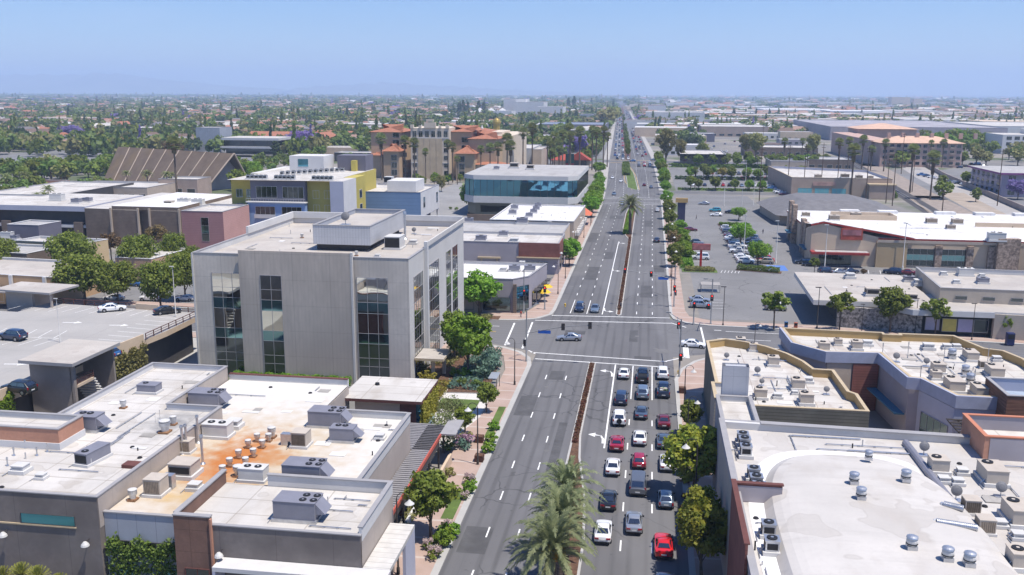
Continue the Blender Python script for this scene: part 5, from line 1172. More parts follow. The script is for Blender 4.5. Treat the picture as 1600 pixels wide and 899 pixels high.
rail((-81.6,119),(-80.95,125.3),6.95,b); rail((-79.8,135.2),(-79.2,153.8),6.95,b); rail((-79.4,153.9),(-88,154.7),6.95,b); rail((-93,155.3),(-111,157.1),6.95,b)
rail((-84.3,90),(-84.15,96.5),6.95,b) if 0 else None
edge((-88.2,154.6),(-93,155.2),6.9,8.0,w_cream,'parapet_wall',b)
hedge('climbing_ivy',-80.6,125.4,-79.7,134.7,.7,4.6,'olive','ivy hanging on the parking deck wall in its middle stretch',41,z=1.0,cat='ivy',leaf=.3,dens=30)
hedge('climbing_ivy',-83.9,97.5,-82.8,106.8,.7,5.0,'bright','dense green ivy below the parking deck wall, next to the stair tower',42,z=1.2,cat='ivy',leaf=.28,dens=45)
b=empty('stair_tower',(-80,116,0),'grey concrete stair tower with a flat overhanging roof at the edge of the parking deck','stair tower')
slabp(b,'roof',[(-84.3,110.6),(-76.0,110.2),(-75.8,121.4),(-84.3,122.2)],9.9,10.35,trim_m,roof_tan)
g=MB(); g.box(-83.3,111.4,0,-77.2,111.8,9.9); g.box(-83.3,111.8,0,-83.0,121.0,9.9); g.box(-83.2,120.6,0,-76.6,121.0,9.9); g.box(-77.3,111.4,0,-76.8,111.95,9.9); g.build('wall',mat('wall_raw_concrete',(.27,.235,.21),.9,.12,.3,2),b)
g=MB(); g.box(-81.5,111.9,6.4,-76.7,115.8,6.8); g.box(-78.2,111.9,0,-77.9,112.1,9.9) if 0 else None; g.build('landing',w_cream,b)
rail((-76.8,112.0),(-76.8,115.8),6.8,b)
g=MB()
for i in range(12):g.box(-80.5,116.2+i*.35,6.2-i*.5,-76.9,116.55+i*.35,6.4-i*.5)
g.build('stairs',w_light,b)
b=empty('stair_tower',(-112,160,0),'small flat roofed stair shelter at the back left corner of the parking deck','stair tower')
slabp(b,'roof',[(-121,154.2),(-108.5,152.6),(-107.6,160.4),(-120.5,161.5)],9.6,9.95,trim_m,roof_tan)
g=MB(); g.prism(ccw([(-119.5,155.4),(-113.6,154.8),(-113.6,155.2),(-119.5,155.8)]),0,9.6); g.box(-113.8,155,0,-113.4,159.5,9.6); g.box(-109.2,153.6,6.9,-108.9,154.0,9.6); g.build('wall',w_taupe,b)
def gable(root,x0,y0,x1,y1,ze,zr,m,axis='x',over=.6,hip=False,name='roof'):
 g=MB(); x0-=over; x1+=over; y0-=over; y1+=over
 if axis=='x':
  ym=(y0+y1)/2; h=(y1-y0)/2 if hip else 0; a,c=(x0+h,ym,zr),(x1-h,ym,zr)
  g.poly([(x0,y0,ze),(x1,y0,ze),c,a]); g.poly([(x1,y1,ze),(x0,y1,ze),a,c]); g.poly([(x1,y0,ze),(x1,y1,ze),c]); g.poly([(x0,y1,ze),(x0,y0,ze),a])
 else :
  xm=(x0+x1)/2; h=(x1-x0)/2 if hip else 0; a,c=(xm,y0+h,zr),(xm,y1-h,zr)
  g.poly([(x0,y0,ze),(x1,y0,ze),a]); g.poly([(x1,y0,ze),(x1,y1,ze),c,a]); g.poly([(x1,y1,ze),(x0,y1,ze),c]); g.poly([(x0,y1,ze),(x0,y0,ze),a,c])
 return g.build(name,m,root)
def blk(pl,pr,pyb,h,depth,wall,deck,label,name='building',cat='building',wins=0,group=None,par=.5,cope=trim_m,storeys=1):
 x0,y0=at(pl,pyb); x1,y1=at(pr,pyb); y=(y0+y1)/2
 b=building(name,label,cat,rect(x0,y,x1,y+depth),h,h-par,wall,deck,cope,group,inner=w_light)
 if wins:
  n=wins; w=(x1-x0)/n
  for s in range(storeys):
   for i in range(n):win(b,(x0+w*(i+.2),y,1+s*h/storeys),S_,w*.6,min(2.2,h/storeys*.5),1,1,g_dark,trim_w)
 return b
b=empty('church',(-245,450,0),'huge brown A-frame church roof with pale ribs, at mid left','church')
F0,F1,B1,B0=Vector((-283,450,0)),Vector((-208.5,413.5,0)),Vector((-196,439.5,0)),Vector((-270.5,476,0))
R0,R1=(F0+B0)/2+Vector((-5,2.4,17.5)),(F1+B1)/2+Vector((5,-2.4,17.5))
g=MB(); g.poly([F0,F1,R1,R0]); g.poly([B1,B0,R0,R1]); g.build('roof',t_church,b)
g=MB(); gi=(F1-F0).normalized()
g.poly([F1-gi*2,B1-gi*2,(F1+B1)/2-gi*2+Vector((0,0,17))]); g.build('gable_wall',w_mauve,b)
g=MB(); nrm=(F1-F0).cross(R0-F0).normalized()
for i in range(1,9):
 a,c=F0.lerp(F1,i/9.),R0.lerp(R1,i/9.); g.tube(a+nrm*.1,c+nrm*.1,.3,.3,4)
g.tube(F1,R1,.45,.45,4); g.tube(B1,R1,.45,.45,4); g.build('rib',mat('rib_pale',(.42,.34,.27),.9),b)
blk(92,238,314,6.0,26,w_tan,roof_w,'flat white roofed annex in front of the A-frame church',wins=8)
blk(246,312,306,7.5,14,w_peach,roof_w,'peach walled annex with pale roof against the church gable',wins=3)
blk(-40,100,330,6.5,55,w_dark,roof_cream,'wide low building with cream roof at the far left edge, in front of the palms',wins=6)
blk(-30,112,296,4.5,3,w_orange,w_orange,'long salmon brick wall at the far left','boundary_wall','wall',par=.1)
blk(-30,62,311,5.0,12,w_brick,roof_w,'low brick building with white roof under the salmon wall',wins=3)
blk(168,212,226,7,40,w_light,roof_bright,'white roofed hall among trees at far left',wins=5)
blk(0,60,222,6,25,w_light,roof_w,'long white roofed classrooms at the far left',wins=6)
b=blk(306,347,238,19,22,w_greypanel,roof_w,'blue-grey windowless office tower block left of the white slab offices','office_building','office building')
x0,y0=at(345,241); x1,_=at(446,241)
b=empty('office_building',((x0+x1)/2,y0+14,0),'white slab offices with dark glass floors beside the blue-grey block','office building')
for z,i,d in ((0,3,0),(6,2,0)):g=MB(); g.box(x0+i,y0+i,z,x1-i,y0+30,z+4.6); g.build('glass_floor',g_dark,b)
g=MB(); g.box(x0,y0-1,4.6,x1,y0+32,6.0,0,1); g.box(x0+1,y0,10.6,x1-1,y0+31,12.4,0,1); g.build('floor_slab',[w_light,roof_w],b)
x0,y0=at(388,232); x1,_=at(500,232)
b=empty('mission_school',((x0+x1)/2,y0,0),'white gabled mission style school with long terracotta roof, far left of centre','school')
g=MB(); g.box(x0,y0,0,x1,y0+18,9); g.build('wall',w_hotelL,b); gable(b,x0,y0,x1,y0+18,9,14,t_terra,'x')
g=MB(); g.box(x1-2,y0-6,0,x1+14,y0+22,9); g.build('gable_wing',w_white,b); gable(b,x1-2,y0-6,x1+14,y0+22,9,14,t_terra,'y',name='wing_roof')
for i in range(9):win(b,(x0+4+i*(x1-x0-8)/9,y0,2),S_,2.5,3,1,1,g_dark,trim_w)
blk(508,602,206,9,60,w_tan,roof_w,'tan hall with long white roof behind the mission school',wins=10)
blk(520,552,212,8,20,w_tan,roof_tan,'tan block right of the mission school',wins=4)
blk(554,592,234,9.5,30,w_tan,roof_grey,'two-storey tan offices left of the terracotta roofed hotel',wins=6,storeys=2)
blk(520,600,253,6,18,w_dark,roof_w,'low dark building under trees left of the hotel',wins=4)
blk(566,640,208,7,40,w_light,roof_bright,'white sawtooth hall behind the hotel roofs',wins=0)
b=empty('hotel',(-115,480,0),'terracotta roofed hotel with cream arched centre and tan wings, centre left','hotel')
x= lambda px,y:at(px,449.5)[0]
def X(px,y):
 d=CF+CR*((px-800)/FPX); return d.x*y/d.y
y0=498
def W(px0,px1,yy,depth,h,m,roof=None,zr=0,name='wing',hip=True):
 zr*=.75
 a,c=X(px0,yy),X(px1,yy); g=MB(); g.box(a,yy,0,c,yy+depth,h); o=g.build(name,m,b)
 if roof:gable(b,a,yy,c,yy+depth,h,h+zr,roof,'x',1.2,hip,name='roof')
 return a,c
W(586,632,505,30,25,w_hotel,t_terra,5); W(580,602,500,14,12.5,w_hotel,t_terra,2.5,'low_wing'); W(604,628,496,12,15,w_hotel,t_terra,5,'corner_tower')
a,c=W(646,704,500,30,27.5,w_hotelL,None,0,'centre_block')
W(706,738,506,28,25.5,w_hotel,t_terra,4); W(714,742,492,12,14.5,w_hotel,t_terra,5.5,'corner_tower'); W(734,776,500,26,22,w_hotel,t_terra,4.5); W(744,788,496,10,8.5,w_hotelL,t_terra,2,'low_wing')
W(774,800,520,60,23,w_hotelL,None,0,'rear_block')
g=MB(); w_=c-a
for f0,f1,h in ((0,.08,29.2),(.22,.28,28.8),(.74,.8,28.8),(.92,1,29.2)):g.box(a+w_*f0,499.4,27.5,a+w_*f1,501,h)
g.box(a+w_*.36,499.4,27.5,a+w_*.66,501,30.6); g.prism(ccw([(a+w_*.42,499.5),(a+w_*.60,499.5),(a+w_*.60,500.9),(a+w_*.42,500.9)]),31,32.2)
g.build('parapet_gable',w_hotelL,b)
g=MB(); g.box(a,499.8,22.0,c,500.0,22.4); g.box(a,499.8,8.5,c,500.0,8.9); g.build('string_course',trim_w,b)
for s in range(6):
 for i in range(6):win(b,(a+w_*(.05+i*.163),500,2.2+s*4.1),S_,2.2,2.3 if s<5 else 3.2,2,1,g_dark,trim_w)
for s in range(5):
 win(b,(X(631,504),504.9,3+s*4.2),S_,3,2.4,2,1,g_dark,trim_w); win(b,(X(722,504),505.9,3+s*4.2),S_,3.4,2.6,2,1,g_dark,trim_w)
 if s<3:win(b,(X(616,496),495.9,2+s*4),S_,3.2,3.0,2,1,g_dark,trim_w); win(b,(X(719,492),491.9,2+s*4),S_,3,3,2,1,g_dark,trim_w)
 win(b,(X(619,505),504.9,6+s*4),S_,3.6,2.6,2,1,g_dark,trim_w)
g=MB(); [g.lathe(X(650+i*13,540),540,[(.8,24.5),(.8,26.3),(.4,27.2),(.05,28.2)],6) for i in range(9)]; g.build('finial',trim_w,b)
g=MB(); g.box(X(648,540),530,0,X(790,545),562,24.5); g.build('rear_wing',w_hotelL,b); gable(b,X(700,540),530,X(770,545),556,24.5,27.5,t_terra,'x',1.2,True)
g=MB()
for i in range(4):g.prism(ccw([(a+w_*(.26+i*.16)-1.6,499.75),(a+w_*(.26+i*.16)+1.6,499.75),(a+w_*(.26+i*.16)+1.6,499.9),(a+w_*(.26+i*.16)-1.6,499.9)]),0,22)
g.build('pilaster',mat('stucco_warm',(.55,.44,.30),.85),b)
g=MB(); gx=X(776,600); g.box(gx-3.6,596,0,gx+3.6,604,23); d_=tag(g.build('domed_tower',w_tan),'small golden domed tower behind the hotel','tower')
g=MB(); g.lathe(gx,600,[(2.2,23),(2.2,27),(2.8,27.1),(2.8,28.2),(2.3,29.4),(1.2,30.3),(.2,30.8),(.03,31.6)],14); g.build('dome',mat('gold_dome',(.55,.40,.12),.35,.1,metal=.6),d_)
blk(803,832,262,12,50,w_light,roof_w,'pale retail block right of the hotel palms','shop','shop',4); blk(831,846,264,12,40,w_tan,roof_tan,'tan end block beside the pale retail block','shop','shop')
blk(796,832,236,9,30,w_mauve,roof_grey,'mauve low building with grey roof right of the golden dome',wins=4); blk(832,862,226,8,30,w_tan,roof_w,'tan flat building behind the palms left of the avenue',wins=3)
x0,y0=at(862,260); x1,_=at(922,260)
b=empty('red_roof_restaurant',((x0+x1)/2,y0+8,0),'red roofed restaurant with front gable, left of the avenue before the second junction','restaurant')
g=MB(); g.box(x0,y0,0,x1,y0+16,4); g.build('wall',w_cream,b); gable(b,x0,y0,x1,y0+16,4,7.5,mat('roof_red',(.36,.07,.045),.85,.12),'x',1,True)
g=MB(); g.box(x1-12,y0-4,0,x1-2,y0+3,4.5); g.build('porch',w_dark,b); gable(b,x1-14,y0-5,x1,y0+6,4.5,9.5,MATS['roof_red'],'y',.6,name='gable_roof')
blk(884,946,216,8,40,w_mauve,roof_w,'mauve retail building beyond the parking lot left of the avenue','shop','shop',8); blk(840,946,208,10,90,w_slate,mat('roof_slate_blue',(.20,.23,.30),.8,.12,.3,2),'wide dark slate roofed store left of the avenue','store','store')
blk(905,948,192,13,60,w_greypanel,t_grey,'dark grey store near the far avenue, left side','store','store',5)
x0,y0=at(943,194); g=MB(); g.lathe(x0,y0,[(9,0),(9,9),(10,9.2),(6,15),(.3,21)],14); tag(g.build('round_kiosk',mat('wall_dusky_red',(.26,.12,.11),.85)),'dusky red round tower with conical roof at the left kerb of the far avenue','tower')
for i,(pl,pr,py,h,d,m) in enumerate(((858,884,191,9,40,t_terra),(838,862,196,8,30,t_terra),(0,30,180,7,30,t_terra),(20,60,190,6,25,t_pinkish))):
 x0,y0=at(pl,py); x1,_=at(pr,py); b=empty('tiled_hall',((x0+x1)/2,y0,0),('terracotta tiled hall left of the far avenue near the dark grey store','lower terracotta tiled hall left of the far avenue','terracotta roofed hall at the far left edge','faded pink roofed hall at the far left edge')[i],'building')
 g=MB(); g.box(x0,y0,0,x1,y0+d,h*.6); g.build('wall',w_cream,b); gable(b,x0,y0,x1,y0+d,h*.6,h,m,'x',1,True)
for i,(pl,pr,py,h,d,m,lb) in enumerate(((786,822,182,35,60,w_white,'tall white fly tower of the far civic theatre'),(800,850,183,29,70,w_white,'broad white hall of the far civic theatre'),(836,880,186,22,60,w_white,'pale stepped hall right of the far civic theatre'),(770,800,187,15,50,w_white,'low white lobby left of the far civic theatre'))):
 blk(pl,pr,py,h,d,m,roof_bright,lb,'civic_theatre','theatre',par=.5)
x0,y0=at(772,184); b=empty('tent_roof',(x0,y0,0),'white peaked tent roof in front of the far civic theatre','tent')
g=MB()
for k in range(3):
 cx_,cy_=x0-26+k*22,y0-10
 for q in range(4):
  a=[(cx_-16,cy_-13),(cx_+16,cy_-13),(cx_+16,cy_+13),(cx_-16,cy_+13)]; g.poly([(*a[q],6),(*a[(q+1)%4],6),(cx_,cy_,19)])
g.build('canopy',trim_w,b)
x0,y0=at(1190,330); b=empty('grey_roof_shop',(56,365,0),'shop with a broad dark grey hipped roof behind the supermarket','shop')
g=MB(); g.prism([(47,344),(70,344),(80,356),(80,392),(50,396),(44,380)],0,3.6); g.build('wall',w_tan,b)
g=MB(); o=[(45.5,342.5),(52,338),(72,342),(92,348),(92,396),(50,400),(42.5,382)]; o=ccw(o); c=(66,372,8.2)
ins=[(o[i][0]*.45+c[0]*.55,o[i][1]*.45+c[1]*.55) for i in range(len(o))]
for i in range(len(o)):j=(i+1)%len(o); g.poly([(*o[i],3.6),(*o[j],3.6),(*ins[j],7.6),(*ins[i],7.6)])
g.poly([(*p,7.6) for p in ins]); g.build('roof',t_grey,b)
b=building('peach_store','long peach stucco store with teal arched windows, right of centre behind the supermarket','store',[(64.5,440),(108.5,440),(108.5,490),(70,508),(62,508)],9.0,7.8,w_peach,roof_cream,trim_ochre,inner=w_bluegrey)
for xx in (67.5,75,82.5):win(b,(xx,440,1.0),S_,6.2,3.2,3,1,mat('pane_teal',(.16,.42,.46),.5),trim_ochre)
g=MB(); g.box(98,436,0,109,440,6.4); g.build('porch',w_peach,b); g=MB(); g.box(97.5,435.5,6.4,109.5,440,6.9); g.build('porch_cornice',trim_ochre,b)
g=MB(); g.box(74,439.7,5.4,84,439.95,7.0); g.build('sign_panel',mat('sign_faded_peach',(.45,.28,.24),.7,.2,.5,2),b)
blk(1205,1262,268,6,30,w_tan,t_grey,'dark roofed shops beyond the market car park','shop','shop',5)
blk(1262,1330,266,6.5,28,w_brick,roof_grey,'brown low shops left of the railway','shop','shop',5)
blk(1176,1226,240,7,30,w_mauve,t_brown,'brown roofed row behind the tall bare poles','shop','shop',4)
blk(1062,1133,262,8.5,46,g_dark,roof_w,'dark glass office with a white flat roof behind round trees, right of the avenue','office_building','office building')
blk(1096,1198,214,11,70,w_peach,roof_w,'tan store with white striped roof, far right of the avenue','store','store',8)
blk(1088,1100,200,14,30,w_light,mat('roof_mint',(.40,.52,.46),.8),'pale block with mint green roof, far right of the avenue')
blk(1066,1116,222,8,30,w_slate,roof_grey,'dark low building with grey roof amid trees right of the avenue')
blk(1008,1100,191,16,90,w_light,roof_w,'long white big-box store right of the far avenue','store','store'); blk(1012,1040,179,20,60,w_white,mat('roof_orange',(.50,.22,.14),.8),'white building with an orange roof right of the far avenue')
blk(1004,1026,200,9,40,w_tan,roof_tan,'tan shop at the right side of the far avenue','shop','shop')
b=empty('apartment_building',(165,650,0),'rosy beige four-storey apartments with pale tiled roof, right of the railway','apartment building')
def W2(px0,px1,yy,depth,h,m):
 a,c=X(px0,yy),X(px1,yy); g=MB(); g.box(a,yy,0,c,yy+depth,h); g.build('wing',m,b)
 gable(b,a,yy,c,yy+depth,h,h+4,mat('roof_pale_tile',(.60,.40,.29),.85,.1),'x',1.5,True); return a,c
a,c=W2(1358,1482,640,26,15.5,w_rosy); a2,c2=W2(1322,1410,780,40,19.5,w_rosy)
g=MB(); g.box(a-2,660,0,a+14,800,16); g.build('wing',w_rosy,b)
for s in range(4):
 for i in range(12):
  xx=a+1.5+i*(c-a)/12.2; win(b,(xx,640,1.5+s*3.7),S_,2.6,2.0,1,1,g_dark,trim_w)
  if i%3==1:g=MB(); g.box(xx-.3,638.6,1.0+s*3.7,xx+3,640,1.9+s*3.7); g.build('balcony',w_peach,b)
g=MB(); [g.box(a+6+i*9,650,18,a+8+i*9,652,21.5) for i in range(7)]; g.build('chimney',w_rosy,b)
b=empty('office_building',(285,800,0),'white office building with dark square windows at the right edge','office building')
a,c=X(1541,800),X(1680,800); g=MB(); g.box(a,800,0,c,840,15); g.build('wall',w_white,b); g=MB(); g.poly([(a,800,15.1),(c,800,15.1),(c,840,15.1),(a,840,15.1)]); g.build('roof',roof_w,b)
for s in range(3):
 for i in range(14):win(b,(a+3+i*6,800,2+s*4.6),S_,3.8,2.6,1,1,g_dark,trim_m)
g=MB(); g.box(a+25,808,15.1,c,835,19); g.build('rooftop_screen',w_light,b)
b=empty('apartment_building',(170,470,0),'lilac three-storey apartments with purple trim and balconies at the right edge','apartment building')
g=MB(); g.box(161,458,0,215,500,10.4); g.build('wall',w_purple,b); g=MB(); g.box(159.5,456,10.4,216,502,11.2,0,1); g.build('roof',[mat('trim_plum',(.24,.07,.22),.7),roof_grey],b)
for s in range(3):
 for i in range(6):win(b,(161,498-i*6.8,1.0+s*3.4),W_,3.6,2.0,2,1,g_dark,trim_w); g=MB(); g.box(159.8,494.2-i*6.8,.6+s*3.4,161,498.2-i*6.8,1.5+s*3.4); g.build('balcony',w_mauve,b)
 for i in range(5):win(b,(164+i*9,458,1.0+s*3.4),S_,3.0,2.0,2,1,g_dark,trim_w)
blk(1302,1562,221,14,260,w_mauve,mat('roof_worn_grey',(.36,.34,.36),.85,.2,.05,.5),'enormous low grey warehouse spanning the far right','warehouse','warehouse',par=.6)
blk(1556,1700,217,13,180,w_white,roof_w,'white warehouse joined to the enormous grey one at the right edge','warehouse','warehouse')
WH=[(1196,1300,180,12,200,0),(1300,1400,183,12,150,0),(1150,1205,174,12,120,0),(1400,1470,181,11,120,1),(1470,1540,184,10,110,2),(1222,1290,168,14,120,0),(1290,1380,166.5,14,140,1),(1394,1420,166,36,60,2),(1428,1440,166,30,50,2),(1455,1475,168,18,80,0),(1520,1590,170,14,120,0),(1100,1150,172,14,120,0),(1040,1090,169,16,120,0),(1100,1180,184,10,80,0),(1206,1290,198,9,60,3),(1215,1248,207,8,30,4),(1255,1296,205,8,40,0),(1110,1170,196,10,50,0),(1180,1206,190,9,50,0),(150,262,157.5,16,150,0),(300,360,155.5,14,150,0),(400,470,154.5,16,200,0),(520,590,155.5,14,150,0),(600,680,154.8,16,200,0),(880,930,163,14,80,0),(900,945,176,10,60,1),(1000,1030,165,20,90,0),(1560,1640,186,10,100,1),(690,760,200,9,50,0),(660,700,193,8,50,4),(740,778,213,8,30,3),(200,262,172,8,60,0),(470,520,187,9,60,1),(640,668,187,9,30,4),(290,350,196,7,40,0),(350,400,190,7,40,1),(420,470,196,7,30,1),(725,760,183,10,60,0)]
LAB=['white roofed','grey roofed','cream walled','red and white','brick walled']
for i,(pl,pr,py,h,d,k) in enumerate(WH):
 side='right' if pl>980 else 'left'; dist='near the horizon' if py<170 else ('beyond the big grey warehouse' if side=='right' and py<190 else 'in the middle distance')
 where='in the far %s part of the city, %s of %s'%(side,'above column','%d'%pl) if 0 else ''
 blk(pl,pr,py,h,d,[w_white,w_light,w_cream,trim_red,w_brick][k],[roof_bright,roof_w,roof_tan,roof_w,roof_grey][k],'%s flat warehouse %s on the %s side of the view'%(LAB[k],dist,side),'warehouse','warehouse',group='flat roofed warehouses in the distant city',cope=None,par=.4)
def fan_top(g,x,y,z,r,mi=1):g.tube((x,y,z),(x,y,z+.07),r,r,14,mi); g.tube((x,y,z+.07),(x,y,z+.09),r*.3,r*.3,8,0)
def u_part(nm,mb,mats): return (nm,mb.mesh(nm,mats if isinstance(mats,list) else [mats],None),None)
def packaged(lx,ly,h,body,fans,hood,grille=None,key='u'):
 t=[]; g=MB(); g.box(-lx/2-.15,-ly/2-.15,0,lx/2+.15,ly/2+.15,.28); t.append(u_part('kerb_base',g,m_galv if hood else w_light))
 g=MB(); g.box(-lx/2,-ly/2,.28,lx/2,ly/2,h); g.box(-lx/2-.04,-ly/2-.04,h,lx/2+.04,ly/2+.04,h+.06); t.append(u_part('casing',g,body))
 for fx,fy,r in fans:g=MB(); fan_top(g,fx,fy,h+.06,r); t.append(u_part('fan',g,[body,m_black]))
 if hood:
  g=MB(); x0=lx/2; w=ly*.8
  g.poly([(x0,-w/2,h-.1),(x0+.9,-w/2,h*.45),(x0,-w/2,h*.4)]); g.poly([(x0,w/2,h-.1),(x0+.9,w/2,h*.45),(x0,w/2,h*.4)]); g.poly([(x0,-w/2,h-.1),(x0,w/2,h-.1),(x0+.9,w/2,h*.45),(x0+.9,-w/2,h*.45)]); t.append(u_part('intake_hood',g,body))
 if grille:g=MB(); g.box(-lx/2+.1,-ly/2-.03,.4,lx/2-.1,-ly/2+.01,h-.15); g.box(-lx/2-.03,-ly/2+.1,.4,-lx/2+.01,ly/2-.1,h-.15); t.append(u_part('grille',g,grille))
 g=MB(); g.tube((-lx/2-.35,-ly/2+.3,.1),(-lx/2,-ly/2+.3,.5),.04); g.tube((-lx/2-.35,-ly/2+.3,.05),(-lx/2-.35,-ly/2-.5,.05),.04); t.append(u_part('pipe',g,m_galv))
 return t
q4= lambda x,y,r,d=.42:[(x-d,y-d,r),(x+d,y-d,r),(x-d,y+d,r),(x+d,y+d,r)]
UN=dict(quad=packaged(3.9,2.3,1.9,m_grey,q4(1.15,.0,.34,.5),True,None),twin=packaged(2.7,1.7,1.6,m_grey,[(-.6,.2,.34),(.2,.2,.34)],True,None),longg=packaged(1.5,3.4,1.35,m_grey,[(0,-1.0,.36)],False,m_black),small_g=packaged(2.5,1.6,1.1,m_grey,[(-.5,.1,.34)],False,None),beige=packaged(1.7,1.7,1.75,m_beige,[],False,m_beige_d),whitetwin=packaged(2.6,1.5,1.4,m_white,[(-.6,0,.36),(.5,0,.36)],False,None),tan=packaged(1.25,1.35,1.1,m_beige,[(-.15,.1,.36)],False,None),tanlong=packaged(1.5,2.3,1.2,m_beige,[(-.2,.6,.4)],False,None),cond=packaged(.85,.85,.95,m_galv,[(0,0,.33)],False,m_black),box=packaged(.9,.8,.55,m_white,[],False,m_black),dark=packaged(1.6,1.4,1.0,m_beige,[],False,m_black),chiller=packaged(2.9,3.6,2.3,m_white,[],False,m_black),fargrey=packaged(1.8,1.4,1.0,m_grey,[(0,0,.4)],False,None),bigtan=packaged(3,2.2,1.5,m_beige,[(0,0,.5)],False,m_beige_d))
def mush(h=1.2,r=.42,key='m'):
 g=MB(); g.box(-r*.95,-r*.95,0,r*.95,r*.95,.2); a=u_part('curb',g,m_rustbase)
 g=MB(); g.lathe(0,0,[(r*.7,.2),(r*.7,h*.45),(r*.95,h*.5),(r,h*.6),(r,h*.82),(r*.8,h*.86)],14); b=u_part('stack',g,m_galv)
 g=MB(); g.lathe(0,0,[(r*.82,h*.87),(r*1.02,h*.9),(r*1.0,h*.95),(r*.6,h),(.02,h*1.03)],14); return [a,b,u_part('cap',g,m_white)]
UN['mush']=mush(); UN['mushbig']=mush(1.5,.6)
def turb():
 g=MB(); g.box(-.5,-.5,0,.5,.5,.45); a=u_part('curb',g,m_galv); g=MB(); g.lathe(0,0,[(.42,.45),(.5,.5),(.58,.8),(.58,1.0),(.5,1.2)],14); b=u_part('drum',g,m_white)
 g=MB(); g.lathe(0,0,[(.44,.95),(.5,1.22),(.62,1.28),(.56,1.42),(.3,1.52),(.02,1.55)],14); return [a,b,u_part('cap',g,m_galv),u_part('band',( lambda q:(q.lathe(0,0,[(.60,.62),(.60,.72)],14),q)[1])(MB()),m_black)]
UN['turb']=turb()
def dish():
 g=MB(); g.box(-.5,-.4,0,.5,.4,.12); g.tube((0,0,0),(0,0,.95),.05); a=u_part('mount',g,m_galv)
 g=MB(); n=14
 for i in range(n):
  t0,t1=2*math.pi*i/n,2*math.pi*(i+1)/n
  for r0,r1 in ((0,.25),(.25,.5)):
   P_= lambda r,t:(r*math.cos(t),-.15+.5*r*r+r*math.sin(t)*.35,1.05+r*math.sin(t)*.9-.2*r*r)
   g.poly([P_(r0,t0),P_(r1,t0),P_(r1,t1),P_(r0,t1)] if r0 else [P_(0,t0),P_(r1,t0),P_(r1,t1)])
 return [a,u_part('reflector',g,mat('dish_grey',(.16,.16,.17),.6))]
UN['dish']=dish()
def pipe_t(h,r):g=MB(); g.tube((0,0,0),(0,0,h),r,r,8); g.tube((0,0,h-.25),(0,0,h),r*1.6,r*1.3,8); g.lathe(0,0,[(r*2.2,0),(r*1.1,.2)],8); return [(None,g.mesh('vent_pipe',[m_galv],40),None)]
UN['tallpipe']=pipe_t(3.2,.14); UN['pipe']=pipe_t(1.0,.08); UN['thin']=pipe_t(1.6,.035)
def unit(kind,px,py,z,label,name='rooftop_air_conditioner',cat='air conditioner',rot=0,s=1.0,group='rooftop air conditioners'):
 x,y=at(px,py,z); return place(UN[kind],name,label,cat,(x,y,z),rot,s,group)
Z1,Z2,Z3=9.36,8.21,8.43
V= lambda k,px,py,z,lb,s=1.0,nm='roof_vent',rot=0:unit(k,px,py,z,lb,nm,'vent',rot,s,'roof vents')
unit('small_g',234,613,Z1,'low grey steel unit at the far end of the upper left restaurant roof')
unit('twin',139,671,Z1,'grey two-fan unit behind the orange penthouse corner on the left restaurant roof',s=1.1); unit('longg',146,720,Z1,'long narrow grey unit right of the orange penthouse',rot=-.15)
V('mushbig',258,676,Z1,'squat round exhaust fan in the sooty patch',1.0,'exhaust_fan'); V('mush',271,664,Z1,'small shiny exhaust in the sooty patch',.9,'exhaust_fan'); V('mush',193,638,Z1,'lone round vent in the middle of the upper left roof',.9)
g=MB(); x,y=at(208,729,Z1); g.box(x-.9,y-.6,Z1,x+.9,y+.6,Z1+.35); tag(g.build('roof_hatch',trim_brown),'rust brown roof hatch near the right edge of the left restaurant roof','hatch')
V('thin',250,655,Z1,'thin dark pipe left of the sooty patch',.7); V('thin',243,660,Z1,'shorter thin dark pipe left of the sooty patch',.5)
for i,(px,py) in enumerate(((40,700),(22,712),(58,712),(74,706),(12,728))):V('pipe',px,py,Z1,['white vent pipe at the back of the machine patch at the left edge','leaning white pipe left of the machine patch','vent pipe beside the small grey box at the left edge','right hand vent pipe of the machine patch at the left edge','nearest vent pipe of the machine patch at the left edge'][i],.9)
unit('box',33,738,Z1,'small square grey box among white pipes at the left edge',s=1.4); unit('box',65,748,Z1,'low flat damper with a raised flue at the front left of the roof','roof_damper','damper',s=.9)
unit('quad',325,634,Z2,'grey four-fan unit in the notch behind the sooty roof'); unit('quad',512,664,Z2,'grey four-fan unit left of the brown edged pavilion'); unit('twin',537,688,Z2,'grey two-fan unit just in front of the one by the pavilion')
unit('quad',477,750,Z2,'grey four-fan unit behind the low parapet of the front block'); unit('quad',467,808,Z3,'grey four-fan unit nearest the front, on the front block roof')
unit('whitetwin',341,682,Z2,'white two-fan condenser left of the rusty stain',s=1.15); unit('box',366,668,Z2,'open blue-grey frame box behind the white condenser',s=1.6)
unit('beige',245,772,Z2,'beige louvred cooler near the front left of the stained roof'); unit('dark',289,743,Z2,'grey condenser with dark open side at the edge of the rust stain',s=1.5); unit('whitetwin',397,750,Z2,'white two-fan condenser right of the vent cluster'); unit('box',305,765,Z2,'small low grey box at the front of the rust stain',s=1.2)
unit('beige',471,697,Z2,'beige louvred cooler with a duct right of the vent cluster'); unit('box',594,686,Z2,'tiny white vent box with dark front near the right edge of the stained roof','roof_vent','vent'); unit('beige',292,706,Z2,'beige cooler against the taupe wall behind the tall flues',s=.8)
g=MB(); x0,y0=at(441,694,Z2); x1,y1=at(464,694,Z2); g.box(x0,y0-.4,Z2+.5,x1,y0+.4,Z2+1.3); g.box(x0,y0-.4,Z2,x0+.8,y0+.4,Z2+.5); tag(g.build('roof_duct',m_galv),'boxy metal duct running into the beige cooler right of the vents','duct')
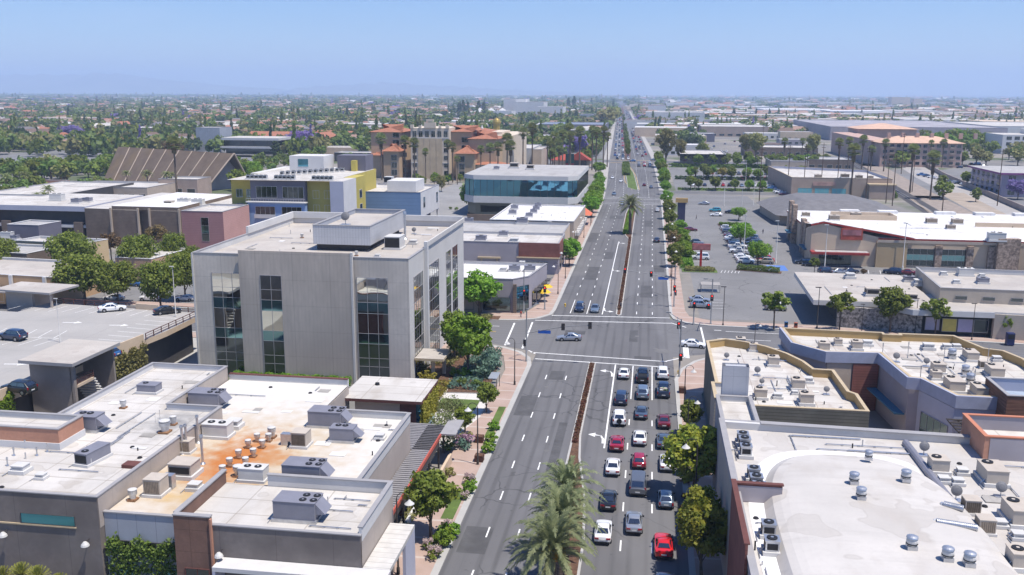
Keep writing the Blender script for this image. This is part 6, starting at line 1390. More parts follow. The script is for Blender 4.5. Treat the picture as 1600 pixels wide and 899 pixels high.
g=MB(); x0,y0=at(262,762,Z2); g.box(x0-.3,y0-.4,Z2,x0+.7,y0+.4,Z2+1.4); tag(g.build('roof_duct',m_galv),'short upright metal duct behind the front beige cooler','duct')
for i,(px,py) in enumerate(((402,690),(388,700),(420,690),(410,700),(373,716),(396,714),(359,729),(384,728),(348,741))):
 V('mush',px,py,Z2,'steel mushroom vent on the orange stain, %s of nine'%['farthest','second farthest on the left','farthest on the right','second from the back on the right','middle left','middle right','second nearest on the left','nearest on the right','nearest on the left'][i],.82)
V('mushbig',372,744,Z2,'wider silver vent at the front right of the mushroom vents',.8); V('mush',208,782,Z2,'single silver vent at the front left corner of the stained roof',1.0); V('mush',425,684,Z2,'largest silver vent behind the mushroom cluster',1.1)
for i,(px,py) in enumerate(((286,709),(292,707),(310,692),(317,725))):V('tallpipe',px,py,Z2,'tall steel flue by the taupe wall, %s of four'%['nearest pair left','nearest pair right','farthest','rightmost'][i],1.0,'flue')
V('thin',344,758,Z2,'short dark pipe in front of the white condenser',.5)
unit('chiller',617,388,19.72,'big white cooling unit with dark louvres on the tall office roof','cooling_tower','cooling unit',s=.95)
unit('dish',540,352,23.32,'grey satellite dish on top of the tall office enclosure','satellite_dish','satellite dish',s=1.6,group=None); V('mush',472,372,19.72,'small dark vent on the left part of the tall office roof',.7); V('pipe',452,354,19.72,'low pipe stub near the back left of the tall office roof',.7)
unit('dish',647,366,19.72,'small camera mast behind the cooling unit on the tall roof','roof_mast','mast',s=.9,group=None); unit('box',646,382,19.72,'cluster of small pipes beside the white cooling unit',s=1.3); unit('tallpipe',633,374,19.72,'tall steel flue behind the white cooling unit','flue','flue',s=1.6,group=None)
V('mush',557,400,19.72,'yellow drum shaped vent at the front edge of the tall roof',.7); unit('box',590,402,19.72,'small camera box at the front edge of the tall roof',s=.8)
for i,(px,py) in enumerate(((1160,694),(1163,702),(1165,714),(1177,750),(1181,763),(1186,776),(1200,838),(1205,864))):unit('cond',px,py,11.07,'dark louvred condenser, %s along the street edge of the theatre roof'%['farthest','second farthest','third farthest','fourth','fifth','sixth, beside the brick parapet','second nearest','nearest'][i],s=1.25)
for i,(px,py) in enumerate(((1357,718),(1334,756),(1345,780),(1415,752),(1424,858),(1480,876),(1514,884))):V('turb',px,py,12.28,'drum shaped white roof exhaust on the theatre, %s'%['small one farthest back','farther of the middle pair','nearer of the middle pair','by itself near the long pipe','front left','front middle','front right by the long pipe'][i],.62 if i==0 else .74,'exhaust_fan')
for i,(px,py,k,lb) in enumerate(((1443,712,'dish','dark satellite dish behind the long roof pipe'),(1465,737,'tan','beige unit nearest the long roof pipe'),(1474,754,'box','low white box in front of the beige unit by the pipe'),(1496,757,'box','second low white box, right of the first by the pipe'),(1503,741,'box','small pale hood between boxes on the theatre roof'),(1549,752,'tanlong','large beige unit on the right part of the theatre roof'),(1563,777,'dish','tall satellite dish in front of the large beige unit'),(1590,815,'tanlong','large beige unit cut by the right edge of the picture'),(1516,801,'beige','louvred beige unit at the end of the farther round duct'),(1538,832,'beige','louvred beige unit at the end of the nearer round duct'),(1493,783,'dish','flat tilted dish behind the farther round duct'),(1562,823,'box','small blue box beside the nearer louvred unit'),(1590,842,'box','small pale unit at the right edge, front'),(1592,886,'tan','beige unit in the bottom right corner'),(1594,705,'dish','dish at the right edge beside the orange brick block'))):
 nm='satellite_dish' if k=='dish' else 'rooftop_air_conditioner'; unit(k,px,py,11.07,lb,nm,'satellite dish' if k=='dish' else 'air conditioner',s=(1.25 if k in ('tan','tanlong') else .75 if k=='beige' else 1.0),group='satellite dishes' if k=='dish' else 'rooftop air conditioners')
for i,(pa,pb,pc,lb) in enumerate((((1462,800),(1475,785),(1506,792),'farther ribbed round duct bridging the long roof pipe'),((1452,820),(1464,812),(1528,822),'nearer ribbed round duct bridging the long roof pipe'))):
 a,b_,c=at(*pa,11.3),at(*pb,12.4),at(*pc,12.4); g=MB(); g.tube((*a,11.2),(*b_,12.2),.3,.3,10); b3,c3=Vector((*b_,12.2)),Vector((*c,12.2))
 n=22
 for k in range(n):g.tube(b3.lerp(c3,k/n),b3.lerp(c3,(k+.55)/n),.32,.32,10); g.tube(b3.lerp(c3,(k+.55)/n),b3.lerp(c3,(k+1)/n),.27,.27,10)
 tag(g.build('round_duct',m_galv,None,40),lb,'duct','ribbed round ducts')
for i,(px,py,k,s) in enumerate(((1157,540,'tan',1.1),(1177,548,'tan',1.0),(1208,571,'tan',1.2),(1183,587,'dish',.9),(1246,608,'tan',1.3),(1262,598,'box',1.3),(1190,603,'dish',.7),(1188,622,'tan',1.2),(1215,622,'box',1.1),(1259,631,'tan',1.3),(1291,617,'dish',.8),(1242,616,'box',.8),(1135,563,'dish',.8))):
 unit(k,px,py,7.62,['beige unit at the far left of the corner shop roof','grey-beige unit behind the pylon on the corner shop roof','beige unit in the middle back of the corner shop roof','white hooded vent pair on the corner shop roof','beige unit with dark front at the centre of the corner shop roof','flat dark panel box by the ochre step','small white hood left of the corner shop centre','beige unit at the front left edge of the corner shop roof','dark fan group near the front edge','beige unit at the front middle edge of the corner shop roof','white dish-like hood near the front right of the corner shop roof','small white mushroom hood beside the central unit','small dish behind the pale pylon'][i],'rooftop_air_conditioner' if k!='dish' else 'roof_hood','air conditioner' if k!='dish' else 'hood',s=s)
for i,(px,py,k,s) in enumerate(((1287,548,'tan',1.2),(1309,539,'tan',.9),(1338,546,'tan',1.2),(1355,540,'box',1.4),(1400,566,'dish',1.0),(1447,573,'dish',.9),(1450,546,'box',1.6),(1479,545,'box',1.2),(1494,545,'box',1.2),(1487,560,'turb',1.0),(1516,562,'tanlong',1.1),(1465,583,'tan',1.3),(1462,592,'tan',1.0),(1490,610,'tanlong',1.3),(1516,600,'turb',1.0),(1531,619,'tanlong',1.2),(1553,588,'tanlong',1.2),(1535,575,'beige',.6),(1557,564,'box',1.2),(1508,585,'turb',.9))):
 unit(k,px,py,7.72,'%s on the periwinkle edged shops, %s'%({'tan':'beige air conditioner','tanlong':'long beige air conditioner','box':'small pale box unit','dish':'satellite dish','turb':'round silver exhaust','beige':'louvred beige cooler'}[k],['at the far left end','second from the left end','third from the left end','grouped with the third unit','tall frame above the brick pier','left of the middle units','on the back edge, left','on the back edge, middle','on the back edge, right','in the back middle','in the back right','behind the tube in the middle','at the tube end','at the front middle','right of the tube','at the front right','by the brown roof enclosure','at the bent duct','near the ochre corner','where the bent duct comes down'][i]),'satellite_dish' if k=='dish' else 'exhaust_fan' if k=='turb' else 'rooftop_air_conditioner','satellite dish' if k=='dish' else 'vent' if k=='turb' else 'air conditioner',s=s)
for i,(px,py) in enumerate(((1378,562),(1418,560),(1437,600),(1543,566),(1474,569),(1521,606))):V('thin',px,py,7.72,'thin tall whip pole on the periwinkle edged shops, %s from the left'%['first','second','third','sixth','fourth','fifth'][i],1.6,'roof_pole')
g=MB(); a,c=at(1472,592,8.5),at(1508,588,8.5); g.tube((*a,8.5),(*c,8.5),.22,.22,8); tag(g.build('round_duct',m_galv,None,40),'smooth round duct in the middle of the periwinkle edged roof','duct')
for i,(px,py,k,z,s,lb) in enumerate(((1328,435,'box',5.37,2.0,'low grey unit at the back of the low tan store roof'),(1362,462,'dark',5.37,1.6,'dark green box unit on the low tan store roof'),(1420,440,'fargrey',5.37,1.2,'left white tank in the clutter on the tan roof'),(1436,446,'box',5.37,2.2,'right white tank in the clutter on the tan roof'),(1474,430,'box',7.2,1.3,'small box on the raised block roof, left'),(1508,431,'whitetwin',7.2,1.2,'white unit on the raised block roof'),(1534,433,'box',7.2,1.2,'small box on the raised block roof, right'),(1494,443,'box',7.2,1.3,'near small box on the raised block roof'),(1535,443,'fargrey',7.2,1.2,'near grey unit on the raised block roof'),(1423,469,'dark',5.37,1.3,'teal cabinet at the edge of the low tan store roof'),(1259,338,'bigtan',7.97,.8,'leftmost beige unit on the supermarket roof'),(1303,344,'bigtan',7.97,1.0,'second beige unit on the supermarket roof, before the screen'),(1337,340,'bigtan',7.97,1.0,'third beige unit on the supermarket roof, inside the screen corner'),(1455,349,'bigtan',7.97,1.0,'fourth beige unit on the supermarket roof'),(1495,350,'bigtan',7.97,1.0,'rightmost beige unit on the supermarket roof'),(1485,358,'bigtan',7.97,.8,'low white hatch unit near the middle of the supermarket roof'),(1556,377,'whitetwin',7.97,1.6,'tilted panel at the right of the supermarket roof'),(787,424,'box',6.82,1.4,'small unit at the back of the corner store roof'),(804,424,'fargrey',6.82,1.3,'dark fan unit on the corner store roof'),(828,424,'fargrey',6.82,1.3,'round cowled unit at the right of the corner store roof'),(816,414,'box',6.82,1.4,'small box behind the two fan units of the corner store'),(752,377,'fargrey',7.62,1.5,'grey unit on the left of the brick cornered shop roof'),(787,369,'fargrey',7.62,1.3,'upright grey unit in the middle of the brick cornered shop roof'),(804,380,'box',7.62,2.2,'grey unit at the front of the brick cornered shop roof'),(733,348,'fargrey',7.02,1.4,'grey unit at the left end of the long grey shop roof'),(816,350,'fargrey',7.02,1.8,'wide unit in the middle of the long grey shop roof'),(793,348,'box',7.02,1.3,'small vent on the long grey shop roof, left'),(859,350,'box',7.02,1.3,'small vent on the long grey shop roof, right'),(804,327,'fargrey',7.52,1.3,'farther left unit on the bright white shop roof'),(801,335,'fargrey',7.52,1.3,'nearer left unit on the bright white shop roof'),(841,323,'fargrey',7.52,1.2,'farthest of four in the row on the bright white shop roof'),(838,328,'fargrey',7.52,1.2,'second of four in the row on the bright white shop roof'),(834,333,'fargrey',7.52,1.2,'third of four in the row on the bright white shop roof'),(827,339,'fargrey',7.52,1.2,'nearest of four in the row on the bright white shop roof'),(608,286,'chiller',13.32,1.0,'white plant unit on the blue office roof, left'),(622,287,'chiller',13.32,.8,'white plant unit on the blue office roof, right'),(776,265,'fargrey',15.82,1.2,'small vent at the left of the glass office roof'),(804,263,'dark',15.82,2.2,'dark unit at the left middle of the glass office roof'),(829,265,'dark',15.82,1.8,'dark unit in the middle of the glass office roof'),(90,314,'whitetwin',11.2,1.6,'white unit left on the white roof beside the brown brick store'),(120,318,'fargrey',11.2,1.5,'grey unit on the white roof beside the brown brick store'),(137,316,'fargrey',11.2,1.4,'right grey unit by the brown brick store edge'),(265,322,'dark',10.85,1.6,'white box with dark side on the brown store roof, right end'),(288,320,'whitetwin',10.85,1.4,'pale green unit near the pink office'),(310,321,'whitetwin',10.85,1.4,'second pale green unit near the pink office'),(12,372,'whitetwin',5.92,1.2,'white unit on the low roof at the left edge'),(24,374,'fargrey',5.92,1.1,'brown unit on the low roof at the left edge'),(1278,278,'bigtan',7.82,1.0,'leftmost unit on the peach store roof'),(1320,278,'bigtan',7.82,1.2,'second unit on the peach store roof'),(1342,279,'bigtan',7.82,1.0,'third unit on the peach store roof'),(1360,279,'bigtan',7.82,.8,'rightmost unit on the peach store roof'))):
 unit(k,px,py,z,lb,s=s)
for i in range(3):
 for j in range(5):x0=-122+i*9+(i==2)*3+j*1.35; place(UN['cond'],'rooftop_condenser','black condenser in the roof edge row of the mustard apartments, %s cluster'%['left','middle','right'][i],'air conditioner',(x0,271.6,20.02),0,1.35,'condensers in rows on the apartment roof')
for j in range(12):place(UN['cond'],'rooftop_condenser','black condenser in the slanting row by the white rooftop room','air conditioner',(-117+j*1.3,286+j*1.6,20.02),0,1.35,'condensers in rows on the apartment roof')
def clutter(key,z,x0,y0,x1,y1,n,seed):
 b=next(o for o in col.objects if o.get('label','').startswith(key)); q=random.Random(seed)
 for i in range(n):
  x,y,v=q.uniform(x0,x1),q.uniform(y0,y1),q.random(); g=MB()
  if v<.3:
   l=q.uniform(3,min(9,(x1-x0)*.6)); d=q.random()<.5; x2,y2=(min(x1,x+l),y) if d else (x,min(y1,y+l)); g.tube((x,y,z+.12),(x2,y2,z+.12),.05,None,5)
   k=int(l/1.5)
   for j in range(k):a=(x+(x2-x)*j/k,y+(y2-y)*j/k); g.box(a[0]-.1,a[1]-.1,z,a[0]+.1,a[1]+.1,z+.08)
   g.build('conduit',m_galv,b)
  elif v<.55:g.box(x,y,z+.01,x+q.uniform(.8,2.4),y+q.uniform(.6,1.6),z+.025+i*.002); g.build('roof_patch',(patch_a,patch_b)[i%2],b)
  elif v<.8:g.tube((x,y,z),(x,y,z+q.uniform(.3,.8)),.07,None,6); g.build('vent_pipe',(m_galv,m_black)[i%2],b)
  else :g.lathe(x,y,[(.28,z),(.2,z+.12),(.05,z+.14)],8); g.build('roof_drain',m_black,b)
patch_a=mat('patch_pale',(.66,.65,.63),.8,.1); patch_b=mat('patch_dull',(.36,.34,.31),.8,.2)
clutter('dark plastered',9.36,-64,74,-50,96,22,1); clutter('dark plastered',9.36,-64,98,-57,112,7,2); clutter('lower restaurant',8.21,-38,83,-28,100,14,3); clutter('lower restaurant',8.21,-54,99,-40,112,12,4); clutter('grey plastered front',8.43,-35,72,-25,79.5,8,5)
clutter('large flat white theatre',11.07,28.5,62,45,92,46,6); clutter('large flat white theatre',11.07,9,62,10.5,95,8,7); clutter('large flat white theatre',11.07,12,91.5,27,95.5,8,8); clutter('corner shop with ochre',7.62,11,121,23,138,18,9); clutter('corner shop with ochre',7.62,14,113,25,118,8,10)
clutter('zigzag shop',7.72,37,128,52,143,30,11); clutter('zigzag shop',7.72,27,141,40,149,12,12); clutter('four-storey grey',19.72,-71,142,-58,180,14,13); clutter('four-storey grey',19.72,-45,152,-38,180,8,14); clutter('low store with a wide',5.36,38,193,56,218,16,15); clutter('supermarket with',7.97,60,268,118,315,20,16); clutter('brown brick store',10.85,-160,266,-143,296,8,17); clutter('big bright white',7.52,-46,284,-24,320,10,18)
def sighead(g,x,y,z,face=-1,red=True):
 pass
def signal(x,y,h,arms,label,blade=None,heads_low=(),street=None,lum=None):
 """pole with mast arms; arms = list of (dx, dy, rise, head fractions)"""
 r=empty('traffic_signal',(x,y,0),label,'traffic signal','traffic signals at the junctions')
 g=MB(); g.lathe(x,y,[(.22,0),(.2,.4),(.15,.45),(.10,h)],10); g.build('pole',m_steel,r,50)
 def head(cx,cy,z,d):
  g=MB(); f=MB(); g.box(cx-.30,cy-.13,z-.6,cx+.30,cy+.13,z+.6); hd=g.build('signal_head',m_pole_dk,r)
  for k in range(3):f.tube((cx,cy+d*.13,z+.38-.38*k),(cx,cy+d*.20,z+.38-.38*k),.12,.12,10,0 if k==0 else 1)
  f.build('lens',[m_lens_r if d<0 and z>8 else m_lens_g if d>0 else m_lens_r,m_black],hd)
 for (dx,dy,z0,z1,hs,d) in arms:
  g=MB(); n=6; pts=[]
  for k in range(n+1):t=k/n; pts.append((x+dx*t,y+dy*t,z0+(z1-z0)*math.sin(t*math.pi/2)))
  g.path(pts,.075,8); g.build('mast_arm',m_steel,r,50)
  for t in hs:head(x+dx*t,y+dy*t-.0,z0+(z1-z0)*math.sin(t*math.pi/2),d)
  if street:t0=street; zz=z0+(z1-z0)*math.sin(t0*math.pi/2)-.38; g=MB(); g.box(x+dx*t0-1.1,y+dy*t0-.04,zz-.28,x+dx*t0+1.1,y+dy*t0+.04,zz+.28) if abs(dx)>abs(dy) else g.box(x-.04,y+dy*t0-1.1,zz-.28,x+.04,y+dy*t0+1.1,zz+.28); g.build('street_sign',m_sign_blue,r)
 for (dx,dy,z,d) in heads_low:head(x+dx,y+dy,z,d)
 if lum:dx,dy=lum; g=MB(); g.path([(x,y,h-.2),(x+dx,y+dy,h+.35)],.045,6); g.box(x+dx-.45,y+dy-.16,h+.25,x+dx+.35,y+dy+.16,h+.42); g.build('luminaire_arm',m_steel,r)
 return r
m_lens_r=mat('lens_red',(.8,.03,.02),.4,.05); m_lens_g=mat('lens_green',(.05,.6,.3),.4,.05)
nt=m_lens_r.node_tree; nt.nodes['Principled BSDF'].inputs['Emission Color'].default_value=(1,.03,.02,1); nt.nodes['Principled BSDF'].inputs['Emission Strength'].default_value=1.5
signal(-20.3,155.5,9.7,[(11.6,0,5.2,7.1,(.55,.95),1)],'near left traffic signal with a long mast arm reaching over the avenue',street=.27,heads_low=[(-.3,.3,3.4,1)],lum=(1.6,2.4))
signal(6.0,150.6,10.0,[(-.2,13,6.0,7.2,(.6,),-1)],'near right traffic signal at the head of the stopped cars',heads_low=[(.1,-.3,3.6,-1)],lum=(-2.0,3.0))
signal(6.3,203.2,9.6,[(-11.5,0,6.2,7.9,(.45,.95),-1)],'far right traffic signal with mast arm and blue street sign over the avenue',street=.22,heads_low=[(0,-.3,4.4,-1),(.2,.2,3.2,-1)],lum=(-1.8,-2.5))
signal(-25.6,191.4,9.5,[],'far left traffic signal pole on the brick paved corner',heads_low=[(.1,-.25,4.8,-1),(.3,0,3.4,1)],lum=(-2,-2.2))
signal(-21.6,195.8,5.2,[],'short signal post with blue sign by the yellow umbrellas',heads_low=[(0,-.25,4.6,-1)])
signal(-31.4,165.0,5.0,[],'short signal post on the near left corner beside the big tree',heads_low=[(.3,0,4.4,-1)])
signal(13.4,188.2,9.6,[(-.5,-7,6.0,7.0,(.9,),-1)],'tall signal pole on the far right corner in front of the parked silver cars',heads_low=[(-.6,0,3.8,-1)],lum=(-1.5,-2))
signal(9.9,187.6,4.6,[],'low signal post on the far right corner',heads_low=[(0,-.2,4.2,-1)])
lamp_t={}
def hook_lamp(h,key):
 g=MB(); g.lathe(0,0,[(.16,0),(.15,.7),(.09,.8),(.06,h)],8); pole=(key+'pole',g)
 a=MB(); pts=[(0,0,h)]+[(.55-.55*math.cos(t),0,h+.55*math.sin(t)) for t in [math.pi*k/8 for k in range(1,9)]]; a.path(pts,.035,6)
 b=MB(); b.lathe(1.1,0,[(.05,h+.02),(.12,h-.1),(.42,h-.38),(.40,h-.42)],12)
 return [('pole',pole[1].mesh(key+'_pole',[m_pole_dk],50),None),('bracket',a.mesh(key+'_bracket',[m_pole_dk],50),None),('lamp_shade',b.mesh(key+'_shade',[m_white],50),None)]
HL=hook_lamp(7.0,'hook')
def straight_lamp(h,key,m,w=.5):
 g=MB(); g.lathe(0,0,[(.2,0),(.18,.5),(.10,.6),(.06,h)],8); b=MB(); b.box(-w,-.15,h,w*.4,.15,h+.14)
 return [('pole',g.mesh(key+'_pole',[m],50),None),('lamp_head',b.mesh(key+'_head',[m],None),None)]
SL,SLW=straight_lamp(8.5,'slamp',m_pole_dk,.8),straight_lamp(9.5,'wlamp',m_pole_w,.6)
def lamp(t,x,y,label,s=1.0,rot=0,z=0,group='street lamps'): return place(t,'street_lamp',label,'street lamp',(x,y,z),rot,s,group)
lamp(HL,-23.0,80.6,'hooked street lamp at the bottom left pavement, with a white bell shade',1.15,0); lamp(HL,-20.3,108.7,'hooked street lamp beside the square planter on the left pavement',1.1,math.pi); lamp(HL,-20.4,141.9,'hooked street lamp near the near left junction corner',1.05,math.pi)
lamp(HL,6.3,99.4,'hooked street lamp between the two round trees on the right pavement',1.15,math.pi); lamp(HL,6.1,131,'hooked street lamp by the small round tree on the right pavement',1.05,0); lamp(HL,6.1,118,'hooked street lamp behind the big round tree on the right pavement',1.0,0)
lamp(HL,5.9,214,'hooked street lamp on the right pavement just past the junction',1.0,math.pi); lamp(HL,20.0,168.5,'dark lamp post by the red flower bed of the side street',.75,0)
for i,(x,y) in enumerate(((-20.3,212),(-20.3,231),(-20.4,268),(-20.5,300))):lamp(HL,x,y,'hooked street lamp on the far left pavement, %s past the junction'%['first','second','third','fourth'][i],1.0,math.pi)
for i,(x,y) in enumerate(((6.3,238),(6.4,262),(6.4,290),(6.4,330),(6.4,370))):lamp(HL,x,y,'hooked street lamp on the right pavement along the car park, %s from the junction'%['second','third','fourth','fifth','sixth'][i],1.0,0)
lamp(SL,15.8,187.6,'dark square headed lamp on the side street pavement, first from the junction',.95)
for i,(x,y) in enumerate(((34.3,187.9),(42.2,184.6),(52.6,186.3),(62.3,183.6),(72.4,182.2))):lamp(SL,x,y,'dark lamp pole before the pebble wall store, %s from the left'%['first','second','third','fourth','fifth'][i],[1.0,.72,.85,.85,.8][i])
for i,(px,py,s) in enumerate(((1212,412,1.25),(1162,400,1.25),(1165,285,1.2),(1288,424,1.3),(1410,420,1.3),(1158,342,1.2),(1131,322,1.2),(1177,322,1.1),(1342,400,.9))):
 x,y=at(px,py); lamp(SLW,x,y,['beside the clipped hedge in the market car park','between the two round trees in the market car park','at the far side of the second car park','by the supermarket entrance','in front of the supermarket climber','above the middle round tree','at the back row of the market car park','at the grey roofed shop corner','in front of the golden wall panel'][i].join(['pale slim lamp pole ','']),s,0,0,'car park lamps')
lamp(SLW,-92.3,131.4,'slim pale lamp pole on the parking deck, left',.75,0,6.95,'parking deck lamps'); x,y=at(275,495,6.95); lamp(SLW,x,y,'slim pale lamp pole on the parking deck, right by the black car',.95,0,6.95,'parking deck lamps')
for i,(px,py) in enumerate(((218,372),(283,364),(664,352),(605,330))):x,y=at(px,py); lamp(SL,x,y,['dark twin lamp pole on the street before the brown brick store','pale lamp pole by the blue sign of the brown store','lamp pole at the parking entrance right of the blue office','thin lamp pole behind the tall offices'][i],1.1,0)
for i,(px,py) in enumerate(((8,835),(136,850),(346,865))):
 d=CF+CR*((px-800)/FPX)-CU*((py-449.5)/FPX); t=(72.0 if i<2 else 70.7)/d.y; x,z=d.x*t,CAMH+d.z*t
 yy=72.4 if i<2 else 70.9; r=empty('wall_lamp',(x,yy,z),'white wall lamp on a dark arm on the plaster wall, %s of three'%['leftmost','middle','rightmost'][i],'wall lamp','wall lamps'); g=MB(); g.tube((x,yy,z+.3),(x,yy-.7,z+.3),.04); g.build('arm',m_pole_dk,r); g=MB(); g.lathe(x,yy-.7,[(.40,z-.05),(.34,z+.12),(.15,z+.34),(.02,z+.36)],12); g.build('lamp_shade',m_white,r)
for i,(px,py,pt,s) in enumerate(((1230,304,232,1),(1255,305,232,1),(1282,304,228,1),(1307,305,222,1),(1352,316,205,1),(1384,318,255,1),(1394,322,250,1),(1425,300,252,1),(1472,331,300,0),(1186,318,200,1),(1558,322,235,1),(1190,250,190,1),(1408,272,213,1))):
 x,y=at(px,py); d=math.hypot(x,y); h=max(7,min(24,(py-pt)/FPX*d*1.02)); r=empty('utility_pole',(x,y,0),'bare utility pole right of the market car park, %s'%['left of the peach store','against the teal windows','second across the peach store front','third across the peach store front','tallest, at the peach store porch','by the railway hedge, left','by the railway hedge, right','beyond the railway','short one at the rail crossing','tallest of all, at the grey roof','brown one before the lilac flats','far one beyond the car park','before the rosy apartments'][i],'utility pole','utility poles')
 g=MB(); g.tube((x,y,0),(x,y,h),.22,.13,7); g.build('pole',m_wood,r); g=MB(); g.box(x-1.2,y-.06,h-1.0,x+1.2,y+.06,h-.8); g.box(x-.9,y-.06,h-2.2,x+.9,y+.06,h-2.0); g.build('crossarm',m_wood,r)
def bin_(x,y,m,label,name='newspaper_box',cat='newspaper box',s=1):r=empty(name,(x,y,.15),label,cat); g=MB(); g.box(x-.3*s,y-.25*s,.15,x+.3*s,y+.25*s,.15+1.05*s); g.build('cabinet',m,r); g=MB(); g.box(x-.25*s,y-.29*s,.15+.55*s,x+.25*s,y-.25*s,.15+.95*s); g.build('window',m_black,r); g=MB(); g.tube((x,y,0.1),(x,y,.2),.15); g.build('foot',m_black,r)
x,y=at(1228,513); bin_(x,y,mat('box_blue',(.03,.12,.28),.5),'blue newspaper box on the side street pavement',s=1.1); x,y=at(1243,514); bin_(x,y,mat('box_orange',(.45,.12,.06),.5),'orange-red newspaper box beside the blue one',s=1.1)
x,y=at(1577,540); bin_(x,y,mat('box_navy',(.03,.04,.12),.5),'dark blue utility cabinet at the right edge of the side street','utility_cabinet','cabinet',2.2)
for (px,py,lb) in ((883,480,'yellow fire hydrant on the brick corner past the junction'),(1060,586,'yellow fire hydrant by the near right signal')):
 x,y=at(px,py); r=empty('fire_hydrant',(x,y,.15),lb,'fire hydrant'); g=MB(); g.lathe(x,y,[(.18,.15),(.14,.25),(.14,.65),(.18,.68),(.12,.82),(.02,.88)],10); g.build('body',m_yellow,r); g=MB(); g.tube((x-.24,y,.55),(x+.24,y,.55),.07); g.build('outlet',m_yellow,r)
for i,(x,y) in enumerate(((-22.9,209.5),(-22.7,203.5),(-22.2,213.5))):
 if i==2:continue
 r=empty('parasol',(x,y,.15),'yellow street parasol on the far left pavement, %s'%['farther','nearer'][i],'parasol','yellow parasols'); g=MB(); g.tube((x,y,.15),(x,y,2.5),.04); g.build('pole',m_pole_w,r); g=MB(); g.lathe(x,y,[(1.7,2.3),(1.1,2.75),(.03,3.1)],8); g.build('canopy',m_yellow,r)
def sqplanter(x,y,label):r=empty('planter',(x,y,.15),label,'planter','square pavement planters'); g=MB(); g.box(x-.55,y-.55,.15,x+.55,y+.55,1.0); g.build('tub',mat('tub_brown',(.10,.045,.03),.8),r); g=MB(); g.box(x-.45,y-.45,1.0,x+.45,y+.45,1.04); g.build('soil',mulch,r)
x,y=at(749,722); sqplanter(x,y,'square brown planter by the hooked lamp on the left pavement'); x,y=at(749,692); sqplanter(x,y,'square brown planter at the end of the white wall'); x,y=at(1066,615); sqplanter(x,y,'square brown planter near the near right signal')
def bench(x,y,rot,label):
 r=empty('bench',(x,y,.15),label,'bench'); c,s=math.cos(rot),math.sin(rot)
 g=MB(); g.obox(x,y,.55,1.9,.5,.08,rot); g.build('seat',trim_m,r); g=MB(); g.obox(x-s*.28,y+c*.28,.65,1.9,.07,.5,rot); g.build('backrest',trim_m,r);
 for k in (-.75,.75):g=MB(); g.obox(x+c*k,y+s*k,.15,.1,.45,.4,rot); g.build('leg',m_black,r)
bench(-22.6,136.5,math.pi/2,'grey bench on the brick pavement beside the junction corner garden'); x,y=at(1016,1) if 0 else (0,0)
b=empty('bus_shelter',(-23.0,139.5,0),'small grey glass shelter behind the bench on the left pavement','shelter'); g=MB(); g.box(-24.0,137.6,2.3,-22.6,141,2.42); g.build('roof',mat('smoked_panel',(.30,.32,.34),.3),b); g=MB(); [g.tube((xx,yy,.15),(xx,yy,2.3),.05) for xx in (-23.9,-22.7) for yy in (137.8,140.8)]; g.build('post',m_pole_dk,b)
x,y=at(622,850); r=empty('sign_panel',(x,y,.15),'brown ticket panel standing on the pavement at the foot of the bottom left lamp','sign'); g=MB(); g.box(x-.75,y-.08,.35,x+.75,y+.08,1.7); g.build('panel',mat('panel_brown',(.30,.21,.17),.7),r);
for k in (-.6,.5):g=MB(); g.box(x+k,y-.1,.15,x+k+.1,y+.1,.35); g.build('leg',m_black,r)
x,y=at(648,838); r=empty('parasol',(-24.6-1.2,92.0,0),'closed dark red parasol on the patio under the slatted canopy','parasol'); g=MB(); g.tube((-25.8,92,0),(-25.8,92,2.6),.03); g.build('pole',m_pole_w,r); g=MB(); g.lathe(-25.8,92,[(.22,.7),(.34,1.2),(.25,2.0),(.02,2.7)],8); g.build('canopy',mat('cloth_maroon',(.07,.02,.018),.9),r)
r=empty('pylon_sign',(14.4,250.5,0),'red pylon sign with a blank panel at the entrance of the market car park','sign'); g=MB(); g.box(14.1,250.3,0,14.7,250.7,5.2); g.build('post',m_red,r); g=MB(); g.box(12.0,250.2,5.2,16.8,250.8,6.9); p=g.build('panel',mat('sign_dull_red',(.38,.10,.09),.6),r); g=MB(); g.box(12.2,250.12,5.4,16.6,250.18,6.7); g.build('face',mat('sign_blurred_red',(.42,.16,.15),.6,.25,.7,2),p)
x,y=at(1064,345); r=empty('pylon_sign',(x,y,0),'dark monument sign with golden cap beside the pavement, far end of the market car park','sign'); g=MB(); g.box(x-1.4,y-.5,0,x+1.4,y+.5,6.8); g.build('panel',mat('sign_navy',(.05,.05,.10),.5),r); g=MB(); g.box(x-2.2,y-.8,6.8,x+2.2,y+.8,8.4); g.build('cap',mat('cap_gold',(.45,.30,.12),.7),r)
x,y=at(890,268); r=empty('billboard',(x,y,0),'dark green and red billboard among the palms left of the avenue','billboard'); g=MB(); g.box(x-2.6,y-.2,4.5,x+2.6,y+.2,10.5); g.build('panel',mat('bb_green',(.03,.10,.09),.6),r); g=MB(); g.box(x-2.55,y-.26,3.0,x+2.55,y+.26,4.9); g.build('lower_panel',mat('bb_red',(.30,.04,.06),.6),r); g=MB(); g.tube((x,y,0),(x,y,3),.3); g.build('post',m_steel,r)
x,y=at(1080,455); r=empty('market_kiosk',(15.2,221.5,0),'low grey pallet rack cage beside the pavement in the market car park','cage'); g=MB(); g.box(13.0,220,0,17.5,223.6,.15); [g.tube((xx,yy,0),(xx,yy,1.8),.05) for xx in (13.1,17.4) for yy in (220.1,223.5)]; g.build('frame',m_steel,r); g=MB(); g.box(13,220,1.8,17.5,223.6,1.9); g.build('top',mat('cage_top',(.33,.31,.29),.8),r)
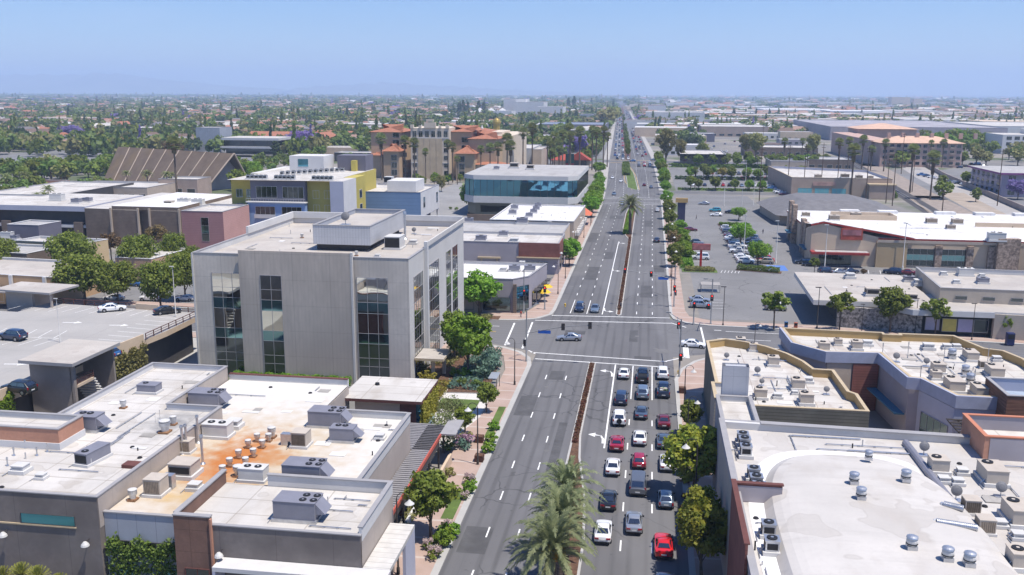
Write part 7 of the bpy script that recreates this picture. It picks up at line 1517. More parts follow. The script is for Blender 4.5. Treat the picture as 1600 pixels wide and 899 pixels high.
def person(x,y,rot,top,legs,label,hair=(.03,.02,.015),pose=0,h=1.72,z=.02):
 me=bpy.data.meshes.new('person'); V_,E_,Rr=[],[],[]
 def v(p,r):V_.append(p); Rr.append(r); return len(V_)-1
 def e(a,b):E_.append((a,b))
 st=.16 if pose else .03
 pel=v((0,0,.95),.15); ab=v((0,0,1.12),.135); ch=v((0,0,1.34),.16); nk=v((0,.0,1.47),.058); hd=v((0,.02,1.57),.085); hd2=v((0,.02,1.66),.088)
 e(pel,ab); e(ab,ch); e(ch,nk); e(nk,hd); e(hd,hd2)
 for s in (-1,1):
  k=s*st
  hp=v((s*.09,0,.88),.10); kn=v((s*.10,k*.6+.03,.49),.068); an=v((s*.10,k,.09),.045); to=v((s*.11,k+.17,.04),.035); e(pel,hp); e(hp,kn); e(kn,an); e(an,to)
  sh=v((s*.18,0,1.38),.062); el=v((s*.235,-k*.5,1.12),.044); wr=v((s*.24,-k*.9+.08,.88),.028); pm=v((s*.24,-k*.9+.10,.82),.030); e(ch,sh); e(sh,el); e(el,wr); e(wr,pm)
  for f in range(4):a=v((s*.24,-k*.9+.075+f*.02,.75),.009); b=v((s*.232,-k*.9+.08+f*.02,.715+abs(f-1.5)*.006),.008); e(pm,a); e(a,b)
  th=v((s*.215,-k*.9+.14,.79),.010); e(pm,th)
 me.from_pydata(V_,E_,[]); o=bpy.data.objects.new('person',me); col.objects.link(o)
 me.skin_vertices or o.modifiers.new('Skin','SKIN')
 if not o.modifiers:o.modifiers.new('Skin','SKIN')
 for i,r in enumerate(Rr):me.skin_vertices[0].data[i].radius=(r,r)
 me.skin_vertices[0].data[0].use_root=True
 o.modifiers.new('Sub','SUBSURF').levels=1
 dg=bpy.context.evaluated_depsgraph_get(); m2=bpy.data.meshes.new_from_object(o.evaluated_get(dg)); col.objects.unlink(o); bpy.data.objects.remove(o)
 for m in (m_skin,top,legs):m2.materials.append(m)
 for p in m2.polygons:
  c=p.center; p.use_smooth=True
  p.material_index=2 if c.z<.98 and abs(c.x)<.2 and c.z>.1 else (1 if (.98<=c.z<1.45 and (abs(c.x)<.2 or c.z>1.16)) else 0)
  if c.z<.1:p.material_index=2
 o=bpy.data.objects.new('person',m2); col.objects.link(o); o.location=(x,y,z); o.rotation_euler=(0,0,rot); o.scale=[h/1.74]*3; tag(o,label,'person','people on foot')
 g=MB(); g.lathe(0,.0,[(.088,1.60),(.102,1.66),(.09,1.73),(.04,1.765),(.005,1.77)],10); ho=bpy.data.objects.new('hair',g.mesh('hair',[mat('hair_dark',hair,.7)],60)); col.objects.link(ho); ho.parent=o
for i,(px,py,rot,a,b_,lb) in enumerate(((693,691,.3,m_cloth_d,m_cloth_d,'person in dark navy clothes walking on the garden patio'),(705,690,-.4,m_cloth_d,m_cloth_g,'person in a dark top beside the leafy patio tree'),(709,687,2.4,m_cloth_r,m_cloth_d,'person in a rusty red top partly behind another on the patio'),(814,497,1.2,m_cloth_r,m_cloth_d,'person in a red top waiting at the far left corner'),(1192,366,0,m_cloth_d,m_cloth_g,'person walking across the market car park'),(1088,343,2,m_cloth_g,m_cloth_d,'person at the far end of the market car park'),(970,483,0,m_cloth_g,m_cloth_d,'person standing on the median tip past the junction'))):
 x,y=at(px,py); person(x,y,rot,a,b_,lb,pose=i%2)
Q='cars queued at the near stop line'
for kind,c,x,y,lb in (('sedan','white',-3.1,149.8,'white sedan first at the stop line in the left queue lane'),('pickup','black',0.0,148.6,'black pickup first at the stop line in the middle queue lane'),('suv','white',3.3,150.6,'white suv first at the stop line in the right queue lane'),('suv','navy',-3.1,136.6,'dark navy suv second in the left queue lane'),('suv','steel',0.1,139.8,'steel blue suv second in the middle queue lane'),('pickup','navy',3.3,141.5,'dark blue pickup with a loaded bed, second in the right queue lane'),('suv','white',-3.1,127.6,'white boxy suv with a spare wheel, third in the left queue lane'),('sedan','slate',0.0,130.8,'slate blue sedan third in the middle queue lane'),('sedan','maroon',3.2,127.5,'maroon sedan third in the right queue lane'),('coupe','crimson',-3.1,117.9,'deep red coupe fourth in the left queue lane'),('sedan','white',-.1,120.4,'white sedan fourth in the middle queue lane'),('sedan','slate',3.1,119.8,'slate grey sedan fourth in the right queue lane'),('sedan','white',-3.3,109.8,'white sedan fifth in the left queue lane, by the palm tip'),('hatch','crimson',-.1,112.2,'crimson hatchback fifth in the middle queue lane'),('sedan','white',3.4,112.2,'white sedan fifth in the right queue lane, half under the round tree'),('sedan','black',-3.4,100.0,'black sedan sixth in the left queue lane, partly behind palm fronds'),('van','grey',-.1,104.6,'dark grey minivan with a roof rack in the middle queue lane'),('hatch','steel',3.1,101.2,'steel blue hatchback sixth in the right queue lane'),('sedan','white',-3.6,92.0,'nearest white sedan in the left queue lane beside the palms'),('sedan','silver',-.4,94.7,'silver sedan nearest in the middle queue lane'),('coupe','red',2.7,89.8,'bright red coupe nearest in the right queue lane'),('hatch','crimson',-.8,80.6,'crimson car cut by the bottom edge of the picture'),('suv','navy',2.8,81.2,'dark suv cut by the bottom edge of the picture')):
 o=car(kind,c,x,y,0,lb,Q)
 if 'spare wheel' in lb:
  g=MB(); g.tube((0,-2.36,.95),(0,-2.58,.95),.36,.36,16); s_=bpy.data.objects.new('spare_wheel',g.mesh('spare',[m_tyre])); col.objects.link(s_); s_.parent=o
 if 'loaded bed' in lb:
  g=MB()
  for k in range(9):g.obox(rnd.uniform(-.5,.5),rnd.uniform(-2.4,-1.2),1.2,rnd.uniform(.3,.7),rnd.uniform(.2,.5),rnd.uniform(.15,.4),rnd.uniform(0,3),k%3)
  s_=bpy.data.objects.new('cargo',g.mesh('cargo',[m_white,mat('cargo_green',(.10,.2,.08)),m_beige])); col.objects.link(s_); s_.parent=o
car('sedan','silver',-14.2,171.4,R(98),'silver sedan turning left inside the junction','cars crossing the junction'); car('sedan','white',9.2,170.3,R(-97),'white sedan leaving the junction on the right','cars crossing the junction')
car('suv','navy',-14.0,196.6,math.pi,'dark blue car facing us at the far stop line, left','cars waiting at the far stop line'); car('sedan','steel',-10.7,196.6,math.pi,'light steel blue sedan facing us at the far stop line, right','cars waiting at the far stop line')
x,y=at(1036,546)
for kind,c,px,py,rot,lb in (('sedan','silver',1093,472,-90,'silver sedan behind the silver suv near the corner of the market car park'),('suv','silver',1095,481,-90,'silver suv nearest the corner of the market car park'),('suv','pewter',1212,485,-95,'grey suv behind the thin tree at the car park edge'),('sedan','white',1211,479,-95,'white sedan just behind the grey suv and thin tree'),('sedan','red',1088,389,-90,'red car behind the red pylon sign'),('sedan','maroon',1079,361,-85,'maroon sedan beside the pavement shrubs in the market car park'),('hatch','white',1027,331,0,'pale hatchback at the kerb beyond the car park'),('sedan','navy',1026,378,0,'dark blue sedan driving away past the market car park'),('hatch','silver',1027,335,0,'x')):
 if lb=='x':continue
 x,y=at(px,py); car(kind,c,x,y,R(rot),lb,'cars parked in the market car park' if px>1050 else 'cars on the avenue past the junction')
cl=['maroon','black','white','grey','blue','teal','white','pewter','silver','steel']; ks=['suv','sedan','suv','hatch','sedan','hatch','sedan','suv','sedan','suv']
nth=['farthest','second farthest','third farthest','fourth farthest','fifth','sixth','fifth nearest','fourth nearest','third nearest','second nearest','nearest','very nearest','last']
pal=['maroon','black','white','grey','blue','steel','white','pewter','silver','navy','white','tan','black','silver']
ORD=['nearest','second','third','fourth','fifth','sixth','seventh','eighth','ninth','tenth','eleventh','twelfth','thirteenth','fourteenth','fifteenth','sixteenth','seventeenth','eighteenth','nineteenth','twentieth','twenty-first','twenty-second','twenty-third','twenty-fourth']
for row,(xx,y0,n,rt,pr) in enumerate(((27.2,261.5,25,-98,.88),(32.9,262.0,21,82,.85),(14.9,263,20,90,.14),(40.2,270,9,0,0))):
 k_=0
 for i in range(n):
  if rnd.random()>pr:continue
  kd=rnd.choice(['sedan','suv','sedan','hatch','suv','sedan','pickup','van']); c='red' if (row,i)==(1,1) else rnd.choice(pal)
  car(kd,c,xx+rnd.uniform(-.35,.35),y0+i*2.85,R(rt+(180 if rnd.random()<.2 else 0)),'%s %s, %s in the %s row of the market car park'%(c,KNAME[kd].replace('_',' '),ORD[k_],['left','right','pavement side','far'][row]),'cars parked in the market car park',far=i>12); k_+=1
for kind,c,px,py,rot,lb in (('suv','teal',1117,331,90,'teal suv in the back pair of the market car park'),('sedan','white',1119,338,90,'white sedan beside the teal suv at the back'),('sedan','black',1142,334,-95,'dark car by the small bush at the back of the car park'),('suv','black',1256,413,80,'black suv parked before the supermarket entrance, left'),('sedan','black',1267,416,80,'second black car before the supermarket entrance'),('suv','navy',1292,427,-70,'dark blue suv above the low tan store roof, first of three'),('sedan','silver',1311,428,-70,'silver sedan above the low tan store roof, second of three'),('sedan','navy',1328,427,-70,'dark sedan above the low tan store roof, third of three'),('suv','navy',1394,428,70,'dark blue suv between the supermarket and the raised block roof'),('sedan','maroon',1416,429,75,'maroon car beside the dark blue suv in front of the supermarket'),('sedan','silver',1423,415,0,'silver sedan parked against the supermarket glass'),('sedan','white',1508,418,90,'white car parked by the supermarket stone tower'),('sedan','white',1066,319,90,'white sedan on the side street beyond the market car park, left'),('sedan','silver',1100,320,90,'silver sedan on the side street beyond the market car park, right')):
 x,y=at(px,py); car(kind,c,x,y,R(rot),lb,'cars parked in the market car park')
for kind,c,px,py,rot,z,lb in (('suv','navy',20,531,80,6.97,'dark blue suv on the parking deck at the left edge'),('sedan','white',176,486,-55,6.97,'white sedan on the parking deck near the big tree'),('sedan','black',262,490,-50,6.97,'black sedan on the parking deck right of the white one'),('suv','black',30,614,80,6.97,'black open-air suv at the near edge of the parking deck'),('hatch','blue',168,558,80,6.97,'blue hatchback behind the stair tower on the parking deck'),('sedan','silver',168,372,-88,0,'silver sedan on the street before the brown brick store, leftmost'),('sedan','white',210,372,-88,0,'white sedan before the brown brick store, second'),('sedan','crimson',226,374,-88,0,'dark red sedan before the brown brick store, third'),('sedan','teal',251,376,-88,0,'teal sedan before the brown brick store, rightmost'),('sedan','white',178,469,90,0,'white sedan at street level under the big garage tree'),('suv','white',235,470,90,0,'white car behind the trees right of the big garage tree'),('sedan','white',290,470,90,0,'pale car at the left foot of the tall offices'),('sedan','blue',208,447,90,0,'blue car glimpsed between the big trees'),('sedan','teal',240,400,60,0,'teal car parked near the dry tree'),('sedan','grey',270,390,60,0,'grey car in the lot left of the pink office')):
 x,y=at(px,py,z); car(kind,c,x,y,R(rot),lb,'cars on the left side of town',z=z+.02)
cols=['white','silver','grey','black','white','navy','red','pewter','steel','white','maroon','blue']
kk=['sedan','suv','sedan','hatch','suv','pickup','sedan','van']
def fc(x,y,rot,where,grp):
 c,k=rnd.choice(cols),rnd.choice(kk); car(k,c,x,y,rot,'%s %s %s'%(c,KNAME[k].replace('_',' '),where),grp,far=True)
for i in range(3):
 for j in range(4):yy=675+j*9; xx=XL(yy)+5.5+i*3.9; fc(xx,yy,math.pi+.03,'waiting at the second junction, facing us','cars waiting at the second junction')
for i in range(3):
 for j in range(4):yy=634-j*8+rnd.uniform(-1,1); xx=XR(yy)-2.3-i*3.6; fc(xx,yy,.04,'stopped before the second junction, driving away','cars stopped before the second junction')
fc(-12,655,R(90),'crossing the second junction','cars crossing the second junction'); fc(2,668,R(88),'turning at the second junction','cars crossing the second junction')
for xx,yy,r in ((-16,434,3.14),(-15.0,500,3.14),(-20.3,520,3.14),(-11,395,3.1),(1,470,0),(-2.5,480,0)):fc(xx,yy,r,'on the avenue between the two junctions','cars between the two junctions')
for side in (0,1):
 yy=710
 while yy<4200:
  for ln in range(3):
   if rnd.random()<.62:
    y1=yy+rnd.uniform(-4,4); w=XR(y1)-XL(y1); xx=XL(y1)+w*(.12+ln*.1) if side==0 else XR(y1)-w*(.10+ln*.1)
    fc(xx,y1,math.pi if side==0 else 0,'in the far traffic of the avenue, %s'%('coming towards us' if side==0 else 'driving away'),'far traffic on the avenue')
  yy+=13+yy*.012
for row,(x0,y0,n) in enumerate(((22,486,20),(26,530,18),(24,560,20))):
 for i in range(n):
  if rnd.random()<.72:fc(x0+i*3.1,y0,rnd.choice((0,math.pi)),'parked in the tree-shaded car park past the side street, %s row'%['near','middle','far'][row],'cars in the second car park')
for i in range(8):x,y=at(1193+i*4.5,290+i*2.2); fc(x,y,R(80),'parked in the row left of the peach store','cars beside the peach store')
for i in range(26):
 px=1440+i*7 if i<13 else 1445+(i-13)*9; x,y=at(px,275+(i%13)*1.6 if i<13 else 262+rnd.uniform(-6,6)); fc(x,y,rnd.choice((0,1.57)),'parked beyond the railway wall','cars beyond the railway')
for i in range(46):x,y=at(15+i*4.1+rnd.uniform(-1,1),262+rnd.uniform(-3,5)); fc(x,y,rnd.choice((0,1.57)),'parked under the trees left of the church','cars under the trees at far left')
for i in range(18):x,y=at(rnd.uniform(1090,1200),rnd.uniform(222,240)); fc(x,y,rnd.choice((0,1.57)),'parked among trees right of the far avenue','cars right of the far avenue')
T_='street trees'
def tp(key,px,py,h,lb,wide=1.0,nm='tree',group=None,i=None,z=0):x,y=at(px,py,z); return tree(key,nm,x,y,h,lb,group,'palm tree' if key in ('date','fan','fanbig','queen') else 'tree',z,i,wide=wide)
tree('glossy','tree',6.3,103.6,9.2,'big round glossy tree right of the stopped cars, nearer of two in the middle',T_,i=0,wide=1.12); tree('glossy','tree',6.3,84.8,8.8,'glossy tree at the bottom right, cut by the picture edge',T_,i=1,wide=.85); tree('glossy','tree',6.3,91,7.0,'smaller glossy tree behind the bottom right one',T_,i=2,wide=.78)
tree('street','tree',6.6,123.6,5.2,'small round tree by the lamp on the right pavement',T_,i=0,wide=.85)
tree('street','tree',-21.6,88.5,7.8,'loose leaved street tree in front of the grey restaurant block',T_,i=1,wide=.95); tree('street','tree',-20.9,93.3,7.0,'street tree just behind the loose leaved one',T_,i=2,wide=.7) if 0 else None
tree('bright','tree',-29.0,146.5,11.0,'tall leafy tree at the corner of the tall office building',T_,i=2,wide=.92); tree('street','tree',-33.0,155.0,9.0,'lower tree behind the tall one at the office corner',T_,i=0,wide=.9)
tree('street','tree',-22.6,128.2,4.8,'round green tree by the square planting at the left pavement',T_,i=0,wide=.95); tree('airy','tree',-25.6,112.3,5.4,'airy pale green tree shading the patio people',T_,i=0,wide=1.1); tree('airy','tree',-26.4,120.5,5.0,'thin pale tree behind the patio people',T_,i=1,wide=1.0)
tree('bare','tree',-29.4,125.6,4.0,'nearly bare tree on the pale plaza',T_); tree('bare','tree',-26.0,128.5,3.6,'thin twiggy tree over the lawn square',T_) if 0 else None
tree('street','tree',-24.0,119.0,4.2,'low dense tree at the end of the white planter wall',T_,i=1,wide=1.0)
tree('bright','tree',-34.6,188.4,9.6,'broad tree in front of the corner store at the junction',T_,i=0,wide=1.15)
tree('bright','tree',-20.9,249,8.0,'round bright tree on the far left pavement before the lamp',T_,i=1,wide=.95); tree('street','tree',-20.8,259,6,'lower tree right behind the bright one on the far left pavement',T_,i=1)
for i,(x,y,h) in enumerate(((-21.2,352,8.5),(-22.2,366,8.5),(-22.0,382,8.0),(-22.6,398,8.5),(-23.0,418,8),(-23.6,440,7),(-24.2,462,7),(-26,490,6.5),(-29,540,8))):tree('bright','tree',x,y,h,'bright green tree in the row beside the glass office and avenue, %s of nine'%['first','second','third','fourth','fifth','sixth','seventh','eighth','ninth'][i],'bright trees left of the far avenue',wide=rnd.uniform(.95,1.25))
for i,(x,y,h,k) in enumerate(((7.4,236,6.5,'young'),(7.5,252,7,'street'),(7.5,274,7,'drytree'),(7.3,296,6.5,'street'),(7.3,325,7,'street'),(7.4,352,7.5,'street'),(7.4,392,7,'bright'),(7.5,440,7,'bright'),(7.6,470,8,'bright'),(7.4,500,8.5,'bright'),(6.8,535,9,'street'),(6.4,565,9,'bright'),(6,600,9,'street'),(5.5,632,9,'street'))):
 tree(k,'tree',x,y,h,'street tree on the right pavement past the junction, number %d of fourteen'%(i+1),'trees on the right pavement past the junction')
for i,(x,y) in enumerate(((11,262),(11,272),(11,286),(11,297),(11,318))):tree('bright','tree',x,y,4.6,'low bushy tree in the strip between pavement and market car park, %s'%['nearest','second','third','fourth','farthest'][i],'bushy trees edging the market car park',wide=1.25)
tp('ball',1184,416,6.8,'nearer clipped round tree in the market car park',1.0,i=0); tp('ball',1157,385,7.2,'farther clipped round tree in the market car park',1.15,i=1); tp('ball',1154,345,5.0,'small clipped tree at the back island of the market car park',1.2,i=0)
for i,(px,py,h,k) in enumerate(((1209,515,8.2,'young'),(1311,519,8.4,'young'),(1390,520,9.5,'street'),(1460,527,8.0,'young'),(1570,531,5.0,'young'),(1272,428,4.5,'young'),(1349,435,2.5,'drytree'))):
 tp(k,px,py,h,['leaning thin tree beside the newspaper boxes','thin tree left before the pebble wall','fuller tree in the middle before the pebble wall','thin tree at the poster windows of the pebble wall store','staked sapling before the block wall at the right','small tree by the supermarket entrance','tiny dry shrub tree in front of the supermarket'][i],[1.15,1.1,.95,1.1,.8,1,1][i])
for (px,py,h,w,lb,k) in ((133,476,11.5,1.12,'wide spreading tree at the back of the parking deck, with forked trunk','sycamore'),(185,478,10.0,.95,'right half of the spreading canopy behind the white sedan','sycamore'),(115,440,12.5,.9,'tall dense tree behind the spreading one at left','sycamore'),(218,440,11.8,.85,'tall tree left of the pink office, centre of three','sycamore'),(252,490,11.5,.82,'green tree at the back right of the parking deck','sycamore'),(290,470,11.5,.8,'green tree touching the left edge of the tall offices','sycamore'),(275,428,11,.62,'upright tree between the pink and tall offices','sycamore'),(300,440,9,.7,'tree mostly hidden by the tall offices','sycamore'),(5,440,11,.8,'tree cut by the left picture edge','sycamore'),(175,412,8.5,1.0,'rusty leaved small tree between the big ones','drytree'),(246,398,9.0,1.0,'dry brownish tree before the pink office','drytree')):tp(k,px,py,h,lb,w,group='big trees around the parking deck')
tp('conifer',608,352,11,'dark little conifer in front of the blue office',.8); tp('bright',735,332,12,'bright tree at the left end of the glass office',.9); tp('olive',690,300,8,'olive tree right of the hotel palms entrance',.8)
tree('date','date_palm',-7.1,86.0,8.4,'first date palm in the median, its crown overlapping two others','date palms in the near median','palm tree',i=0,rot=.3,wide=.86); tree('date','date_palm',-7.0,79.4,8.6,'middle date palm of three in the near median','date palms in the near median','palm tree',i=1,rot=1.3,wide=.92); tree('date','date_palm',-7.2,73.0,8.8,'nearest date palm in the median, cut by the bottom edge','date palms in the near median','palm tree',i=2,rot=2.2,wide=.94)
x,y=at(984,366); tree('date','date_palm',x,y,10.5,'date palm alone in the median past the junction',None,'palm tree',i=1,wide=.95)
for i,(yy,k) in enumerate(((690,'street'),(740,'street'),(790,'fa'),(860,'fa'),(930,'fa'),(1010,'fa'),(1120,'fa'),(1250,'fa'),(1400,'fa'),(1600,'fa'),(1850,'fa'))):tree(k,'tree',lerp_tab([(a,b) for a,b,_ in mt],yy),yy,8.5,'small tree in the far median of the avenue','trees in the far median',wide=.7)
hedge('median_shrubs',-15.8,625,-13.0,540,3.4,1.8,'deep','dark shrub bed in the median before the second junction',51,dens=20,leaf=.5,cat='shrubs'); hedge('median_shrubs',-7.2,310,-6.9,378,1.6,.7,'bright','green shrubs around the lone median date palm',52,dens=40,leaf=.25,cat='shrubs')
hedge('clipped_hedge',24.2,251.3,34.8,248.2,2.2,1.3,'deep','clipped hedge island in the market car park',53,leaf=.2); hedge('clipped_hedge',10.2,247.5,18.0,247.5,2.6,1.0,'olive','mixed low hedge at the foot of the red pylon sign',54,leaf=.22); hedge('clipped_hedge',25.4,339,36,339,2.0,.9,'deep','low hedge on the back island of the market car park',55,leaf=.25)
hedge('planting_strip',11.0,251,11.0,300,2.4,1.2,'bright','bushy planting strip between the pavement and market car park',56,dens=18,leaf=.35); hedge('hedge',110,442,117.5,500,3.0,2.2,'deep','dark hedge along the railway behind the peach store',57,dens=14,leaf=.5); hedge('hedge',14,464,60,465,2,.9,'bright','grass-green hedge along the second car park',58,dens=14,leaf=.4); hedge('hedge',14,521.5,84,521.5,2.4,1.6,'dark','dark hedge across the middle of the second car park',59,dens=12,leaf=.5); hedge('hedge',14,611,108,611,4,2.0,'deep','dark hedge before the dark glass office',60,dens=8,leaf=.7)
hedge('flower_bed',21,167.6,44,168.3,1.6,.7,'red','bed of red flowers along the side street kerb',61,dens=60,leaf=.18,cat='flower bed'); hedge('hedge',-66.5,138.0,-46.5,138.0,.9,1.2,'bright','clipped low hedge at the foot of the tall office front',62,dens=60)
for i,(x0,y0,x1,y1,w_,m_,lb) in enumerate(((-34.5,150,-34.0,159,3.2,'olive','olive groundcover at the foot of the tall offices'),(-28.4,138,-27.8,156,4.2,'blueg','blue-green groundcover filling the junction corner garden'),(-32.5,133,-32.5,141,3.2,'yellow','yellow-green groundcover by the office porch'))):hedge('groundcover',x0,y0,x1,y1,w_,.55,m_,lb,80+i,dens=26,z=.15,cat='groundcover',leaf=.26)['kind']='stuff'
GB='garden shrubs at the near left corner'
for key,px,py,s,lb in (('yellow',668,597,1.5,'yellow-green shrub by the porch, nearest'),('yellow',662,582,1.3,'yellow-green shrub by the porch, behind'),('olive',658,570,1.6,'rusty olive shrub under the tall corner tree'),('blue',765,575,2.0,'large blue-green shrub at the junction corner, upper'),('blue',758,590,2.0,'large blue-green shrub at the junction corner, lower'),('blue',770,560,1.6,'blue-green shrub nearest the signal pole'),('dark',722,602,1.2,'dark shrub on the lawn edge, left'),('dark',745,604,1.2,'dark shrub on the lawn edge, right'),('green',730,590,1.4,'fresh green shrub behind the lawn square'),('green',712,588,1.2,'fresh green shrub left behind the lawn square'),('purple',722,700,1.5,'purple flowering shrub beside the cream garden wall'),('dark',700,703,1.3,'dark shrub left of the purple one'),('olive',728,690,1.2,'olive shrub behind the purple flowers'),('green',772,672,1.1,'green clump in the kerb strip, farthest'),('green',768,690,1.1,'green clump in the kerb strip, middle'),('green',762,706,1.2,'green clump in the kerb strip, nearest'),('green',735,768,1.2,'bright green mound by the kerb beside the street tree'),('rose',733,755,1.1,'pale pink flowering shrub by the bright mound'),('rose',728,780,.9,'second pale pink flowering shrub behind the street tree'),('green',695,850,1.5,'bright green mound at the foot of the street tree, near'),('green',703,838,1.3,'bright green mound at the foot of the street tree, far'),('rose',678,872,1.2,'pink blossom shrub nearest the bottom, on the pavement'),('rose',668,858,1.0,'pink blossom shrub left of the nearest one'),('rose',700,828,1.0,'pink blossom shrub behind the green mounds'),('olive',632,830,.8,'tufted grass by the planter wall, nearest'),('olive',640,812,.8,'tufted grass by the planter wall, middle'),('olive',646,798,.7,'tufted grass by the planter wall, farthest'),('olive',700,742,.9,'tufted grass beside the garden wall'),('dark',742,498,1.3,'dark purple shrub under the corner store tree, left'),('olive',760,500,1.2,'olive shrub under the corner store tree, right'),('red',1070,755,1.0,'red leaved shrub between the right pavement trees, upper'),('red',1072,780,1.0,'red leaved shrub between the right pavement trees, lower'),('red',1066,798,.9,'red leaved shrub below the right lamp'),('green',713,328,1.0,'clipped bush left at the brown boundary wall'),('dark',704,327,1.0,'dark bush left at the brown boundary wall'),('olive',1395,640,1.0,'potted shrub in the shopping court'),('olive',892,381+20,.8,'low clump on the far left pavement, nearest'),('olive',905,362,.8,'low clump on the far left pavement, farthest')):
 x,y=at(px,py,.15); shrub(key,x,y,s,lb,GB if px<780 else None,z=.12)
for i,(px,py) in enumerate(((4,899),(32,893),(59,898),(92,910),(-15,905))):
 d=CF+CR*((px-800)/FPX)-CU*((py-449.5)/FPX); t=68.5/d.y; x,z=d.x*t,CAMH+d.z*t
 place(AGAVE[i%2],'yucca','spiky yellow-green yucca head at the bottom left, %s'%['second from the edge','third from the edge','fourth from the edge','rightmost, lowest','cut by the corner'][i],'plant',(x,68.5,z-.9),i,1.15,'yuccas at the bottom left')
g=MB()
hedge('wall_vine',-48.5,72.85,-41.1,72.85,.5,4.9,'deep','dark creeper climbing the grey panelled wall around its windows',71,dens=50,leaf=.22,cat='creeper')
OCC=[]
for o in list(col.objects):
 if o.parent:continue
 cat=o.get('category',''); nm=o.name
 if cat in ('tree','palm tree','hedge','air conditioner','vent','street lamp','utility pole'):continue
 pts=[]
 for c in [o]+list(o.children):
  if c.type=='MESH' and o.get('kind')!='structure' and cat:
   bb=c.bound_box; off=o.location if c is not o else Vector((0,0,0))
   if c is o:off=o.location
   pts+=[(b[0]+off.x,b[1]+off.y) for b in bb]
 if pts:
  x0,x1=min(p[0] for p in pts),max(p[0] for p in pts); y0,y1=min(p[1] for p in pts),max(p[1] for p in pts)
  if x1-x0>4 or y1-y0>4:OCC.append((x0,y0,x1,y1))
OCC+=[(-300,164,120,188),(-260,267,-118,285),(11,193,125,262),(11,262,50,442),(-50,444,400,456),(12,456,130,640),(-400,642,500,668),(-130,95,-70,262),(-100,330,-24,440)]
def free(x,y,m=2.0,park=False):
 if XL(y)-5-m<x<XR(y)+5+m and y>0: return False
 rx=lerp_tab([(250,109),(474,128),(700,150),(1100,210),(1900,330)],y)
 if y>250 and y<1800 and rx-10-m<x<rx+(28 if y<1000 else 10)+m: return False
 for k,(x0,y0,x1,y1) in enumerate(OCC):
  if x0-m<x<x1+m and y0-m<y<y1+m: return False
 return True
NT=0
def scatter(box,n,keys,h0,h1,label,group,m=1.5,wide=(.85,1.2),park=False,force=False):
 global NT
 x0,x1,y0,y1=box; k=0; tries=0
 while k<n and tries<n*25:
  tries+=1; px,py=rnd.uniform(x0,x1),rnd.uniform(y0,y1); x,y=at(px,py)
  if not force and not free(x,y,m):continue
  key=rnd.choice(keys); tree(key,{'fcone':'conifer','conifer':'conifer','queen':'palm','fan':'fan_palm','fp':'jacaranda','jacaranda':'jacaranda'}.get(key,'tree'),x,y,rnd.uniform(h0,h1),label,group,'palm tree' if key in ('queen','fan') else 'tree',wide=rnd.uniform(*wide)); k+=1; NT+=1
def fp(px,pyh,Y,lb,grp,key='fan'):
 x=(CF+CR*((px-800)/FPX)); X_=x.x*Y/x.y; h=max(6,CAMH-(pyh-HOR-(px-800)*-.0035)*Y/1481); tree(key,'fan_palm',X_,Y,h+1,lb,grp,'palm tree',i=None)
HP='fan palms in front of the hotel'
for i,(px,ph,Y) in enumerate(((601,224,488),(637,226,484),(651,230,480),(668,243,478),(702,230,484),(709,234,480),(716,254,470),(752,238,476),(766,235,478),(778,234,482),(792,222,486),(797,232,470),(816,210,520),(830,204,530))):
 fp(px,ph,Y,'tall fan palm in the line before the hotel, %s from the left'%['first','second','third','fourth','fifth','sixth','seventh','eighth','ninth','tenth','eleventh','twelfth','thirteenth','fourteenth'][i],HP)
for i,(px,ph,Y) in enumerate(((853,222,520),(858,230,505),(864,216,530),(870,226,515),(876,212,540),(886,204,560),(888,214,545),(902,208,560),(921,205,575),(927,208,565),(938,206,590),(944,214,600),(872,236,500),(861,240,495))):fp(px,ph,Y,'fan palm in the cluster around the billboard left of the avenue','fan palms near the billboard left of the avenue')
RP='tall palms beside the railway'
for i,(px,ph,Y,k) in enumerate(((1318,231,440,'fan'),(1295,219,520,'fan'),(1310,216,560,'fan'),(1331,214,540,'fan'),(1365,218,600,'fan'),(1408,229,470,'fan'),(1434,217,620,'fan'),(1440,240,440,'fanbig'),(1453,216,640,'fan'),(1239,217,640,'fan'),(1248,228,560,'fan'),(1079,264,470,'fanbig'),(1212,218,620,'fan'),(1345,228,560,'fan'))):
 fp(px,ph,Y,'tall fan palm near the railway, %s'%['crossing the peach store front','left of the rail line, first','left of the rail line, second','left of the rail line, third','before the rosy apartments, left','before the rosy apartments, middle','before the rosy apartments, right','thick skirted one beside the rails','at the right end of the rosy apartments','above the dark shop roofs, left','above the dark shop roofs, right','thick skirted one in the second car park','leftmost near the bare poles','between rails and rosy apartments'][i],RP,k)
fp(287,238,352,'very tall single fan palm in front of the church',None)
for i,(px,py,h) in enumerate(((78,328,8),(72,332,6.5),(92,331,6),(52,336,6.5),(60,330,6),(200,300,8.5),(232,303,9),(262,304,9),(40,305,9),(12,310,9),(345,345,4),(270,302,8))):tp('queen',px,py,h,'feather palm on the left side of town, %s'%['tallest of the clump at the cream roof','second in the clump at the cream roof','third in the clump at the cream roof','low palm on the cream roof edge, left','low palm on the cream roof edge, right','left of three before the church roof','middle of three before the church roof','right of three before the church roof','left group by the brick building','at the left picture edge','small one beside the pink office','behind the right of the three'][i],1.0,'palm')
g1='trees left of the church'
scatter((0,232,268,290),42,['fa','fb','fb','fa','fo'],9,12,'leafy tree in the grove left of the A-frame church',g1)
scatter((0,60,300,322),7,['fb','fa'],7,9,'tree among the feather palms at the left edge','trees at the left edge')
scatter((130,175,292,312),7,['fb','fa','fo'],6,8,'tree at the left foot of the A-frame church','trees at the foot of the church',m=.5)
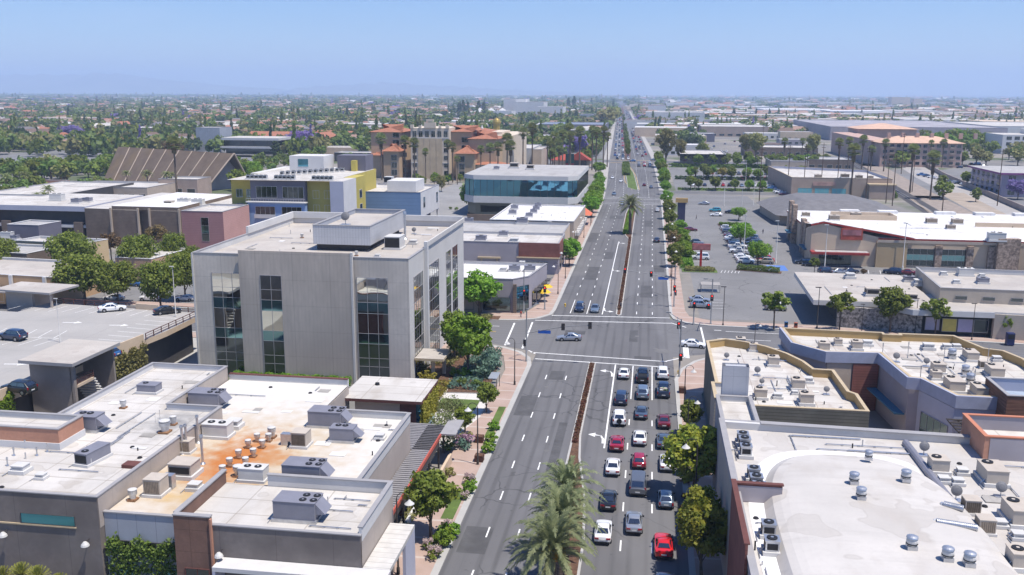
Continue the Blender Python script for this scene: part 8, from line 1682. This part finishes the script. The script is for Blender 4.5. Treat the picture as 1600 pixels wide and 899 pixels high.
tp('drytree',272,262,17,'brownish dry tree behind the church ridge',1.2); tp('jacaranda',468,238,17,'big purple jacaranda before the mission school',1.35); tp('conifer',432,252,16,'dark conifer left of the purple jacaranda',1.5); tp('jacaranda',112,222,16,'blue-violet jacaranda far left of the church',1.3); tp('fo',246,186,22,'large dark rounded tree far behind the church',2.2)
scatter((356,400,268,300),9,['bright','fb'],8,11,'green tree between the church gable and the apartments','trees behind the mustard apartments',m=.5,force=True)
scatter((400,575,242,272),36,['fa','fb','fo','fb','fa'],5,9,'tree in the wooded strip behind the mustard apartments','trees behind the mustard apartments',m=.5)
scatter((555,600,262,282),8,['fa','fc'],7,10,'dark tree left of the hotel wings','trees left of the hotel',m=.5); scatter((640,800,282,290),9,['bright','fb'],3.5,5.5,'low garden tree at the foot of the hotel','garden trees before the hotel',m=.3)
scatter((850,948,236,262),8,['fb','bright'],7,10,'tree around the red roofed restaurant','trees around the red roofed restaurant',m=.3)
for i,(px,py,h,k,w) in enumerate(((1040,262,26,'eucalypt',.85),(1062,258,18,'eucalypt',.8),(1180,254,22,'eucalypt',1.0),(1165,250,20,'eucalypt',.9),(1270,250,20,'eucalypt',.9),(1060,306,0,'',0),(955,197,28,'fo',1.2),(948,201,26,'fo',1.3),(958,188,26,'fa',1.2))):
 if k:tp(k,px,py,h,['tall brownish eucalyptus right of the second junction','smaller eucalyptus beside the tall brownish one','spreading eucalyptus behind the second car park, right','spreading eucalyptus behind the second car park, left','dark eucalyptus above the dark shop roofs','','big tree mass left of the far avenue, middle','big tree mass left of the far avenue, left','big tree mass left of the far avenue, right'][i],w)
for row,(yy,x0,x1,n) in enumerate(((462,14,60,6),(521.5,20,84,9),(545,24,90,7),(611,18,105,11),(634,20,120,12))):
 for i in range(n):x=x0+(x1-x0)*(i+rnd.uniform(.2,.8))/n; tree(rnd.choice(['street','bright','young','street']) if not (row==1 and i==2) else 'yellow','tree',x,yy+rnd.uniform(-1,1),rnd.uniform(5.5,7.5)+(row>2)*2,'tree in the %s of the second car park'%['near grass strip','middle hedge row','middle bays','hedge before the dark glass office','back green strip'][row],'trees in the second car park',wide=1.1)
for i,px in enumerate((1240,1297,1345)):tp('yellow',px,306,5.0,'round yellow-green tree before the peach store, %s'%['left','middle','right'][i],1.0)
scatter((1380,1600,240,262),30,['fb','fa','fo'],9,13,'tree around the parking beyond the railway','trees beyond the railway',force=True); scatter((1440,1545,228,238),16,['bright','fb'],13,17,'tall bright tree behind the rosy apartments','tall trees right of the rosy apartments',force=True); scatter((1450,1600,280,318),9,['fb','fa','street'],6,9,'tree beside the lilac apartments','trees beside the lilac apartments',force=True); tp('jacaranda',1590,312,9,'purple jacaranda in front of the lilac apartments',1.1)
scatter((1000,1100,215,245),16,['fa','fb','fc','fcone'],9,15,'tree right of the far avenue among low buildings','trees right of the far avenue',m=.5)
for i,(px,py,h) in enumerate(((718,183,34),(724,184,38),(731,182,33),(748,183,36),(756,184,34),(888,172,40),(897,172,44))):tp('conifer',px,py,h,'tall dark conifer near the far civic theatre, %s from the left'%['first','second','third','fourth','fifth','sixth','seventh'][i],1.0,'conifer','conifers near the civic theatre')
HR=[t_terra,t_brown,t_pinkish,t_grey,roof_w,t_brown,t_pinkish,t_terra]
HN=['terracotta','brown','faded pink','grey','white','brown','faded pink','terracotta']
HW=[w_cream,w_white,w_tan,w_light]
def house_mesh(i,lx,ly):
 g=MB(); g.box(-lx/2,-ly/2,0,lx/2,ly/2,3.0); w=g.mesh('house_wall',[HW[i%4]])
 g=MB(); x0,y0,x1,y1=-lx/2-.7,-ly/2-.7,lx/2+.7,ly/2+.7; a,c=(x0+3.2,0,5.6),(x1-3.2,0,5.6)
 g.poly([(x0,y0,2.9),(x1,y0,2.9),c,a]); g.poly([(x1,y1,2.9),(x0,y1,2.9),a,c]); g.poly([(x1,y0,2.9),(x1,y1,2.9),c]); g.poly([(x0,y1,2.9),(x0,y0,2.9),a]); r=g.mesh('house_roof',[HR[i%8]])
 f=MB(); [f.box(-lx/2+lx*k,-ly/2-.04,1.0,-lx/2+lx*k+1.6,-ly/2,2.2) for k in (.15,.5,.75)]
 d=MB(); d.box(-lx/2+lx*.36,-ly/2-.04,0,-lx/2+lx*.36+1,-ly/2,2.1)
 return [('wall',w,None),('roof',r,None),('window',f.mesh('house_window',[g_dark]),None),('door',d.mesh('house_door',[w_dark]),None)]
HM=[house_mesh(i,(17,21,15,19)[i%4],(10,12,9,11)[i%4]) for i in range(8)]
HOUSES=[]
def far_free(x,y,m=4): return free(x,y,m)
BH=[(w_light,roof_w),(w_tan,roof_grey),(w_cream,roof_tan),(w_mauve,roof_grey),(w_white,roof_bright),(w_brick,roof_w)]
BN=['pale','tan','cream','mauve','white','brown']
k=0; tries=0
while k<85 and tries<6000:
 tries+=1; rg_=rnd.choice(((1010,1230,178,245),(600,940,172,232),(180,600,196,250),(1200,1600,186,232),(830,1160,166,184)))
 px,py=rnd.uniform(rg_[0],rg_[1]),rnd.uniform(rg_[2],rg_[3]); x,y=at(px,py); sz=1+y/2500.; lx,ly=rnd.uniform(16,42)*sz,rnd.uniform(12,30)*sz
 if not all(free(x+a*lx/2,y+b_*ly,3) for a in (-1,0,1) for b_ in (0,.5,1)):continue
 q=rnd.randrange(6); h=rnd.uniform(5,9.5); b=building('building','%s walled flat roofed building in the %s'%(BN[q],'blocks right of the far avenue' if px>980 else 'blocks left of the far avenue' if px>600 else 'blocks beyond the church and mission school'),'building',rect(x-lx/2,y,x+lx/2,y+ly),h,h-.4,BH[q][0],BH[q][1],None,'flat roofed buildings of the middle distance')
 for i in range(int(lx//6)):win(b,(x-lx/2+2+i*6,y,1.2),S_,3,2,1,1,g_dark,trim_w) if k<30 else None
 OCC.append((x-lx/2,y,x+lx/2,y+ly)); k+=1
k=0; tries=0
while k<290 and tries<20000:
 tries+=1; px=rnd.uniform(0,640) if rnd.random()<.72 else rnd.uniform(640,1600); py=rnd.uniform(166,236) if px<640 else rnd.uniform(163,200); x,y=at(px,py)
 if not far_free(x,y,8) or any(abs(x-a)<19 and abs(y-b)<17 for a,b in HOUSES[-400:]):continue
 HOUSES.append((x,y)); i=rnd.randrange(8)
 place(HM[i],'house','%s roofed house half hidden by trees in the %s suburb'%(HN[i],'left' if px<640 else 'right'),'house',(x,y,0),rnd.choice((0,0,math.pi/2,.3)),( lambda q:(q,q,q*1.35))(rnd.uniform(1.05,1.5)),'houses in the tree covered suburb'); k+=1
g=MB(); rs=[t_terra,t_brown,t_pinkish,t_grey,roof_w,w_light,w_cream]
for n in range(3400):
 px=rnd.uniform(-60,1660); t=rnd.random(); py=151.5+62*t**1.7; x,y=at(px,py)
 if y<500 or not far_free(x,y,10):continue
 if y>2600 and rnd.random()<.45:continue
 s=1+y/5000.; big=px>980 and rnd.random()<.16 or rnd.random()<.03
 lx,ly,h=(rnd.uniform(30,90)*s,rnd.uniform(25,60)*s,rnd.uniform(7,11)) if big else (rnd.uniform(14,24)*s,rnd.uniform(9,14)*s,4.2*s)
 if big:m=rnd.choice((4,3,5,6)); g.box(x-lx/2,y-ly/2,0,x+lx/2,y+ly/2,h,5+(n%2),m)
 else :
  g.box(x-lx/2,y-ly/2,0,x+lx/2,y+ly/2,h,5+n%2); m=rnd.choice((0,1,1,2,2,3,4)); a,c=(x-lx/2+3,y,h+3.4*s),(x+lx/2-3,y,h+3.4*s); x0,y0,x1,y1=x-lx/2-.7,y-ly/2-.7,x+lx/2+.7,y+ly/2+.7; z=h+.02
  g.poly([(x0,y0,z),(x1,y0,z),c,a],m); g.poly([(x1,y1,z),(x0,y1,z),a,c],m); g.poly([(x1,y0,z),(x1,y1,z),c],m); g.poly([(x0,y1,z),(x0,y0,z),a],m)
tag(g.build('distant_rooftops',rs),'countless small roofs of the city fading towards the horizon','rooftops',kind='stuff')
rg=np.random.default_rng(5)
lib=[]
for q in range(6):
 cl=crown_clumps(1.0,.22,1.9 if q<5 else 3.0,9,900+q,'cone' if q==5 else 'round'); lib.append(leaf_arrays(cl,74,.44,900+q,hollow=.45))
Cs,As,Bs,Ms=[],[],[],[]
tm=[L['deep'],L['dark'],L['street'],L['olive'],L['purple']]
cnt=0
for n in range(19000):
 px=rnd.uniform(-60,1660); left=px<960
 t=rnd.random(); py=149.6+(96 if left else 62)*t**1.75; x,y=at(px,py)
 if y<470 or not free(x,y,3):continue
 if math.sin(x*.011+2*math.sin(y*.004))*math.cos(y*.007+1.5*math.sin(x*.006))<-.35 and rnd.random()<.7:continue
 if left and y<1300 and rnd.random()<.38:continue
 if px>1000 and 158<py<188 and rnd.random()<.45:continue
 s=rnd.uniform(3.4,8.0)*(.8 if px>1000 else 1); w=1.0+max(0,y-900)/1600.; hs=1.0+min(.9,max(0,y-2500)/6000.)
 q=5 if rnd.random()<.07 else rnd.randrange(5); C,A,B=lib[q]; a=rnd.uniform(0,6.28); c_,s_=math.cos(a),math.sin(a); Rm=np.array([[c_,s_,0],[-s_,c_,0],[0,0,1]])
 ww=min(w,5.0)*(1 if q<5 else .4); S=np.array([s*ww,s*ww,s*hs*(1 if q<5 else 1.25)])
 Cs.append((C@Rm)*S+np.array([x,y,0])); As.append((A@Rm)*S); Bs.append((B@Rm)*S)
 m=rnd.choices((0,1,2,3,4),(37,20,23,18,1.3))[0]; Ms.append(np.full(len(C),m,np.int32)); cnt+=1
o=bpy.data.objects.new('distant_trees',quads_mesh('distant_trees',np.concatenate(Cs),np.concatenate(As),np.concatenate(Bs),tm,np.concatenate(Ms))); col.objects.link(o)
tag(o,'countless tree tops of the suburbs fading towards the horizon','tree tops',kind='stuff')
print('trees',NT,'stuff trees',cnt,'houses',len(HOUSES),'objects',len(bpy.data.objects))
def ridge(pts,Y,depth,name):
 g=MB(); q=random.Random(len(name)); xs=[]
 n=60; P_=[]
 for i in range(n+1):
  t=i/n; px=pts[0][0]+(pts[-1][0]-pts[0][0])*t; h=lerp_tab(pts,px)*1.12*(1+.10*math.sin(i*1.7)+.07*math.sin(i*4.1))
  d=CF+CR*((px-800)/FPX); X_=d.x*Y/d.y; P_.append((X_,max(0,h)))
 rows=((0,0),(.35,.55),(.7,1.0),(1.2,.9),(2,0))
 for (a,ha),(b_,hb) in zip(rows[:-1],rows[1:]):
  for i in range(n):
   g.poly([(P_[i][0],Y+depth*a,P_[i][1]*ha),(P_[i+1][0],Y+depth*a,P_[i+1][1]*ha),(P_[i+1][0],Y+depth*b_,P_[i+1][1]*hb),(P_[i][0],Y+depth*b_,P_[i][1]*hb)])
 setting(name,g,mat('hill_scrub',(.20,.19,.14),.95,.25,.002,.01),70)
Yh=15600
ridge([(-200,270),(-50,300),(40,310),(110,325),(180,300),(240,215),(330,140),(400,100),(430,60)],Yh,1500,'hills')
ridge([(400,60),(480,150),(580,205),(680,150),(780,100),(880,60),(960,0)],Yh*1.05,1500,'hills')
g=MB(); g.box(-20000,-40,-1.0,20000,20500,470.0)
hz=g.build('haze',bpy.data.materials.new('haze_air')); tag(hz,kind='stuff')
m=hz.data.materials[0]; m.use_nodes=True; nt=m.node_tree; nt.nodes.remove(nt.nodes['Principled BSDF'])
v=nt.nodes.new('ShaderNodeVolumePrincipled'); v.inputs['Color'].default_value=(.56,.73,1.0,1); v.inputs['Density'].default_value=HAZE; v.inputs['Anisotropy'].default_value=0.0
nt.links.new(v.outputs[0],nt.nodes['Material Output'].inputs['Volume'])
SUN_EL,SUN_AZ=R(69),R(-24)
w=bpy.data.worlds.new('World'); sc.world=w; w.use_nodes=True; nt=w.node_tree
bg=nt.nodes['Background']; sk=nt.nodes.new('ShaderNodeTexSky'); sk.sky_type='NISHITA'; sk.sun_disc=False
sk.sun_elevation=SUN_EL; sk.sun_rotation=math.pi/2-SUN_AZ; sk.altitude=50; sk.air_density=1.0; sk.dust_density=.3; sk.ozone_density=5.0
hs=nt.nodes.new('ShaderNodeHueSaturation'); hs.inputs['Saturation'].default_value=SKYSAT; hs.inputs['Value'].default_value=1.0
gm=nt.nodes.new('ShaderNodeGamma'); gm.inputs[1].default_value=1.0
tc=nt.nodes.new('ShaderNodeTexCoord'); mp=nt.nodes.new('ShaderNodeVectorMath'); mp.operation='MULTIPLY'; mp.inputs[1].default_value=(5,5,34); nt.links.new(tc.outputs['Generated'],mp.inputs[0])
cn=noise(nt,1.0,mp.outputs[0],7,.56,.85)
wd=CF+CR*((150-800)/FPX)-CU*((16-449.5)/FPX); wd.normalize()
dd=nt.nodes.new('ShaderNodeVectorMath'); dd.operation='SUBTRACT'; nt.links.new(tc.outputs['Generated'],dd.inputs[0]); dd.inputs[1].default_value=wd
ds=nt.nodes.new('ShaderNodeVectorMath'); ds.operation='MULTIPLY'; nt.links.new(dd.outputs[0],ds.inputs[0]); ds.inputs[1].default_value=(9,9,60)
dl=nt.nodes.new('ShaderNodeVectorMath'); dl.operation='LENGTH'; nt.links.new(ds.outputs[0],dl.inputs[0])
dr=nt.nodes.new('ShaderNodeMapRange'); dr.inputs[1].default_value=1.0; dr.inputs[2].default_value=0.0; nt.links.new(dl.outputs['Value'],dr.inputs[0])
wis=nt.nodes.new('ShaderNodeMath'); wis.operation='MULTIPLY'; nt.links.new(noise(nt,1.0,mp.outputs[0],6,.3,.7),wis.inputs[0]); nt.links.new(dr.outputs[0],wis.inputs[1])
wa=nt.nodes.new('ShaderNodeMath'); wa.operation='MULTIPLY_ADD'; nt.links.new(wis.outputs[0],wa.inputs[0]); wa.inputs[1].default_value=.35; nt.links.new(fmul(nt,cn,.06),wa.inputs[2])
nt.links.new(mixc(nt,wa.outputs[0],sk.outputs[0],(6.5,6.8,7.2)),hs.inputs['Color']); nt.links.new(mixc(nt,1.0,hs.outputs[0],(.83,.88,1.08),'MULTIPLY'),bg.inputs[0]); bg.inputs[1].default_value=SKYSTR
sd=bpy.data.lights.new('sun','SUN'); sd.energy=SUNSTR; sd.angle=R(.53); sd.color=(1.0,.935,.85)
so=bpy.data.objects.new('sun',sd); col.objects.link(so)
dv=Vector((math.cos(SUN_EL)*math.cos(SUN_AZ),math.cos(SUN_EL)*math.sin(SUN_AZ),math.sin(SUN_EL)))
so.rotation_euler=dv.to_track_quat('Z','Y').to_euler(); so.location=(60,60,150)
cd=bpy.data.cameras.new('camera'); cam=bpy.data.objects.new('camera',cd); col.objects.link(cam)
cd.sensor_fit='HORIZONTAL'; cd.sensor_width=36; cd.lens=FPX/1600*36; cd.clip_start=.5; cd.clip_end=90000
M_=Matrix((CR,CU,-CF)).transposed().to_4x4(); M_.translation=Vector((0,0,CAMH)); cam.matrix_world=M_
sc.camera=cam
sc.view_settings.view_transform='Standard'; sc.view_settings.look='None'; sc.view_settings.exposure=EXPO; sc.view_settings.gamma=1
sc.cycles.max_bounces=5; sc.cycles.diffuse_bounces=2; sc.cycles.glossy_bounces=3; sc.cycles.transmission_bounces=2; sc.cycles.volume_bounces=1; sc.cycles.transparent_max_bounces=4
sc.cycles.use_denoising=True; sc.cycles.caustics_reflective=False; sc.cycles.caustics_refractive=False
sc.render.film_transparent=False
